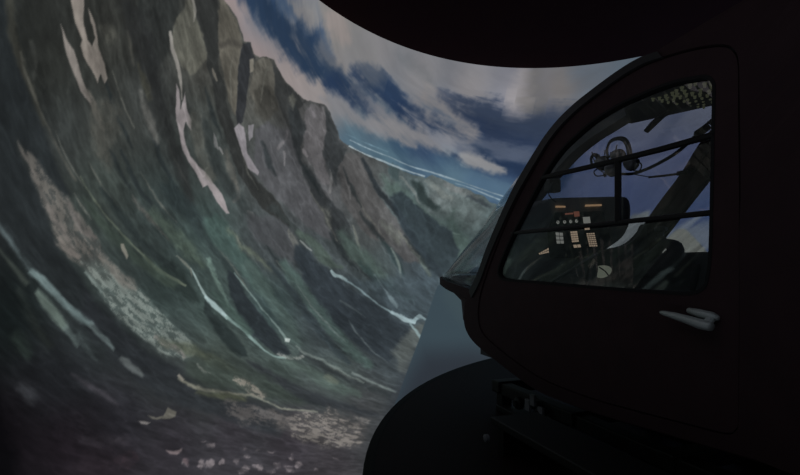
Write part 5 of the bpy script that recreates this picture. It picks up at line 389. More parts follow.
((120,115,106),0.171,0.341,0.8,0.7,[(-57.55,-10.01),(-57.34,-10.21),(-57.01,-10.48),(-56.67,-10.78),(-56.39,-11.05),(-56.13,-11.27),(-55.87,-11.51),(-55.58,-11.78),(-55.27,-12.06),(-54.85,-12.28),(-54.43,-12.47),(-54.06,-12.63),(-53.78,-12.73),(-53.46,-12.43),(-53.62,-12.23),(-53.88,-11.96),(-54.15,-11.67),(-54.39,-11.4),(-54.65,-11.18),(-54.92,-10.92),(-55.23,-10.64),(-55.59,-10.35),(-56.06,-10.14),(-56.55,-9.94),(-56.98,-9.78),(-57.29,-9.69)]),
((128,124,114),0.099,0.099,0.8,0.0,[(-64.06,-8.46),(-63.94,-8.58),(-63.76,-8.74),(-63.57,-8.91),(-63.45,-9.02),(-63.21,-8.86),(-63.34,-8.75),(-63.52,-8.58),(-63.71,-8.41),(-63.83,-8.3)]),
((104,110,104),0.105,0.209,0.6,0.0,[(-61.7,-7.82),(-61.66,-7.94),(-61.59,-8.11),(-61.48,-8.32),(-61.29,-8.52),(-60.99,-8.66),(-60.63,-8.79),(-60.29,-8.88),(-60.06,-8.95),(-60.02,-8.86),(-60.24,-8.76),(-60.55,-8.62),(-60.86,-8.46),(-61.08,-8.32),(-61.21,-8.2),(-61.33,-8.04),(-61.41,-7.88),(-61.48,-7.77)]),
((74,72,72),0.624,0.5,0.6,0.2,[(-53.43,-14.47),(-49.35,-15.12),(-45.01,-15.52),(-41.91,-16.76),(-39.46,-18.36),(-41.83,-20.2),(-45.34,-19.45),(-49.9,-17.55),(-52.45,-16.33)]),
((114,109,104),0.252,0.629,0.85,0.88,[(-51.11,-15.39),(-47.91,-15.19),(-45.01,-15.52),(-41.96,-16.99),(-39.76,-18.31),(-41.77,-19.99),(-44.5,-19.75),(-48.34,-18.34),(-50.94,-17.1)]),
((92,88,86),0.341,0.569,0.6,0.75,[(-59.96,-11.85),(-56.3,-12.64),(-52.56,-14.24),(-49.56,-16.14),(-52.4,-16.14),(-57.32,-13.98)]),
((108,104,100),0.199,0.398,0.5,0.6,[(-41.91,-16.76),(-38.95,-17.51),(-40.12,-18.48)]),
((116,108,110),0.142,0.406,0.612,0.55,[(-60.93,-15.4),(-61.04,-15.47),(-61.38,-15.45),(-61.8,-15.3),(-61.9,-15.12),(-61.67,-15.07),(-61.32,-15.14),(-61.02,-15.2)]),
((116,108,110),0.14,0.401,0.612,0.55,[(-61.81,-14.79),(-61.9,-14.81),(-62.08,-14.8),(-62.25,-14.73),(-62.32,-14.64),(-62.21,-14.61),(-62.05,-14.65),(-61.91,-14.71)]),
((116,108,110),0.152,0.434,0.612,0.55,[(-56.84,-16.71),(-56.97,-16.76),(-57.15,-16.76),(-57.35,-16.68),(-57.36,-16.57),(-57.28,-16.51),(-57.1,-16.53),(-56.92,-16.62)]),
((116,108,110),0.141,0.402,0.612,0.55,[(-61.09,-17.07),(-61.22,-17.27),(-61.57,-17.23),(-62.02,-16.98),(-62.01,-16.78),(-61.86,-16.62),(-61.41,-16.58),(-61.1,-16.81)]),
((116,108,110),0.138,0.394,0.612,0.55,[(-62.23,-16.71),(-62.48,-16.78),(-62.68,-16.84),(-62.85,-16.68),(-62.88,-16.51),(-62.74,-16.36),(-62.55,-16.3),(-62.32,-16.46)]),
((116,108,110),0.144,0.412,0.612,0.55,[(-59.95,-17.05),(-59.96,-17.26),(-60.23,-17.28),(-60.41,-17.12),(-60.4,-16.91),(-60.31,-16.79),(-60.08,-16.69),(-59.95,-16.91)]),
((116,108,110),0.133,0.38,0.612,0.55,[(-64.22,-15.91),(-64.23,-16.07),(-64.57,-15.99),(-64.92,-15.85),(-64.87,-15.71),(-64.71,-15.61),(-64.48,-15.63),(-64.27,-15.72)]),
((116,108,110),0.133,0.381,0.612,0.55,[(-64.36,-14.84),(-64.48,-14.92),(-64.66,-14.9),(-64.92,-14.78),(-64.89,-14.68),(-64.77,-14.61),(-64.59,-14.57),(-64.35,-14.72)]),
((116,108,110),0.148,0.424,0.612,0.55,[(-58.13,-17.59),(-58.2,-17.65),(-58.43,-17.67),(-58.6,-17.53),(-58.8,-17.39),(-58.67,-17.33),(-58.35,-17.37),(-58.08,-17.49)]),
((116,108,110),0.152,0.434,0.612,0.55,[(-56.61,-17.64),(-56.77,-17.67),(-56.98,-17.65),(-57.2,-17.54),(-57.36,-17.43),(-57.23,-17.4),(-56.93,-17.45),(-56.72,-17.53)]),
((116,108,110),0.149,0.426,0.612,0.55,[(-57.06,-18.85),(-57.34,-19.04),(-57.84,-18.85),(-58.31,-18.64),(-58.49,-18.41),(-58.04,-18.37),(-57.7,-18.33),(-57.25,-18.52)]),
((116,108,110),0.153,0.437,0.612,0.55,[(-55.73,-19.05),(-55.76,-19.16),(-56.18,-19.1),(-56.57,-18.99),(-56.7,-18.76),(-56.5,-18.69),(-56.08,-18.74),(-55.68,-18.88)]),
((116,108,110),0.158,0.453,0.612,0.55,[(-53.09,-19.7),(-53.33,-19.72),(-53.61,-19.71),(-54.01,-19.56),(-53.97,-19.46),(-53.94,-19.36),(-53.52,-19.4),(-53.14,-19.6)]),
((116,108,110),0.164,0.467,0.612,0.55,[(-50.97,-19.37),(-51.1,-19.55),(-51.45,-19.58),(-51.74,-19.35),(-51.66,-19.18),(-51.62,-18.95),(-51.25,-18.89),(-51.0,-19.17)]),
((116,108,110),0.164,0.469,0.612,0.55,[(-50.16,-20.4),(-50.52,-20.55),(-50.87,-20.55),(-51.14,-20.38),(-51.2,-20.12),(-51.08,-19.96),(-50.68,-19.91),(-50.33,-20.2)]),
((116,108,110),0.161,0.461,0.612,0.55,[(-51.52,-20.44),(-51.69,-20.54),(-52.13,-20.42),(-52.51,-20.32),(-52.66,-20.12),(-52.6,-20.0),(-52.03,-20.1),(-51.64,-20.24)]),
((116,108,110),0.159,0.454,0.612,0.55,[(-53.45,-18.01),(-53.65,-18.04),(-53.96,-17.97),(-54.29,-17.84),(-54.5,-17.73),(-54.3,-17.73),(-53.92,-17.81),(-53.52,-17.93)]),
((116,108,110),0.174,0.497,0.612,0.55,[(-45.3,-20.87),(-45.48,-20.9),(-45.73,-20.85),(-45.96,-20.8),(-45.99,-20.71),(-45.91,-20.66),(-45.69,-20.7),(-45.39,-20.77)]),
((116,108,110),0.155,0.443,0.612,0.55,[(-55.26,-17.33),(-55.37,-17.35),(-55.7,-17.31),(-55.96,-17.22),(-56.08,-17.11),(-55.86,-17.1),(-55.65,-17.12),(-55.39,-17.22)]),
((116,108,110),0.168,0.479,0.612,0.55,[(-48.47,-21.25),(-48.55,-21.31),(-48.74,-21.29),(-48.89,-21.21),(-48.95,-21.13),(-48.92,-21.05),(-48.68,-21.11),(-48.48,-21.19)]),
((116,108,110),0.156,0.444,0.612,0.55,[(-54.3,-19.95),(-54.5,-19.99),(-54.8,-19.95),(-55.11,-19.83),(-55.27,-19.67),(-54.99,-19.63),(-54.71,-19.66),(-54.37,-19.84)]),
((98,96,88),0.085,0.113,0.9,0.0,[(-67.62,-10.99),(-66.85,-11.39),(-66.01,-11.48),(-65.63,-11.15),(-65.37,-10.87),(-64.98,-11.23),(-64.58,-11.5),(-64.75,-11.89),(-65.31,-11.92),(-66.35,-11.65),(-67.17,-11.43)]),
((118,114,112),0.081,0.072,0.9,0.0,[(-68.58,-11.22),(-67.99,-11.34),(-67.41,-11.66),(-67.74,-11.73),(-68.32,-11.53)]),
((112,100,102),0.085,0.094,0.85,0.0,[(-66.19,-14.28),(-65.38,-14.61),(-64.49,-14.63),(-64.54,-14.87),(-65.12,-14.95),(-65.83,-14.64)]),
((96,82,86),0.134,0.382,0.612,0.55,[(-63.98,-15.9),(-64.1,-16.08),(-64.36,-16.06),(-64.56,-15.87),(-64.66,-15.69),(-64.49,-15.54),(-64.24,-15.57),(-63.91,-15.77)]),
((66,62,68),0.117,0.335,0.432,0.55,[(-70.33,-12.14),(-70.5,-12.17),(-70.7,-12.15),(-70.89,-12.1),(-70.99,-11.95),(-70.94,-11.85),(-70.66,-11.87),(-70.37,-12.02)]),
((54,50,56),0.11,0.314,0.36,0.55,[(-72.64,-11.37),(-72.78,-11.48),(-73.16,-11.38),(-73.56,-11.23),(-73.51,-11.11),(-73.53,-10.97),(-73.11,-11.0),(-72.71,-11.22)]),
((62,50,56),0.118,0.336,0.36,0.55,[(-69.08,-14.25),(-69.7,-14.61),(-70.4,-14.62),(-71.01,-13.98),(-71.66,-13.39),(-70.9,-13.18),(-70.11,-13.17),(-69.41,-13.59)]),
((158,174,180),0.086,0.043,0.9,0.0,[(-42.43,16.1),(-41.97,15.98),(-41.3,15.8),(-40.53,15.61),(-39.77,15.42),(-39.01,15.26),(-38.2,15.12),(-37.39,14.97),(-36.59,14.82),(-35.84,14.65),(-35.11,14.48),(-34.36,14.31),(-33.53,14.14),(-32.53,13.97),(-31.39,13.78),(-30.35,13.61),(-29.63,13.49),(-29.59,13.65),(-30.31,13.78),(-31.35,13.96),(-32.48,14.16),(-33.48,14.34),(-34.29,14.52),(-35.04,14.69),(-35.78,14.85),(-36.53,15.01),(-37.33,15.16),(-38.15,15.3),(-38.95,15.44),(-39.72,15.57),(-40.49,15.73),(-41.26,15.91),(-41.94,16.06),(-42.41,16.16)]),
((150,168,176),0.089,0.03,0.85,0.0,[(-42.44,16.84),(-41.92,16.72),(-41.19,16.56),(-40.32,16.37),(-39.43,16.18),(-38.47,16.01),(-37.41,15.83),(-36.35,15.64),(-35.39,15.45),(-34.56,15.25),(-33.82,15.06),(-33.09,14.87),(-32.3,14.69),(-31.43,14.54),(-30.53,14.4),(-29.59,14.26),(-28.57,14.1),(-27.43,13.9),(-26.2,13.67),(-24.95,13.42),(-23.78,13.18),(-22.69,12.93),(-21.65,12.67),(-20.65,12.42),(-19.67,12.18),(-18.66,11.93),(-17.63,11.69),(-16.73,11.47),(-16.1,11.32),(-16.07,11.46),(-16.69,11.63),(-17.58,11.86),(-18.61,12.11),(-19.62,12.37),(-20.59,12.61),(-21.6,12.86),(-22.64,13.12),(-23.73,13.37),(-24.91,13.62),(-26.15,13.86),(-27.38,14.09),(-28.53,14.3),(-29.55,14.45),(-30.51,14.57),(-31.4,14.68),(-32.26,14.82),(-33.05,14.99),(-33.78,15.17),(-34.52,15.36),(-35.35,15.55),(-36.33,15.74),(-37.39,15.92),(-38.44,16.11),(-39.4,16.28),(-40.3,16.45),(-41.16,16.63),(-41.9,16.78),(-42.42,16.89)]),
((150,170,180),0.092,0.031,0.9,0.0,[(-24.56,12.97),(-24.05,12.85),(-23.31,12.69),(-22.48,12.49),(-21.68,12.28),(-20.9,12.06),(-20.07,11.8),(-19.29,11.55),(-18.61,11.33),(-18.04,11.16),(-17.56,11.03),(-17.17,10.92),(-16.89,10.84),(-16.84,11.01),(-17.11,11.1),(-17.49,11.23),(-17.96,11.39),(-18.52,11.57),(-19.2,11.78),(-19.99,12.03),(-20.82,12.28),(-21.62,12.5),(-22.43,12.68),(-23.28,12.84),(-24.02,12.97),(-24.54,13.05)]),
((112,140,154),0.098,0.028,0.6,0.0,[(-43.22,17.45),(-42.63,17.34),(-41.79,17.18),(-40.83,16.99),(-39.89,16.81),(-38.9,16.64),(-37.82,16.45),(-36.85,16.28),(-36.17,16.16),(-36.15,16.21),(-36.83,16.34),(-37.8,16.53),(-38.87,16.72),(-39.86,16.9),(-40.8,17.07),(-41.76,17.25),(-42.61,17.4),(-43.2,17.49)]),
((132,150,152),0.109,0.109,0.9,0.0,[(-43.51,0.77),(-43.44,0.64),(-43.32,0.44),(-43.16,0.23),(-42.95,0.02),(-42.67,-0.08),(-42.41,-0.12),(-42.18,-0.16),(-41.97,-0.21),(-41.73,-0.31),(-41.47,-0.44),(-41.22,-0.57),(-41.05,-0.66),(-40.87,-0.46),(-41.02,-0.35),(-41.25,-0.19),(-41.51,-0.02),(-41.78,0.13),(-42.04,0.23),(-42.29,0.29),(-42.48,0.35),(-42.61,0.42),(-42.78,0.51),(-42.96,0.65),(-43.14,0.81),(-43.27,0.91)]),
((116,134,138),0.099,0.085,0.9,0.0,[(-41.33,-0.51),(-40.97,-0.69),(-40.45,-0.95),(-39.88,-1.26),(-39.35,-1.56),(-38.89,-1.88),(-38.43,-2.22),(-37.98,-2.56),(-37.53,-2.9),(-37.07,-3.23),(-36.62,-3.56),(-36.16,-3.88),(-35.7,-4.17),(-35.19,-4.45),(-34.65,-4.71),(-34.17,-4.93),(-33.84,-5.09),(-33.67,-4.81),(-34.01,-4.66),(-34.49,-4.46),(-35.02,-4.22),(-35.52,-3.96),(-35.98,-3.69),(-36.44,-3.39),(-36.9,-3.07),(-37.36,-2.75),(-37.82,-2.41),(-38.27,-2.07),(-38.73,-1.72),(-39.2,-1.4),(-39.74,-1.09),(-40.32,-0.78),(-40.84,-0.52),(-41.2,-0.34)]),
((138,156,160),0.116,0.204,0.9,0.0,[(-34.3,-4.77),(-34.04,-4.96),(-33.66,-5.22),(-33.23,-5.5),(-32.85,-5.75),(-32.51,-5.93),(-32.19,-6.1),(-31.87,-6.25),(-31.55,-6.38),(-31.19,-6.46),(-30.85,-6.5),(-30.56,-6.52),(-30.36,-6.53),(-30.29,-6.13),(-30.48,-6.09),(-30.75,-6.04),(-31.05,-5.97),(-31.32,-5.89),(-31.58,-5.78),(-31.86,-5.65),(-32.17,-5.49),(-32.5,-5.31),(-32.92,-5.12),(-33.39,-4.9),(-33.82,-4.69),(-34.13,-4.55)]),
((128,146,150),0.133,0.236,0.85,0.0,[(-30.71,-6.28),(-30.47,-6.22),(-30.15,-6.11),(-29.83,-6.03),(-29.63,-6.03),(-29.41,-6.03),(-29.06,-6.11),(-28.71,-6.22),(-28.45,-6.28),(-28.29,-6.04),(-28.49,-5.89),(-28.8,-5.69),(-29.19,-5.48),(-29.64,-5.35),(-30.08,-5.49),(-30.44,-5.7),(-30.71,-5.91),(-30.88,-6.06)]),
((116,134,136),0.117,0.117,0.8,0.0,[(-31.39,-6.46),(-31.24,-6.66),(-31.02,-6.95),(-30.78,-7.28),(-30.55,-7.6),(-30.3,-7.92),(-30.04,-8.28),(-29.8,-8.6),(-29.63,-8.82),(-29.49,-8.76),(-29.63,-8.52),(-29.83,-8.18),(-30.06,-7.81),(-30.28,-7.46),(-30.53,-7.15),(-30.79,-6.83),(-31.03,-6.55),(-31.2,-6.36)]),
((98,112,116),0.173,0.115,0.75,0.0,[(-36.84,0.22),(-36.58,-0.13),(-36.18,-0.63),(-35.75,-1.18),(-35.38,-1.69),(-35.06,-2.13),(-34.76,-2.57),(-34.48,-2.98),(-34.22,-3.35),(-33.91,-3.65),(-33.63,-3.92),(-33.38,-4.13),(-33.2,-4.27),(-32.96,-4.1),(-33.09,-3.93),(-33.3,-3.69),(-33.53,-3.41),(-33.77,-3.1),(-34.06,-2.76),(-34.37,-2.37),(-34.7,-1.95),(-35.06,-1.52),(-35.49,-1.03),(-35.97,-0.5),(-36.41,-0.03),(-36.72,0.3)]),
((57,71,79),0.088,0.0,1,0.0,[(-26.63,-1.54),(-28.32,-5.35),(-30.04,-8.76),(-31.85,-11.76),(-34.19,-15.31),(-37.28,-19.22),(-41.14,-24.14),(-50.54,-32.36),(-41.57,-35.57),(-31.69,-38.37),(-21.14,-40.54),(-10.3,-41.92),(0.38,-42.49),(2.91,-36.05),(4.91,-28.89),(6.43,-21.06),(7.49,-12.67),(8.1,-3.87),(-2.16,-1.05),(-13.19,1.82),(-21.31,0.95)]),
((46,51,59),2.299,0.0,0.85,0.0,[(-31.99,-12.78),(-34.19,-15.31),(-41.14,-24.14),(-50.54,-32.36),(-41.57,-35.57),(-31.69,-38.37),(-21.14,-40.54),(-10.3,-41.92),(0.38,-42.49),(1.33,-34.55),(1.64,-25.56),(1.3,-15.61),(-10.8,-12.58),(-21.94,-10.65),(-29.25,-10.41)]),
((64,78,82),1.215,0.0,0.45,0.0,[(-24.26,1.82),(-21.97,1.82),(-21.02,-7.9),(-23.51,-6.39),(-25.94,-2.95)])]
DOME_C = Vector((3.4, 2.6, 1.4)); DOME_R = 6.3; FLOOR_Z = -1.6
def ceil_z(x, y): return .12939*x - .21822*y + 5.97770
rng = np.random.default_rng(11); TAB = rng.random((256, 256)).astype(np.float32)
def vnoise(x, y):
    xi = np.floor(x).astype(np.int64); yi = np.floor(y).astype(np.int64); fx = x-xi; fy = y-yi
    fx = fx*fx*(3-2*fx); fy = fy*fy*(3-2*fy); X = xi & 255; Y = yi & 255; X1 = (X+1) & 255; Y1 = (Y+1) & 255
    return (TAB[X, Y]*(1-fx)+TAB[X1, Y]*fx)*(1-fy) + (TAB[X, Y1]*(1-fx)+TAB[X1, Y1]*fx)*fy
def fbm(x, y, o=4, gain=.55):
    t = 0; a = 1; w = 0
    for k in range(o): t = t + a*vnoise(x*2**k+17.3*k, y*2**k+9.1*k); w += a; a *= gain
    return t/w
def idw(a, e, tones):
    num = np.zeros((len(a), 3)); den = np.zeros(len(a))
    for (ca, ce, r, g, b) in tones:
        w = 1/(((a-ca)**2+(e-ce)**2)+6.0)**1.7
        den += w; num += w[:, None]*np.array([r, g, b], float)
    return num/den[:, None]
def paint_picture(az, el):
    n = len(az); ra = np.radians(az); re = np.radians(el)
    d = np.stack([np.sin(ra)*np.cos(re), np.cos(ra)*np.cos(re), np.sin(re)], 1)
    # coordinates across and along the run of the slopes, fitted over the dome
    u = (np.clip(az, -84, 24)+30)/50; v = (np.clip(el, -24, 26)-3)/25
    cr = 0; ct = 0; k = 0
    for i in range(6):
        for j in range(6-i):
            q = u**i*v**j; cr = cr+FLOW_ACROSS[k]*q; ct = ct+FLOW_ALONG[k]*q; k += 1
    out = (az-np.clip(az, -84, 24)); oue = el-np.clip(el, -24, 26)
    cr = (cr+out*.6+oue*.4)*1.25; ct = ct+out*.5-oue*.6
    W1 = fbm(cr/1.6, ct/5, 4)-.5; W2 = fbm(cr/1.6+50, ct/5+31, 4)-.5
    V1 = fbm(az/1.1, el/1.1, 4)-.5; V2 = fbm(az/1.1+80, el/1.1+13, 4)-.5
    streak = fbm(cr/1.1+11, ct/6, 6, .62); grain = fbm(cr/.32, ct/1.1, 4, .7); patch = fbm(cr/.42+5, ct/.8, 4, .75); broad = fbm(cr/4+3, ct/12+7, 3)
    crag = fbm(cr/.9+9, ct/1.8+4, 5, .65)
    wisp = fbm(cr/1.5+71, ct/11+3, 5, .6)
    rn = 1-np.abs(2*fbm(cr/1.4+31, ct/4.5+5, 4, .6)-1); ridge = np.clip((rn-.80)/.2, 0, 1)**1.5
    C = idw(az, el, SKY_TONES); C *= (1+.22*(wisp-.5))[:, None]
    land_tone = idw(az, el, LAND_TONES)
    relief = .48*(streak-.5) + .34*(grain-.5) + .30*(broad-.5) + .16*(ridge-.25) + .36*(crag-.5)*np.clip((el+2)/10, .25, 1)
    relief = relief*.82
    land_tone = land_tone*.94+land_tone.mean(1, keepdims=True)*.06
    land_tone *= (1 + relief)[:, None]
    land = np.zeros(n)
    for i, (col, soft, rough, al, tex, pts) in enumerate(SHAPES):
        Q = np.array(pts, float); pad = soft*1.2+rough*1.2+.2
        # beyond the traced part the ridge simply goes on
        if isinstance(col, str): Q[:, 0] = np.where(Q[:, 0] < -96, -200, np.where(Q[:, 0] > 36, 200, Q[:, 0])); Q[:, 1] = np.where(Q[:, 1] < -26, -80, Q[:, 1])
        lo = Q.min(0)-pad; hi = Q.max(0)+pad
        idx = np.nonzero((az > lo[0]) & (az < hi[0]) & (el > lo[1]) & (el < hi[1]))[0]
        if not len(idx): continue
        x = az[idx] + rough*1.5*(W1[idx]*1.1+V1[idx]*1.1); y = el[idx] + rough*1.5*(W2[idx]*1.1+V2[idx]*1.1)
        ins = np.zeros(len(idx), bool); dd = np.full(len(idx), 1e9)
        for k in range(len(Q)):
            x0, y0 = Q[k-1]; x1, y1 = Q[k]; dx, dy = x1-x0, y1-y0
            t = np.clip(((x-x0)*dx+(y-y0)*dy)/(dx*dx+dy*dy+1e-9), 0, 1)
            dd = np.minimum(dd, (x-x0-t*dx)**2+(y-y0-t*dy)**2)
            if dy: ins ^= ((y0 > y) != (y1 > y)) & (x < x0+(y-y0)*dx/dy)
        sd = np.where(ins, 1, -1)*np.sqrt(dd)
        sky = i < MARKS['sky']
        if rough: sd = sd + (soft*(.7+6.5*(wisp[idx]-.5)) if sky else soft*2*(streak[idx]-.5)+soft*1.6*(crag[idx]-.5))
        if sky: soft = soft*1.6
        elif MARKS['main'] <= i < MARKS['mt']: al = al**.6
        a = np.clip(sd/(2*soft+1e-6)+.5, 0, 1); a = a*a*(3-2*a)*al
        if tex:
            m = np.clip((patch[idx]*.6+grain[idx]*.4-.47)*9+.25, 0, 1); a *= 1-tex+tex*m
        a = a[:, None]
        if isinstance(col, str): C[idx] = C[idx]*(1-a)+land_tone[idx]*a; land[idx] = np.maximum(land[idx], a[:, 0])
        else:
            c = np.array(col, float)[None, :]
            if MARKS['far0'] <= i < MARKS['mt']: c = c*.9+c.mean()*.1
            if sky: c = c*.96+c.mean()*.02
            if i >= MARKS['p']-3: f = np.ones(len(idx))
            elif i >= MARKS['far0']-1: f = 1+.85*relief[idx]
            else: f = 1+.30*(wisp[idx]-.5)
            C[idx] = C[idx]*(1-a)+c*f[:, None]*a
    C = np.where((land > .5)[:, None], C*np.clip(C.mean(1, keepdims=True)/66, .3, 1.6)**.22, C)      # the projector's contrast
    C = np.clip(C/255, 0, 1)
    return np.where(C <= .04045, C/12.92, ((C+.055)/1.055)**2.4)
def build_screen():
    azs = np.concatenate([np.arange(-165, -86, 1.0), np.arange(-86, -45, .085), np.arange(-45, 22, .115), np.arange(22, 40, .3), np.arange(40, 118, 1.5)])
    els = np.concatenate([np.arange(-30, -24, .5), np.arange(-24, 30, .09), np.arange(30, 60, 1.0)])
    A, E = np.meshgrid(azs, els); na = len(azs); ne = len(els)
    a = A.ravel(); e = E.ravel(); ra = np.radians(a); re = np.radians(e)
    co = np.stack([np.sin(ra)*np.cos(re), np.cos(ra)*np.cos(re), np.sin(re)], 1)*DOME_R + np.array(DOME_C)
    keep = (co[:, 2] < .12939*co[:, 0]-.21822*co[:, 1]+5.9777+.08) & (co[:, 2] > FLOOR_Z-.1)
    i = np.arange(na*ne).reshape(ne, na); q = np.stack([i[:-1, :-1], i[:-1, 1:], i[1:, 1:], i[1:, :-1]], -1).reshape(-1, 4)
    q = q[keep[q].all(1)]
    used = np.zeros(na*ne, bool); used[q.ravel()] = True; remap = np.cumsum(used)-1; q = remap[q]; co = co[used]
    rgb = paint_picture(a[used], e[used])
    me = bpy.data.meshes.new('projection_screen')
    me.vertices.add(len(co)); me.vertices.foreach_set('co', co.astype(np.float32).ravel())
    me.loops.add(q.size); me.loops.foreach_set('vertex_index', q.astype(np.int32).ravel())
    me.polygons.add(len(q)); me.polygons.foreach_set('loop_start', np.arange(0, q.size, 4, dtype=np.int32))
    me.polygons.foreach_set('use_smooth', np.ones(len(q), bool)); me.update(calc_edges=True)
    ca = me.color_attributes.new('picture', 'FLOAT_COLOR', 'POINT')
    ca.data.foreach_set('color', np.concatenate([rgb, np.ones((len(rgb), 1))], 1).astype(np.float32).ravel())
    m = bpy.data.materials.new('projected_picture'); m.use_nodes = True; nt = m.node_tree; b = nt.nodes['Principled BSDF']
    b.inputs['Base Color'].default_value = (.02, .02, .02, 1); b.inputs['Roughness'].default_value = 1; b.inputs['Specular IOR Level'].default_value = 0
    at = nt.nodes.new('ShaderNodeVertexColor'); at.layer_name = 'picture'
    nt.links.new(at.outputs['Color'], b.inputs['Emission Color']); b.inputs['Emission Strength'].default_value = 1.0
    me.materials.append(m)
    o = bpy.data.objects.new('projection_screen', me); COL.objects.link(o)
    setp(o, 'curved dome projection screen showing a rocky mountain valley under streaked clouds', 'screen')
build_screen()

# ------------------------------------------------------------------ the room
def room_box(name, lo, hi, mat):
    c = [(a+b)/2 for a, b in zip(lo, hi)]; s = [b-a for a, b in zip(lo, hi)]
    return setp(MB().box(c, s).build(name, mat, world=True), kind='structure')
room_box('floor', (-3.6, -4.6, FLOOR_Z-.1), (10.6, 9.4, FLOOR_Z), 'floor')
room_box('wall_left', (-3.7, -4.6, FLOOR_Z), (-3.6, 9.4, 7.6), 'wall')
room_box('wall_right', (10.6, -4.6, FLOOR_Z), (10.7, 9.4, 7.6), 'wall')
room_box('wall_back', (-3.7, -4.7, FLOOR_Z), (10.7, -4.6, 7.6), 'wall')
room_box('wall_front', (-3.7, 9.4, FLOOR_Z), (10.7, 9.5, 7.6), 'wall')
cl = MB(); cs = [(-3.6, -4.6), (10.6, -4.6), (10.6, 9.4), (-3.6, 9.4)]
cl.prism([(x, y, ceil_z(x, y)) for x, y in cs], (0, 0, .12))
setp(cl.build('ceiling', 'ceiling', world=True), kind='structure')

# ------------------------------------------------------------------ the round platform
PC = Vector((4.322, 2.847, .55)); PR = 4.512
pl = bpy.data.objects.new('round_platform', None); COL.objects.link(pl); pl.location = (PC.x, PC.y, FLOOR_Z)
setp(pl, 'black round raised platform below the helicopter nose', 'platform')
def plat(name, mat, prof, n=160, smooth=False):
    mb = MB().lathe((0, 0, 0), (0, 0, 1), [(r, h) for r, h in prof], n)
    return mb.build(name, mat, pl, world=True, smooth=smooth)
H0 = PC.z-FLOOR_Z
plat('deck', 'deck', [(PR-.06, H0-.06), (PR-.06, H0)])
plat('edge_rim', 'rim', [(PR-.058, H0-.14), (PR-.008, H0-.14), (PR, H0-.13), (PR, H0-.008), (PR-.008, H0), (PR-.05, H0), (PR-.058, H0-.002)])
plat('skirt', 'rim', [(PR-.12, H0-.4), (PR-.1, H0-.06)])
plat('pedestal', 'steel', [(1.6, 0), (1.6, .1), (1.1, .2), (1.0, H0-.35), (1.8, H0-.06)])

# ------------------------------------------------------------------ helicopter cabin
HC = Thing('helicopter_cabin', (1.8, 2.4, -.80), 'dark maroon helicopter cabin on its stand, nose facing the curved screen', 'helicopter')
root = HC.o
PIL = [(1.848,1.911,0.947), (1.942,1.917,0.959), (2.029,1.915,0.956), (2.116,1.908,0.940), (2.206,1.898,0.917), (2.301,1.887,0.889), (2.386,1.876,0.861), (2.502,1.857,0.806), (2.605,1.836,0.731), (2.687,1.818,0.652), (2.781,1.806,0.566), (2.892,1.800,0.470), (2.995,1.800,0.373), (3.111,1.800,0.252), (3.263,1.800,0.083), (3.398,1.801,-0.092), (3.532,1.805,-0.213)]
BOT = [(3.626,1.811,-0.308), (3.650,1.813,-0.452), (3.582,1.812,-0.533), (3.451,1.809,-0.588), (3.224,1.810,-0.642), (2.922,1.816,-0.710), (2.663,1.819,-0.750), (2.272,1.819,-0.746), (1.933,1.817,-0.725), (1.618,1.815,-0.702), (1.373,1.813,-0.684)]
REAR = [(.9, 0, -.70), (.2, 0, -.68), (-.9, 0, -.68), (-.9, 0, 1.05), (.2, 0, 1.05), (.9, 0, 1.02), (1.4, 0, .985)]
outer = dens(smooth_loop(PIL, 3, False) + smooth_loop(BOT, 3, False) + REAR, .12)
DOOR = [(1.410,1.800,-0.244), (1.399,1.800,0.115), (1.391,1.800,0.440), (1.398,1.814,0.627), (1.412,1.834,0.724), (1.438,1.849,0.781), (1.490,1.863,0.825), (1.602,1.876,0.862), (1.733,1.886,0.887), (1.878,1.893,0.904), (1.985,1.891,0.899), (2.144,1.881,0.875), (2.291,1.865,0.831), (2.448,1.843,0.758), (2.576,1.821,0.665), (2.685,1.805,0.555), (2.796,1.800,0.457), (2.900,1.800,0.364), (3.022,1.800,0.233), (3.154,1.800,0.074), (3.280,1.800,-0.097), (3.370,1.800,-0.240), (3.403,1.801,-0.376), (3.348,1.803,-0.489), (3.147,1.805,-0.564), (2.855,1.810,-0.635), (2.603,1.813,-0.674), (2.226,1.813,-0.680), (1.914,1.812,-0.663), (1.613,1.810,-0.642), (1.483,1.809,-0.630), (1.441,1.808,-0.603), (1.426,1.805,-0.549)]
WIN = [(1.510,1.819,0.654), (1.504,1.801,0.504), (1.517,1.800,0.237), (1.530,1.800,0.027), (1.544,1.800,-0.058), (1.560,1.800,-0.093), (1.597,1.800,-0.112), (1.658,1.800,-0.119), (1.899,1.800,-0.120), (2.311,1.800,-0.117), (2.775,1.800,-0.111), (3.016,1.800,-0.109), (3.098,1.800,-0.095), (3.116,1.800,-0.060), (3.083,1.800,0.000), (2.963,1.800,0.140), (2.822,1.800,0.276), (2.733,1.800,0.364), (2.571,1.802,0.513), (2.444,1.811,0.607), (2.320,1.821,0.666), (2.198,1.831,0.711), (2.056,1.838,0.740), (1.918,1.841,0.751), (1.737,1.841,0.752), (1.603,1.836,0.731), (1.550,1.832,0.716), (1.523,1.826,0.691)]
door_o = dens(smooth_loop(DOOR, 3), .05); win_o = dens(smooth_loop(WIN, 3), .04)
def inset(loop, d):
    n = len(loop); out = []
    area = sum(loop[i][0]*loop[(i+1) % n][2]-loop[(i+1) % n][0]*loop[i][2] for i in range(n)); sg = 1 if area > 0 else -1
    for i in range(n):
        a = loop[i-1]; b = loop[(i+1) % n]; tx, tz = b[0]-a[0], b[2]-a[2]; L = math.hypot(tx, tz)+1e-9
        s = loop[i][0]-sg*tz/L*d; z = loop[i][2]+sg*tx/L*d; out.append(Vector((s, 0, z)))
    return out
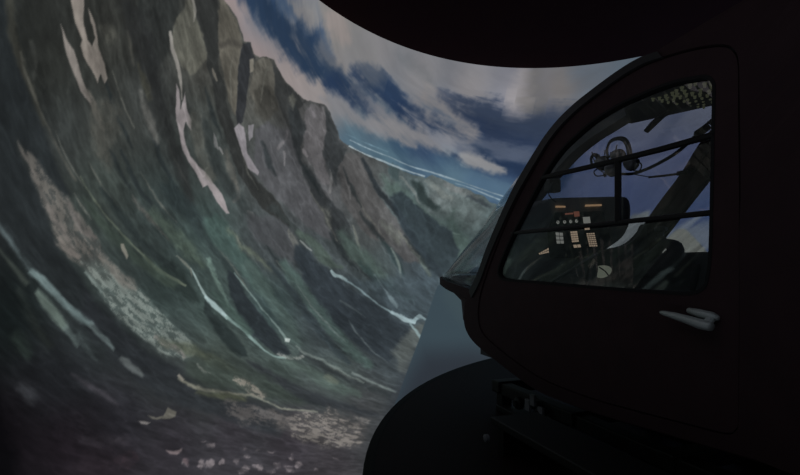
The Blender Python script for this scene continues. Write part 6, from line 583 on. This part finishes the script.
def ring(la, lb, mirror=False, push=0):
    """strip between two loops of equal length, on the aircraft side"""
    A = [on_side(p, push) for p in la]; B = [on_side(p, push) for p in lb]
    if mirror: A, B = mir(A), mir(B)
    return MB().grid([A, B], close=True)
for side in (False, True):
    tagm = (lambda P: mir(P)) if side else (lambda P: P)
    hole = inset(door_o, -.003)
    skin_with_holes(outer, [hole], side).build('side_panel', 'paint', root, HC, solid=.05, offset=0)
    # grey band along the door post
    up = smooth_loop(PIL, 3, False); band_o = [on_side(p, .03) for p in up]
    band_i = [on_side(Vector((p[0]-.045, 0, p[2]-.045)), .03) for p in up]
    MB().grid([tagm(band_o), tagm(band_i)]).build('door_post_trim', 'frame', root, HC, solid=.012)
    # the door
    win_hole = inset(win_o, -.014)
    dr = skin_with_holes(inset(door_o, .003), [win_hole], side, .004).build('door', 'door', root, HC, solid=.028, offset=0)
    ring(win_hole, win_o, side, .004).build('window_frame', 'trim', dr, HC, solid=.032)
    gl = skin_with_holes(inset(win_o, -.004), [], side, 0).build('window_pane', 'window', dr, HC, solid=.004)
    gl.parent = dr
    if side: 
        setp(dr, 'far door seen through the cabin')
        MB().prism([(3.046,2.930,0.058), (2.900,2.930,0.062), (2.577,2.930,0.064), (2.335,2.930,0.059), (2.344,2.930,-0.226), (3.093,2.930,-0.276)], (0, .03, 0)).build('door_lining', 'cowl', dr, HC)
        continue
    setp(dr, 'near door with barred window and silver handle')
    P1 = [(2.616,1.792,0.488), (2.135,1.792,0.480), (1.761,1.792,0.479), (1.497,1.792,0.484)]
    P2 = [(2.961,1.792,0.184), (2.294,1.792,0.184), (1.824,1.792,0.187), (1.512,1.792,0.188)]
    P3 = [(2.011,1.792,0.480), (2.015,1.792,0.338), (2.019,1.792,0.183)]
    MB().tube(P1, .014, 8).build('window_bar', 'bar', dr, HC)
    MB().tube(P2, .012, 8).build('window_bar', 'bar', dr, HC)
    MB().tube(P3, .016, 8).build('window_bar', 'bar', dr, HC)
    # handle
    hnd = MB()
    A = [(1.724,1.740,-0.207), (1.649,1.735,-0.214), (1.578,1.735,-0.225), (1.525,1.735,-0.234), (1.487,1.740,-0.239)]
    hnd.tube(smooth_loop(A, 4, False), [.008, .012, .014, .016, .018, .019, .020, .021, .022, .023, .024, .025, .025, .025, .024, .022, .018], 10, flat=.8)
    h = hnd.build('handle', 'handle', dr, HC, smooth=True); setp(h, 'silver lever door handle')
    B = [(1.618,1.775,-0.191), (1.564,1.770,-0.198), (1.512,1.770,-0.204), (1.487,1.775,-0.209)]
    MB().tube(B, [.014, .022, .022, .010], 10, flat=.8).build('handle_base', 'handle', h, HC, smooth=True)
    MB().tube([(1.513,1.740,-0.235), (1.512,1.760,-0.217), (1.533,1.800,-0.205)], [.016, .016, .02], 10).build('pivot', 'handle', h, HC)
    MB().lathe((2.821,1.795,0.466), (0, 1, 0), [(.007, -.02), (.007, .006)], 10).build('hinge_pin', 'metal', dr, HC)

# windshield bubble, from one door post to the other, blunter towards the nose
ROWB = [.40, .41, .42, .44, .47, .51, .56, .62, .68, .74, .80, .84, .86, .84, .96, 1.08, 1.12]
ROWN = [2.4, 2.4, 2.4, 2.4, 2.5, 2.5, 2.4, 2.3, 2.2, 2.2, 2.3, 2.5, 3.0, 3.8, 4.8, 5.4, 5.6]
def bow(p, B, n, q, dz=0): 
    l0 = lside(p[0], p[2]); return (p[0]+B*(1-abs(q)**n), 2.4+q*(2.4-l0), p[2]+dz*(1-abs(q)**max(2, n)))
QS = [math.sin(PI/2*k/16) for k in range(-16, 17)]
rows = [[bow(p, B, n, q, dz) for q in QS] for p, B, n, dz in zip(PIL, ROWB, ROWN, [0]*14+[.01, .04, .075])]
ws = MB().grid(rows).build('windshield', 'bubble', root, HC, solid=.006, smooth=True)
# roof, from the top of the windshield back
rr = [rows[0]]
for s, z, d in [(1.5, .985, .06), (1.1, 1.02, .10), (.5, 1.05, .12), (-.9, 1.05, .12)]:
    rr.append([bow((s, 0, z), .40 if s > 1.3 else (.25 if s > 1 else 0), 2.4, q, d) for q in QS])
MB().grid(rr).build('roof', 'paint', root, HC, solid=.05, smooth=True)
rf = MB()
pr = [[bow((p[0], 0, p[2]), B, 2.4, q, 0) for q in QS] for p, B in ((PIL[0], .40), (PIL[1], .41), (PIL[2], .42))]
MB().grid(pr).build('windshield_header', 'lining', root, HC, solid=.03, smooth=True)
# centre post of the windshield
cp = [(p[0]+B-.03, 2.4, p[2]-.01) for p, B in zip(PIL[1:], ROWB[1:])]
cpb = MB(); L_ = smooth_loop(cp, 3, False)
cpb.grid([[(p[0], p[1]-.05, p[2]) for p in L_], [(p[0], p[1]+.05, p[2]) for p in L_]])
cpb.build('centre_post', 'post', root, HC, solid=.07)
# nose: protruding lip under the glass, then the chin
lip_rows = []
for (dz, db, dn) in [(0.0, 0.0, 5.6), (.0, .035, 5.6), (-.045, .035, 5.6), (-.06, -.02, 5.4), (-.065, -.16, 5.0)]:
    p = PIL[-1]; lip_rows.append([bow((p[0], 0, p[2]+dz), 1.12+db, dn, q, .075) for q in QS])
MB().grid(lip_rows).build('nose_lip', 'paint', root, HC, solid=.02, smooth=False)
chin = [lip_rows[-1]]
for p, B, n in zip(BOT[:5], (.64, .56, .50, .42, .22), (3.4, 3.2, 3.0, 2.8, 2.6)): chin.append([bow(p, B, n, q) for q in QS])
MB().grid(chin).build('nose_chin', 'paint', root, HC, solid=.02, smooth=True)
belly = [chin[-1]]
for p in BOT[5:]: belly.append([bow(p, .0, 2, q, -.03) for q in QS])
belly.append([bow((-.9, 0, -.68), 0, 2, q, -.03) for q in QS])
MB().grid(belly).build('belly', 'paint', root, HC, solid=.03, smooth=True)
MB().box((-.88, 2.4, .2), (.05, 1.2, 1.75)).build('rear_bulkhead', 'paint', root, HC)
MB().box((.35, 2.4, .18), (.05, 1.14, 1.62)).build('cabin_partition', 'lining', root, HC)
MB().box((1.9, 2.4, -.64), (3.1, 1.16, .04)).build('cabin_floor', 'lining', root, HC)

# instrument panel: hooded shroud with its face towards the seats
S0 = 3.05
shroud = [(3.050,1.961,0.332), (3.050,2.032,0.381), (3.050,2.110,0.411), (3.050,2.182,0.434), (3.050,2.470,0.452), (3.050,2.747,0.467), (3.050,2.800,0.455), (3.050,2.821,0.416), (3.050,2.824,0.344), (3.050,2.804,0.257), (3.050,2.740,0.170), (3.050,2.634,0.105), (3.050,2.547,0.056), (3.050,2.461,0.000), (3.050,2.375,-0.151), (3.050,1.902,-0.144), (3.050,1.874,0.000), (3.050,1.891,0.197)]
ip = MB().prism(smooth_loop(shroud, 3), (.34, 0, 0)).build('instrument_panel', 'cowl', root, HC, bevel=.012)
face = [(3.030,2.174,0.336), (3.030,2.562,0.355), (3.030,2.635,0.154), (3.030,2.530,0.069), (3.030,2.379,0.027), (3.030,2.138,0.027), (3.030,2.117,0.200)]
MB().prism(face, (.03, 0, 0)).build('panel_face', 'key', ip, HC, bevel=.004)
def sq(x0, y0, x1, y1): return None
def tile(name, mat, a, b, c, d, parent, depth=.008):
    return MB().prism([a, b, c, d], (-depth, 0, 0)).build(name, mat, parent, HC)
def lerp(a, b, t): return tuple(Vector(a).lerp(Vector(b), t))
def quad(a, b, c, d, u0, u1, v0, v1):
    f = lambda u, v: lerp(lerp(a, b, u), lerp(d, c, u), v)
    return f(u0, v0), f(u1, v0), f(u1, v1), f(u0, v1)
tile('warning_strip', 'strip', (3.040,2.178,0.380), (3.040,2.253,0.381), (3.040,2.253,0.370), (3.040,2.178,0.367), ip)
tile('warning_strip', 'strip', (3.040,2.419,0.395), (3.040,2.554,0.404), (3.040,2.554,0.391), (3.040,2.419,0.382), ip)
tile('master_caution', 'red', (3.020,2.308,0.342), (3.020,2.349,0.346), (3.020,2.352,0.311), (3.020,2.315,0.307), ip)
tile('warning_strip', 'red', (3.020,2.239,0.329), (3.020,2.300,0.335), (3.020,2.299,0.324), (3.020,2.239,0.319), ip)
def gauge(c, r, needle):
    g = MB().lathe(c, (-1, 0, 0), [(r*1.15, 0), (r*1.15, .012), (r, .016), (r, .010)], 20).build('gauge', 'key', ip, HC)
    MB().lathe((c[0]-.014, c[1], c[2]), (-1, 0, 0), [(r*.9, 0), (r*.9, .003)], 20).build('dial', 'pale', g, HC)
    v = Vector((0, math.sin(needle), math.cos(needle)))*r*.7
    MB().tube([Vector((c[0]-.019, c[1], c[2]))-v*.3, Vector((c[0]-.019, c[1], c[2]))+v], .0022, 5).build('needle', 'key', g, HC)
for i, c in enumerate([(3.020,2.170,0.265), (3.020,2.223,0.269), (3.020,2.272,0.273), (3.020,2.319,0.277)]): gauge(c, .0125, -.8+i*.5)
def display(name, mat, a, b, c, d, nx, ny, gap=.22):
    base = tile(name, 'key', a, b, c, d, ip, .012)
    a, b, c, d = [(p[0]-.013, p[1], p[2]) for p in (a, b, c, d)]
    for i in range(nx):
        for j in range(ny):
            q = quad(a, b, c, d, (i+gap/2)/nx, (i+1-gap/2)/nx, (j+gap/2)/ny, (j+1-gap/2)/ny)
            MB().prism(list(q), (-.004, 0, 0)).build('lit_key', mat, base, HC)
display('screen_unit', 'pale', (3.020,2.364,0.311), (3.020,2.435,0.316), (3.020,2.442,0.261), (3.020,2.372,0.256), 1, 1)
display('screen_unit', 'amber', (3.020,2.384,0.232), (3.020,2.425,0.236), (3.020,2.428,0.219), (3.020,2.387,0.216), 2, 1)
display('radio_unit', 'pale', (3.020,2.148,0.200), (3.020,2.209,0.198), (3.020,2.218,0.121), (3.020,2.158,0.120), 2, 3)
display('radio_unit', 'amber', (3.020,2.267,0.207), (3.020,2.323,0.211), (3.020,2.337,0.136), (3.020,2.281,0.131), 3, 5)
display('radio_unit', 'amber', (3.020,2.287,0.118), (3.020,2.349,0.122), (3.020,2.356,0.098), (3.020,2.296,0.093), 2, 1)
display('keypad', 'amber', (3.020,2.396,0.198), (3.020,2.466,0.202), (3.020,2.491,0.106), (3.020,2.422,0.103), 4, 7, .35)
display('side_switches', 'amber', (3.000,2.002,0.055), (3.000,2.082,0.096), (3.000,2.083,0.059), (3.000,2.009,0.048), 5, 2, .3)
MB().prism(smooth_loop([(3.060,2.454,0.083), (3.060,2.607,0.091), (3.060,2.730,0.107), (3.060,2.819,0.136), (3.060,2.883,0.180), (3.060,2.930,0.224), (3.060,2.968,0.276), (3.060,2.983,0.160), (3.060,2.956,-0.166), (3.060,2.416,-0.158)], 2), (.05, 0, 0)).build('coaming', 'plastic', root, HC)
# centre console with its plate, running back from the panel
con = MB().prism([(3.0, 2.04, -.08), (3.0, 2.04, -.62), (1.9, 2.04, -.62), (1.9, 2.04, -.36), (2.6, 2.04, -.26)], (0, .3, 0)).build('centre_console', 'plastic', root, HC, bevel=.02)
for i in range(5):
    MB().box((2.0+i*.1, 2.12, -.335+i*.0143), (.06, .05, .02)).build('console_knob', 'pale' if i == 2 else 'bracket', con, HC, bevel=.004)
    MB().box((2.05+i*.1, 2.25, -.325+i*.0143), (.05, .05, .02)).build('console_knob', 'bracket', con, HC, bevel=.004)
pp = [(2.700,2.238,-0.037), (2.700,2.268,-0.022), (2.700,2.313,-0.024), (2.700,2.340,-0.040), (2.700,2.335,-0.068), (2.700,2.297,-0.093), (2.700,2.251,-0.098), (2.700,2.244,-0.074)]
MB().prism(smooth_loop(pp, 2), (.02, 0, 0)).build('glowing_plate', 'map', con, HC)  # pale plate, brightened by its own added emission
MB().tube([(2.680,2.229,-0.031), (2.680,2.273,-0.055), (2.680,2.302,-0.086)], .004, 6).build('lever', 'key', con, HC)
# flight controls
for l0 in (2.02, 2.78):
    st = MB().tube(smooth_loop([(2.35, l0, -.62), (2.42, l0, -.45), (2.52, l0, -.28), (2.50, l0+.01, -.12)], 4, False), .014, 10).build('cyclic_stick', 'plastic', root, HC, smooth=True)
    MB().tube([(2.505, l0, -.17), (2.495, l0+.005, -.11), (2.485, l0+.01, -.04), (2.475, l0+.01, -.01)], [.016, .022, .024, .016], 12).build('grip', 'lining', st, HC, smooth=True)
    cv = MB().tube([(1.45, l0-.13, -.5), (1.85, l0-.15, -.4), (2.2, l0-.16, -.3)], .016, 10).build('collective_lever', 'post', root, HC, smooth=True)
    MB().tube([(2.16, l0-.16, -.31), (2.33, l0-.165, -.265)], .026, 12).build('grip', 'lining', cv, HC)
MB().tube(smooth_loop([(2.891,2.000,-0.139), (2.696,2.000,-0.066), (2.548,2.000,-0.006), (2.419,2.000,0.044)], 4, False), [.010]*13, 8).build('control_rod', 'post', root, HC, smooth=True)
# seats
for l0 in (2.08, 2.74):
    sc = MB().box((1.62, l0, -.36), (.46, .44, .14)).build('seat_cushion', 'seat', root, HC, bevel=.05)
    bk = MB().box((1.30, l0, -.02), (.12, .42, .62), Matrix.Rotation(-.16, 3, 'Y')).build('seat_back', 'seat', root, HC, bevel=.045)
    MB().box((1.22, l0, .37), (.09, .24, .15), Matrix.Rotation(-.1, 3, 'Y')).build('headrest', 'seat', bk, HC, bevel=.035)
    MB().box((1.6, l0, -.53), (.5, .36, .2)).build('seat_base', 'plastic', sc, HC, bevel=.02)
# far side console and camera-like grip seen by the far door post
fg = MB().tube(smooth_loop([(3.004,2.850,-0.085), (2.928,2.850,0.000), (2.855,2.850,0.068), (2.785,2.850,0.127)], 3, False), [.05, .05, .045, .045, .04, .04, .035, .03, .03, .03], 10).build('side_grip', 'plastic', root, HC, smooth=True)
MB().tube(smooth_loop([(2.861,2.800,-0.068), (2.756,2.800,-0.013), (2.674,2.800,0.026), (2.641,2.800,0.077), (2.679,2.800,0.110), (2.736,2.800,0.125)], 3, False), [.05, .05, .05, .055, .055, .06, .06, .06, .055, .05, .05, .045, .04, .035, .03, .03], 12).build('side_handle', 'lining', root, HC, smooth=True)
MB().lathe((2.810,2.850,0.142), (0, 0, 1), [(.035, 0), (.035, .02), (.02, .03), (.02, .06), (.04, .07), (.04, .09), (.025, .10)], 14).build('side_knob', 'plastic', root, HC)
# overhead console
ov = MB(); OV = [(1.000,-0.329,0.419)][:0]
top = [(2.60, 2.40, .84), (2.42, 2.20, .87), (1.1, 2.12, .91), (1.1, 2.72, .91), (2.2, 2.66, .88)]
ovp = MB().prism(top, (0, 0, .07)).build('overhead_console', 'lining', root, HC, bevel=.02)
kn = None
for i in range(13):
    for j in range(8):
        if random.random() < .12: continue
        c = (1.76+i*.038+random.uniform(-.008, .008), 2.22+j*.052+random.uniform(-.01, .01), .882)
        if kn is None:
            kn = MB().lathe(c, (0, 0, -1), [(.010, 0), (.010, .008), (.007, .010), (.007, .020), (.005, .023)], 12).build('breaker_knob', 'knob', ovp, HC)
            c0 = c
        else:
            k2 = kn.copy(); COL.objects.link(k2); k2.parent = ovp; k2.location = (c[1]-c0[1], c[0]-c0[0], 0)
lv = MB().tube([(2.174,2.300,0.811), (2.222,2.280,0.789), (2.265,2.260,0.754), (2.306,2.250,0.721)], [.018, .020, .022, .018], 10, flat=.6).build('overhead_lever', 'plastic', ovp, HC, smooth=True)
# compass on the near side of the windshield
cm = MB().box((2.890,2.050,0.488), (.07, .085, .085)).build('standby_compass', 'plastic', root, HC, bevel=.01)
MB().lathe((2.804,2.000,0.471), (-1, -.2, 0), [(.028, 0), (.028, .03), (.02, .034)], 16).build('compass_dial', 'lining', cm, HC)
MB().tube(smooth_loop([(2.928,2.050,0.460), (2.929,2.050,0.434), (2.897,2.050,0.405), (2.925,2.100,0.390)], 3, False), .004, 6).build('compass_cable', 'bar', cm, HC)
# ------------------------------------------------------------------ headsets
def headset(name, org, label, arch, cups, boom, hooks):
    T = Thing(name, org, label, 'headset', 'headsets hanging in the cabin')
    pad = MB().tube(smooth_loop(arch, 4, False), .016, 8, flat=.5).build('headband', 'plastic', T.o, T, smooth=True)
    for c in cups:
        cu = MB().lathe(c, (-.35, -1, 0), [(.030, -.03), (.040, -.026), (.042, 0), (.034, .022), (.018, .03)], 18).build('ear_cup', 'cup', T.o, T, smooth=True)
        MB().lathe(c, (-.35, -1, 0), [(.044, -.030), (.047, -.018), (.042, -.006)], 18).build('ear_seal', 'trim', cu, T, smooth=True)
    for h in hooks: MB().tube(smooth_loop(h, 4, False), .004, 6).build('wire_stirrup', 'metal', T.o, T, smooth=True)
    b = MB().tube(smooth_loop(boom, 4, False), .0042, 6).build('microphone_boom', 'bar', T.o, T, smooth=True)
    MB().lathe(boom[-1], (0, .3, -1), [(.008, -.012), (.011, 0), (.008, .012)], 10).build('microphone', 'trim', b, T)
headset('headset', (2.638,2.350,0.598), 'headset with wide padded headband arching highest, hanging behind the upper window bar',
  [(2.725,2.350,0.658), (2.733,2.350,0.711), (2.705,2.350,0.756), (2.643,2.350,0.764), (2.583,2.350,0.745), (2.551,2.350,0.699), (2.537,2.350,0.635)],
  [(2.645,2.350,0.656), (2.538,2.350,0.593)], [(2.523,2.350,0.548), (2.447,2.330,0.529), (2.427,2.330,0.560), (2.453,2.330,0.586)],
  [[(2.751,2.350,0.714), (2.752,2.350,0.676), (2.716,2.350,0.656), (2.697,2.350,0.691)], [(2.632,2.340,0.721), (2.642,2.340,0.685), (2.600,2.340,0.665)], [(2.564,2.340,0.731), (2.533,2.340,0.676), (2.518,2.340,0.625)]])
headset('headset', (2.655,2.250,0.564), 'headset hanging lowest and leftmost with silvery ear cup behind the upper window bar',
  [(2.754,2.250,0.612), (2.763,2.250,0.652), (2.743,2.250,0.674), (2.707,2.250,0.661), (2.680,2.250,0.624)],
  [(2.672,2.250,0.610), (2.585,2.250,0.559)], [(2.699,2.250,0.584), (2.737,2.250,0.565), (2.710,2.250,0.535), (2.638,2.250,0.531)],
  [[(2.752,2.250,0.695), (2.744,2.250,0.655), (2.717,2.250,0.618)], [(2.670,2.240,0.566), (2.600,2.240,0.524), (2.533,2.240,0.520)], [(2.615,2.240,0.630), (2.590,2.240,0.595), (2.548,2.240,0.576)]])
def coil(path, r, turns, wire):
    P = smooth_loop(path, 12, False); n = len(P); out = []; N = turns*10
    for i in range(N+1):
        f = i/N*(n-1); k = min(int(f), n-2); p = P[k].lerp(P[k+1], f-k); t = (P[k+1]-P[k]).normalized()
        a = t.cross(Vector((0, 0, 1))).normalized(); b = t.cross(a); w = 2*PI*i/10
        out.append(p + a*r*math.cos(w) + b*r*math.sin(w))
    return MB().tube(out, wire, 5)
T = Thing('coiled_cable', (2.111,2.350,0.618), 'thick black cable rising from the headsets to a coiled end at upper right', 'cable')
MB().tube(smooth_loop([(2.606,2.350,0.537), (2.508,2.350,0.525), (2.379,2.330,0.532), (2.248,2.300,0.547), (2.136,2.280,0.570), (2.033,2.250,0.599), (1.946,2.220,0.625)], 5, False), .009, 8).build('cord', 'bar', T.o, T, smooth=True)
coil([(1.952,2.220,0.624), (1.884,2.200,0.636), (1.792,2.180,0.668)], .015, 13, .0045).build('coiled_end', 'bar', T.o, T, smooth=True)
T = Thing('coiled_cable', (2.264,2.300,0.470), 'thin black cable hanging nearly level just below the thicker coiled cable', 'cable')
MB().tube(smooth_loop([(2.502,2.330,0.520), (2.422,2.320,0.498), (2.342,2.300,0.476)], 3, False), .003, 6).build('cord', 'bar', T.o, T)
MB().tube([(2.342,2.300,0.475), (2.230,2.300,0.467), (2.145,2.300,0.463)], .0065, 8).build('plug', 'trim', T.o, T)
coil([(2.145,2.300,0.465), (2.094,2.300,0.465), (2.022,2.300,0.473)], .009, 12, .004).build('coiled_end', 'bar', T.o, T, smooth=True)

# ------------------------------------------------------------------ stand under the cabin
SF = Thing('cabin_stand', (2.3, 2.35, -1.05), 'black steel stand carrying the cabin above the round platform', 'stand')
for l0 in (1.98, 2.72):
    MB().box((1.5, l0, -.90), (4.0, .09, .08)).build('long_beam', 'steel', SF.o, SF, bevel=.008)
    MB().box((1.4, l0, -1.03), (4.0, .14, .04)).build('base_rail', 'steel', SF.o, SF, bevel=.006)
    for s0 in (3.4, 2.75, 2.1, 1.2, .2):
        MB().box((s0, l0, -.975), (.08, .08, .11)).build('post', 'steel', SF.o, SF, bevel=.006)
for s0 in (3.42, 2.6, 1.9, .9, -.2):
    MB().box((s0, 2.35, -.89), (.10, .86, .08)).build('cross_beam', 'steel', SF.o, SF, bevel=.008)
for p in [(2.967,1.900,-0.907), (2.910,1.900,-0.862), (2.825,1.900,-0.919), (2.463,1.850,-0.958)]:
    MB().box(p, (.05, .02, .07 if p[0] > 2.2 else .05)).build('bracket', 'bracket', SF.o, SF, bevel=.003)
MB().box((2.0, 1.62, -.88), (1.35, .30, .04)).build('side_step', 'steel', SF.o, SF, bevel=.006)
for s0 in (2.6, 1.4): MB().box((s0, 1.62, -.975), (.06, .26, .15)).build('step_support', 'steel', SF.o, SF, bevel=.004)
MB().lathe((2.759,1.500,-1.006), (0, -1, 0), [(.022, 0), (.022, .02), (.01, .025)], 12).build('bolt', 'bracket', SF.o, SF)
for s0 in (3.1, 2.85):
    MB().lathe((s0, 1.93, -.93), (0, -1, 0), [(.04, 0), (.04, .03), (.02, .035), (.02, .05)], 16).build('bolt', 'steel', SF.o, SF)

# ------------------------------------------------------------------ camera and view
cam = bpy.data.cameras.new('camera'); co = bpy.data.objects.new('camera', cam); COL.objects.link(co)
cam.sensor_width = 36; cam.lens = 533/800*36; co.location = CAMP
co.rotation_euler = (PI/2 + math.atan(24.5/533), 0, 0); cam.clip_start = .02
sc = bpy.context.scene; sc.camera = co
w = bpy.data.worlds.new('dark_room'); sc.world = w; w.use_nodes = True
w.node_tree.nodes['Background'].inputs[0].default_value = (0, 0, 0, 1)
sc.view_settings.view_transform = 'Standard'; sc.view_settings.look = 'None'; sc.view_settings.exposure = 0; sc.view_settings.gamma = 1
sc.view_settings.use_curve_mapping = False
sc.cycles.max_bounces = 8; sc.cycles.transparent_max_bounces = 16
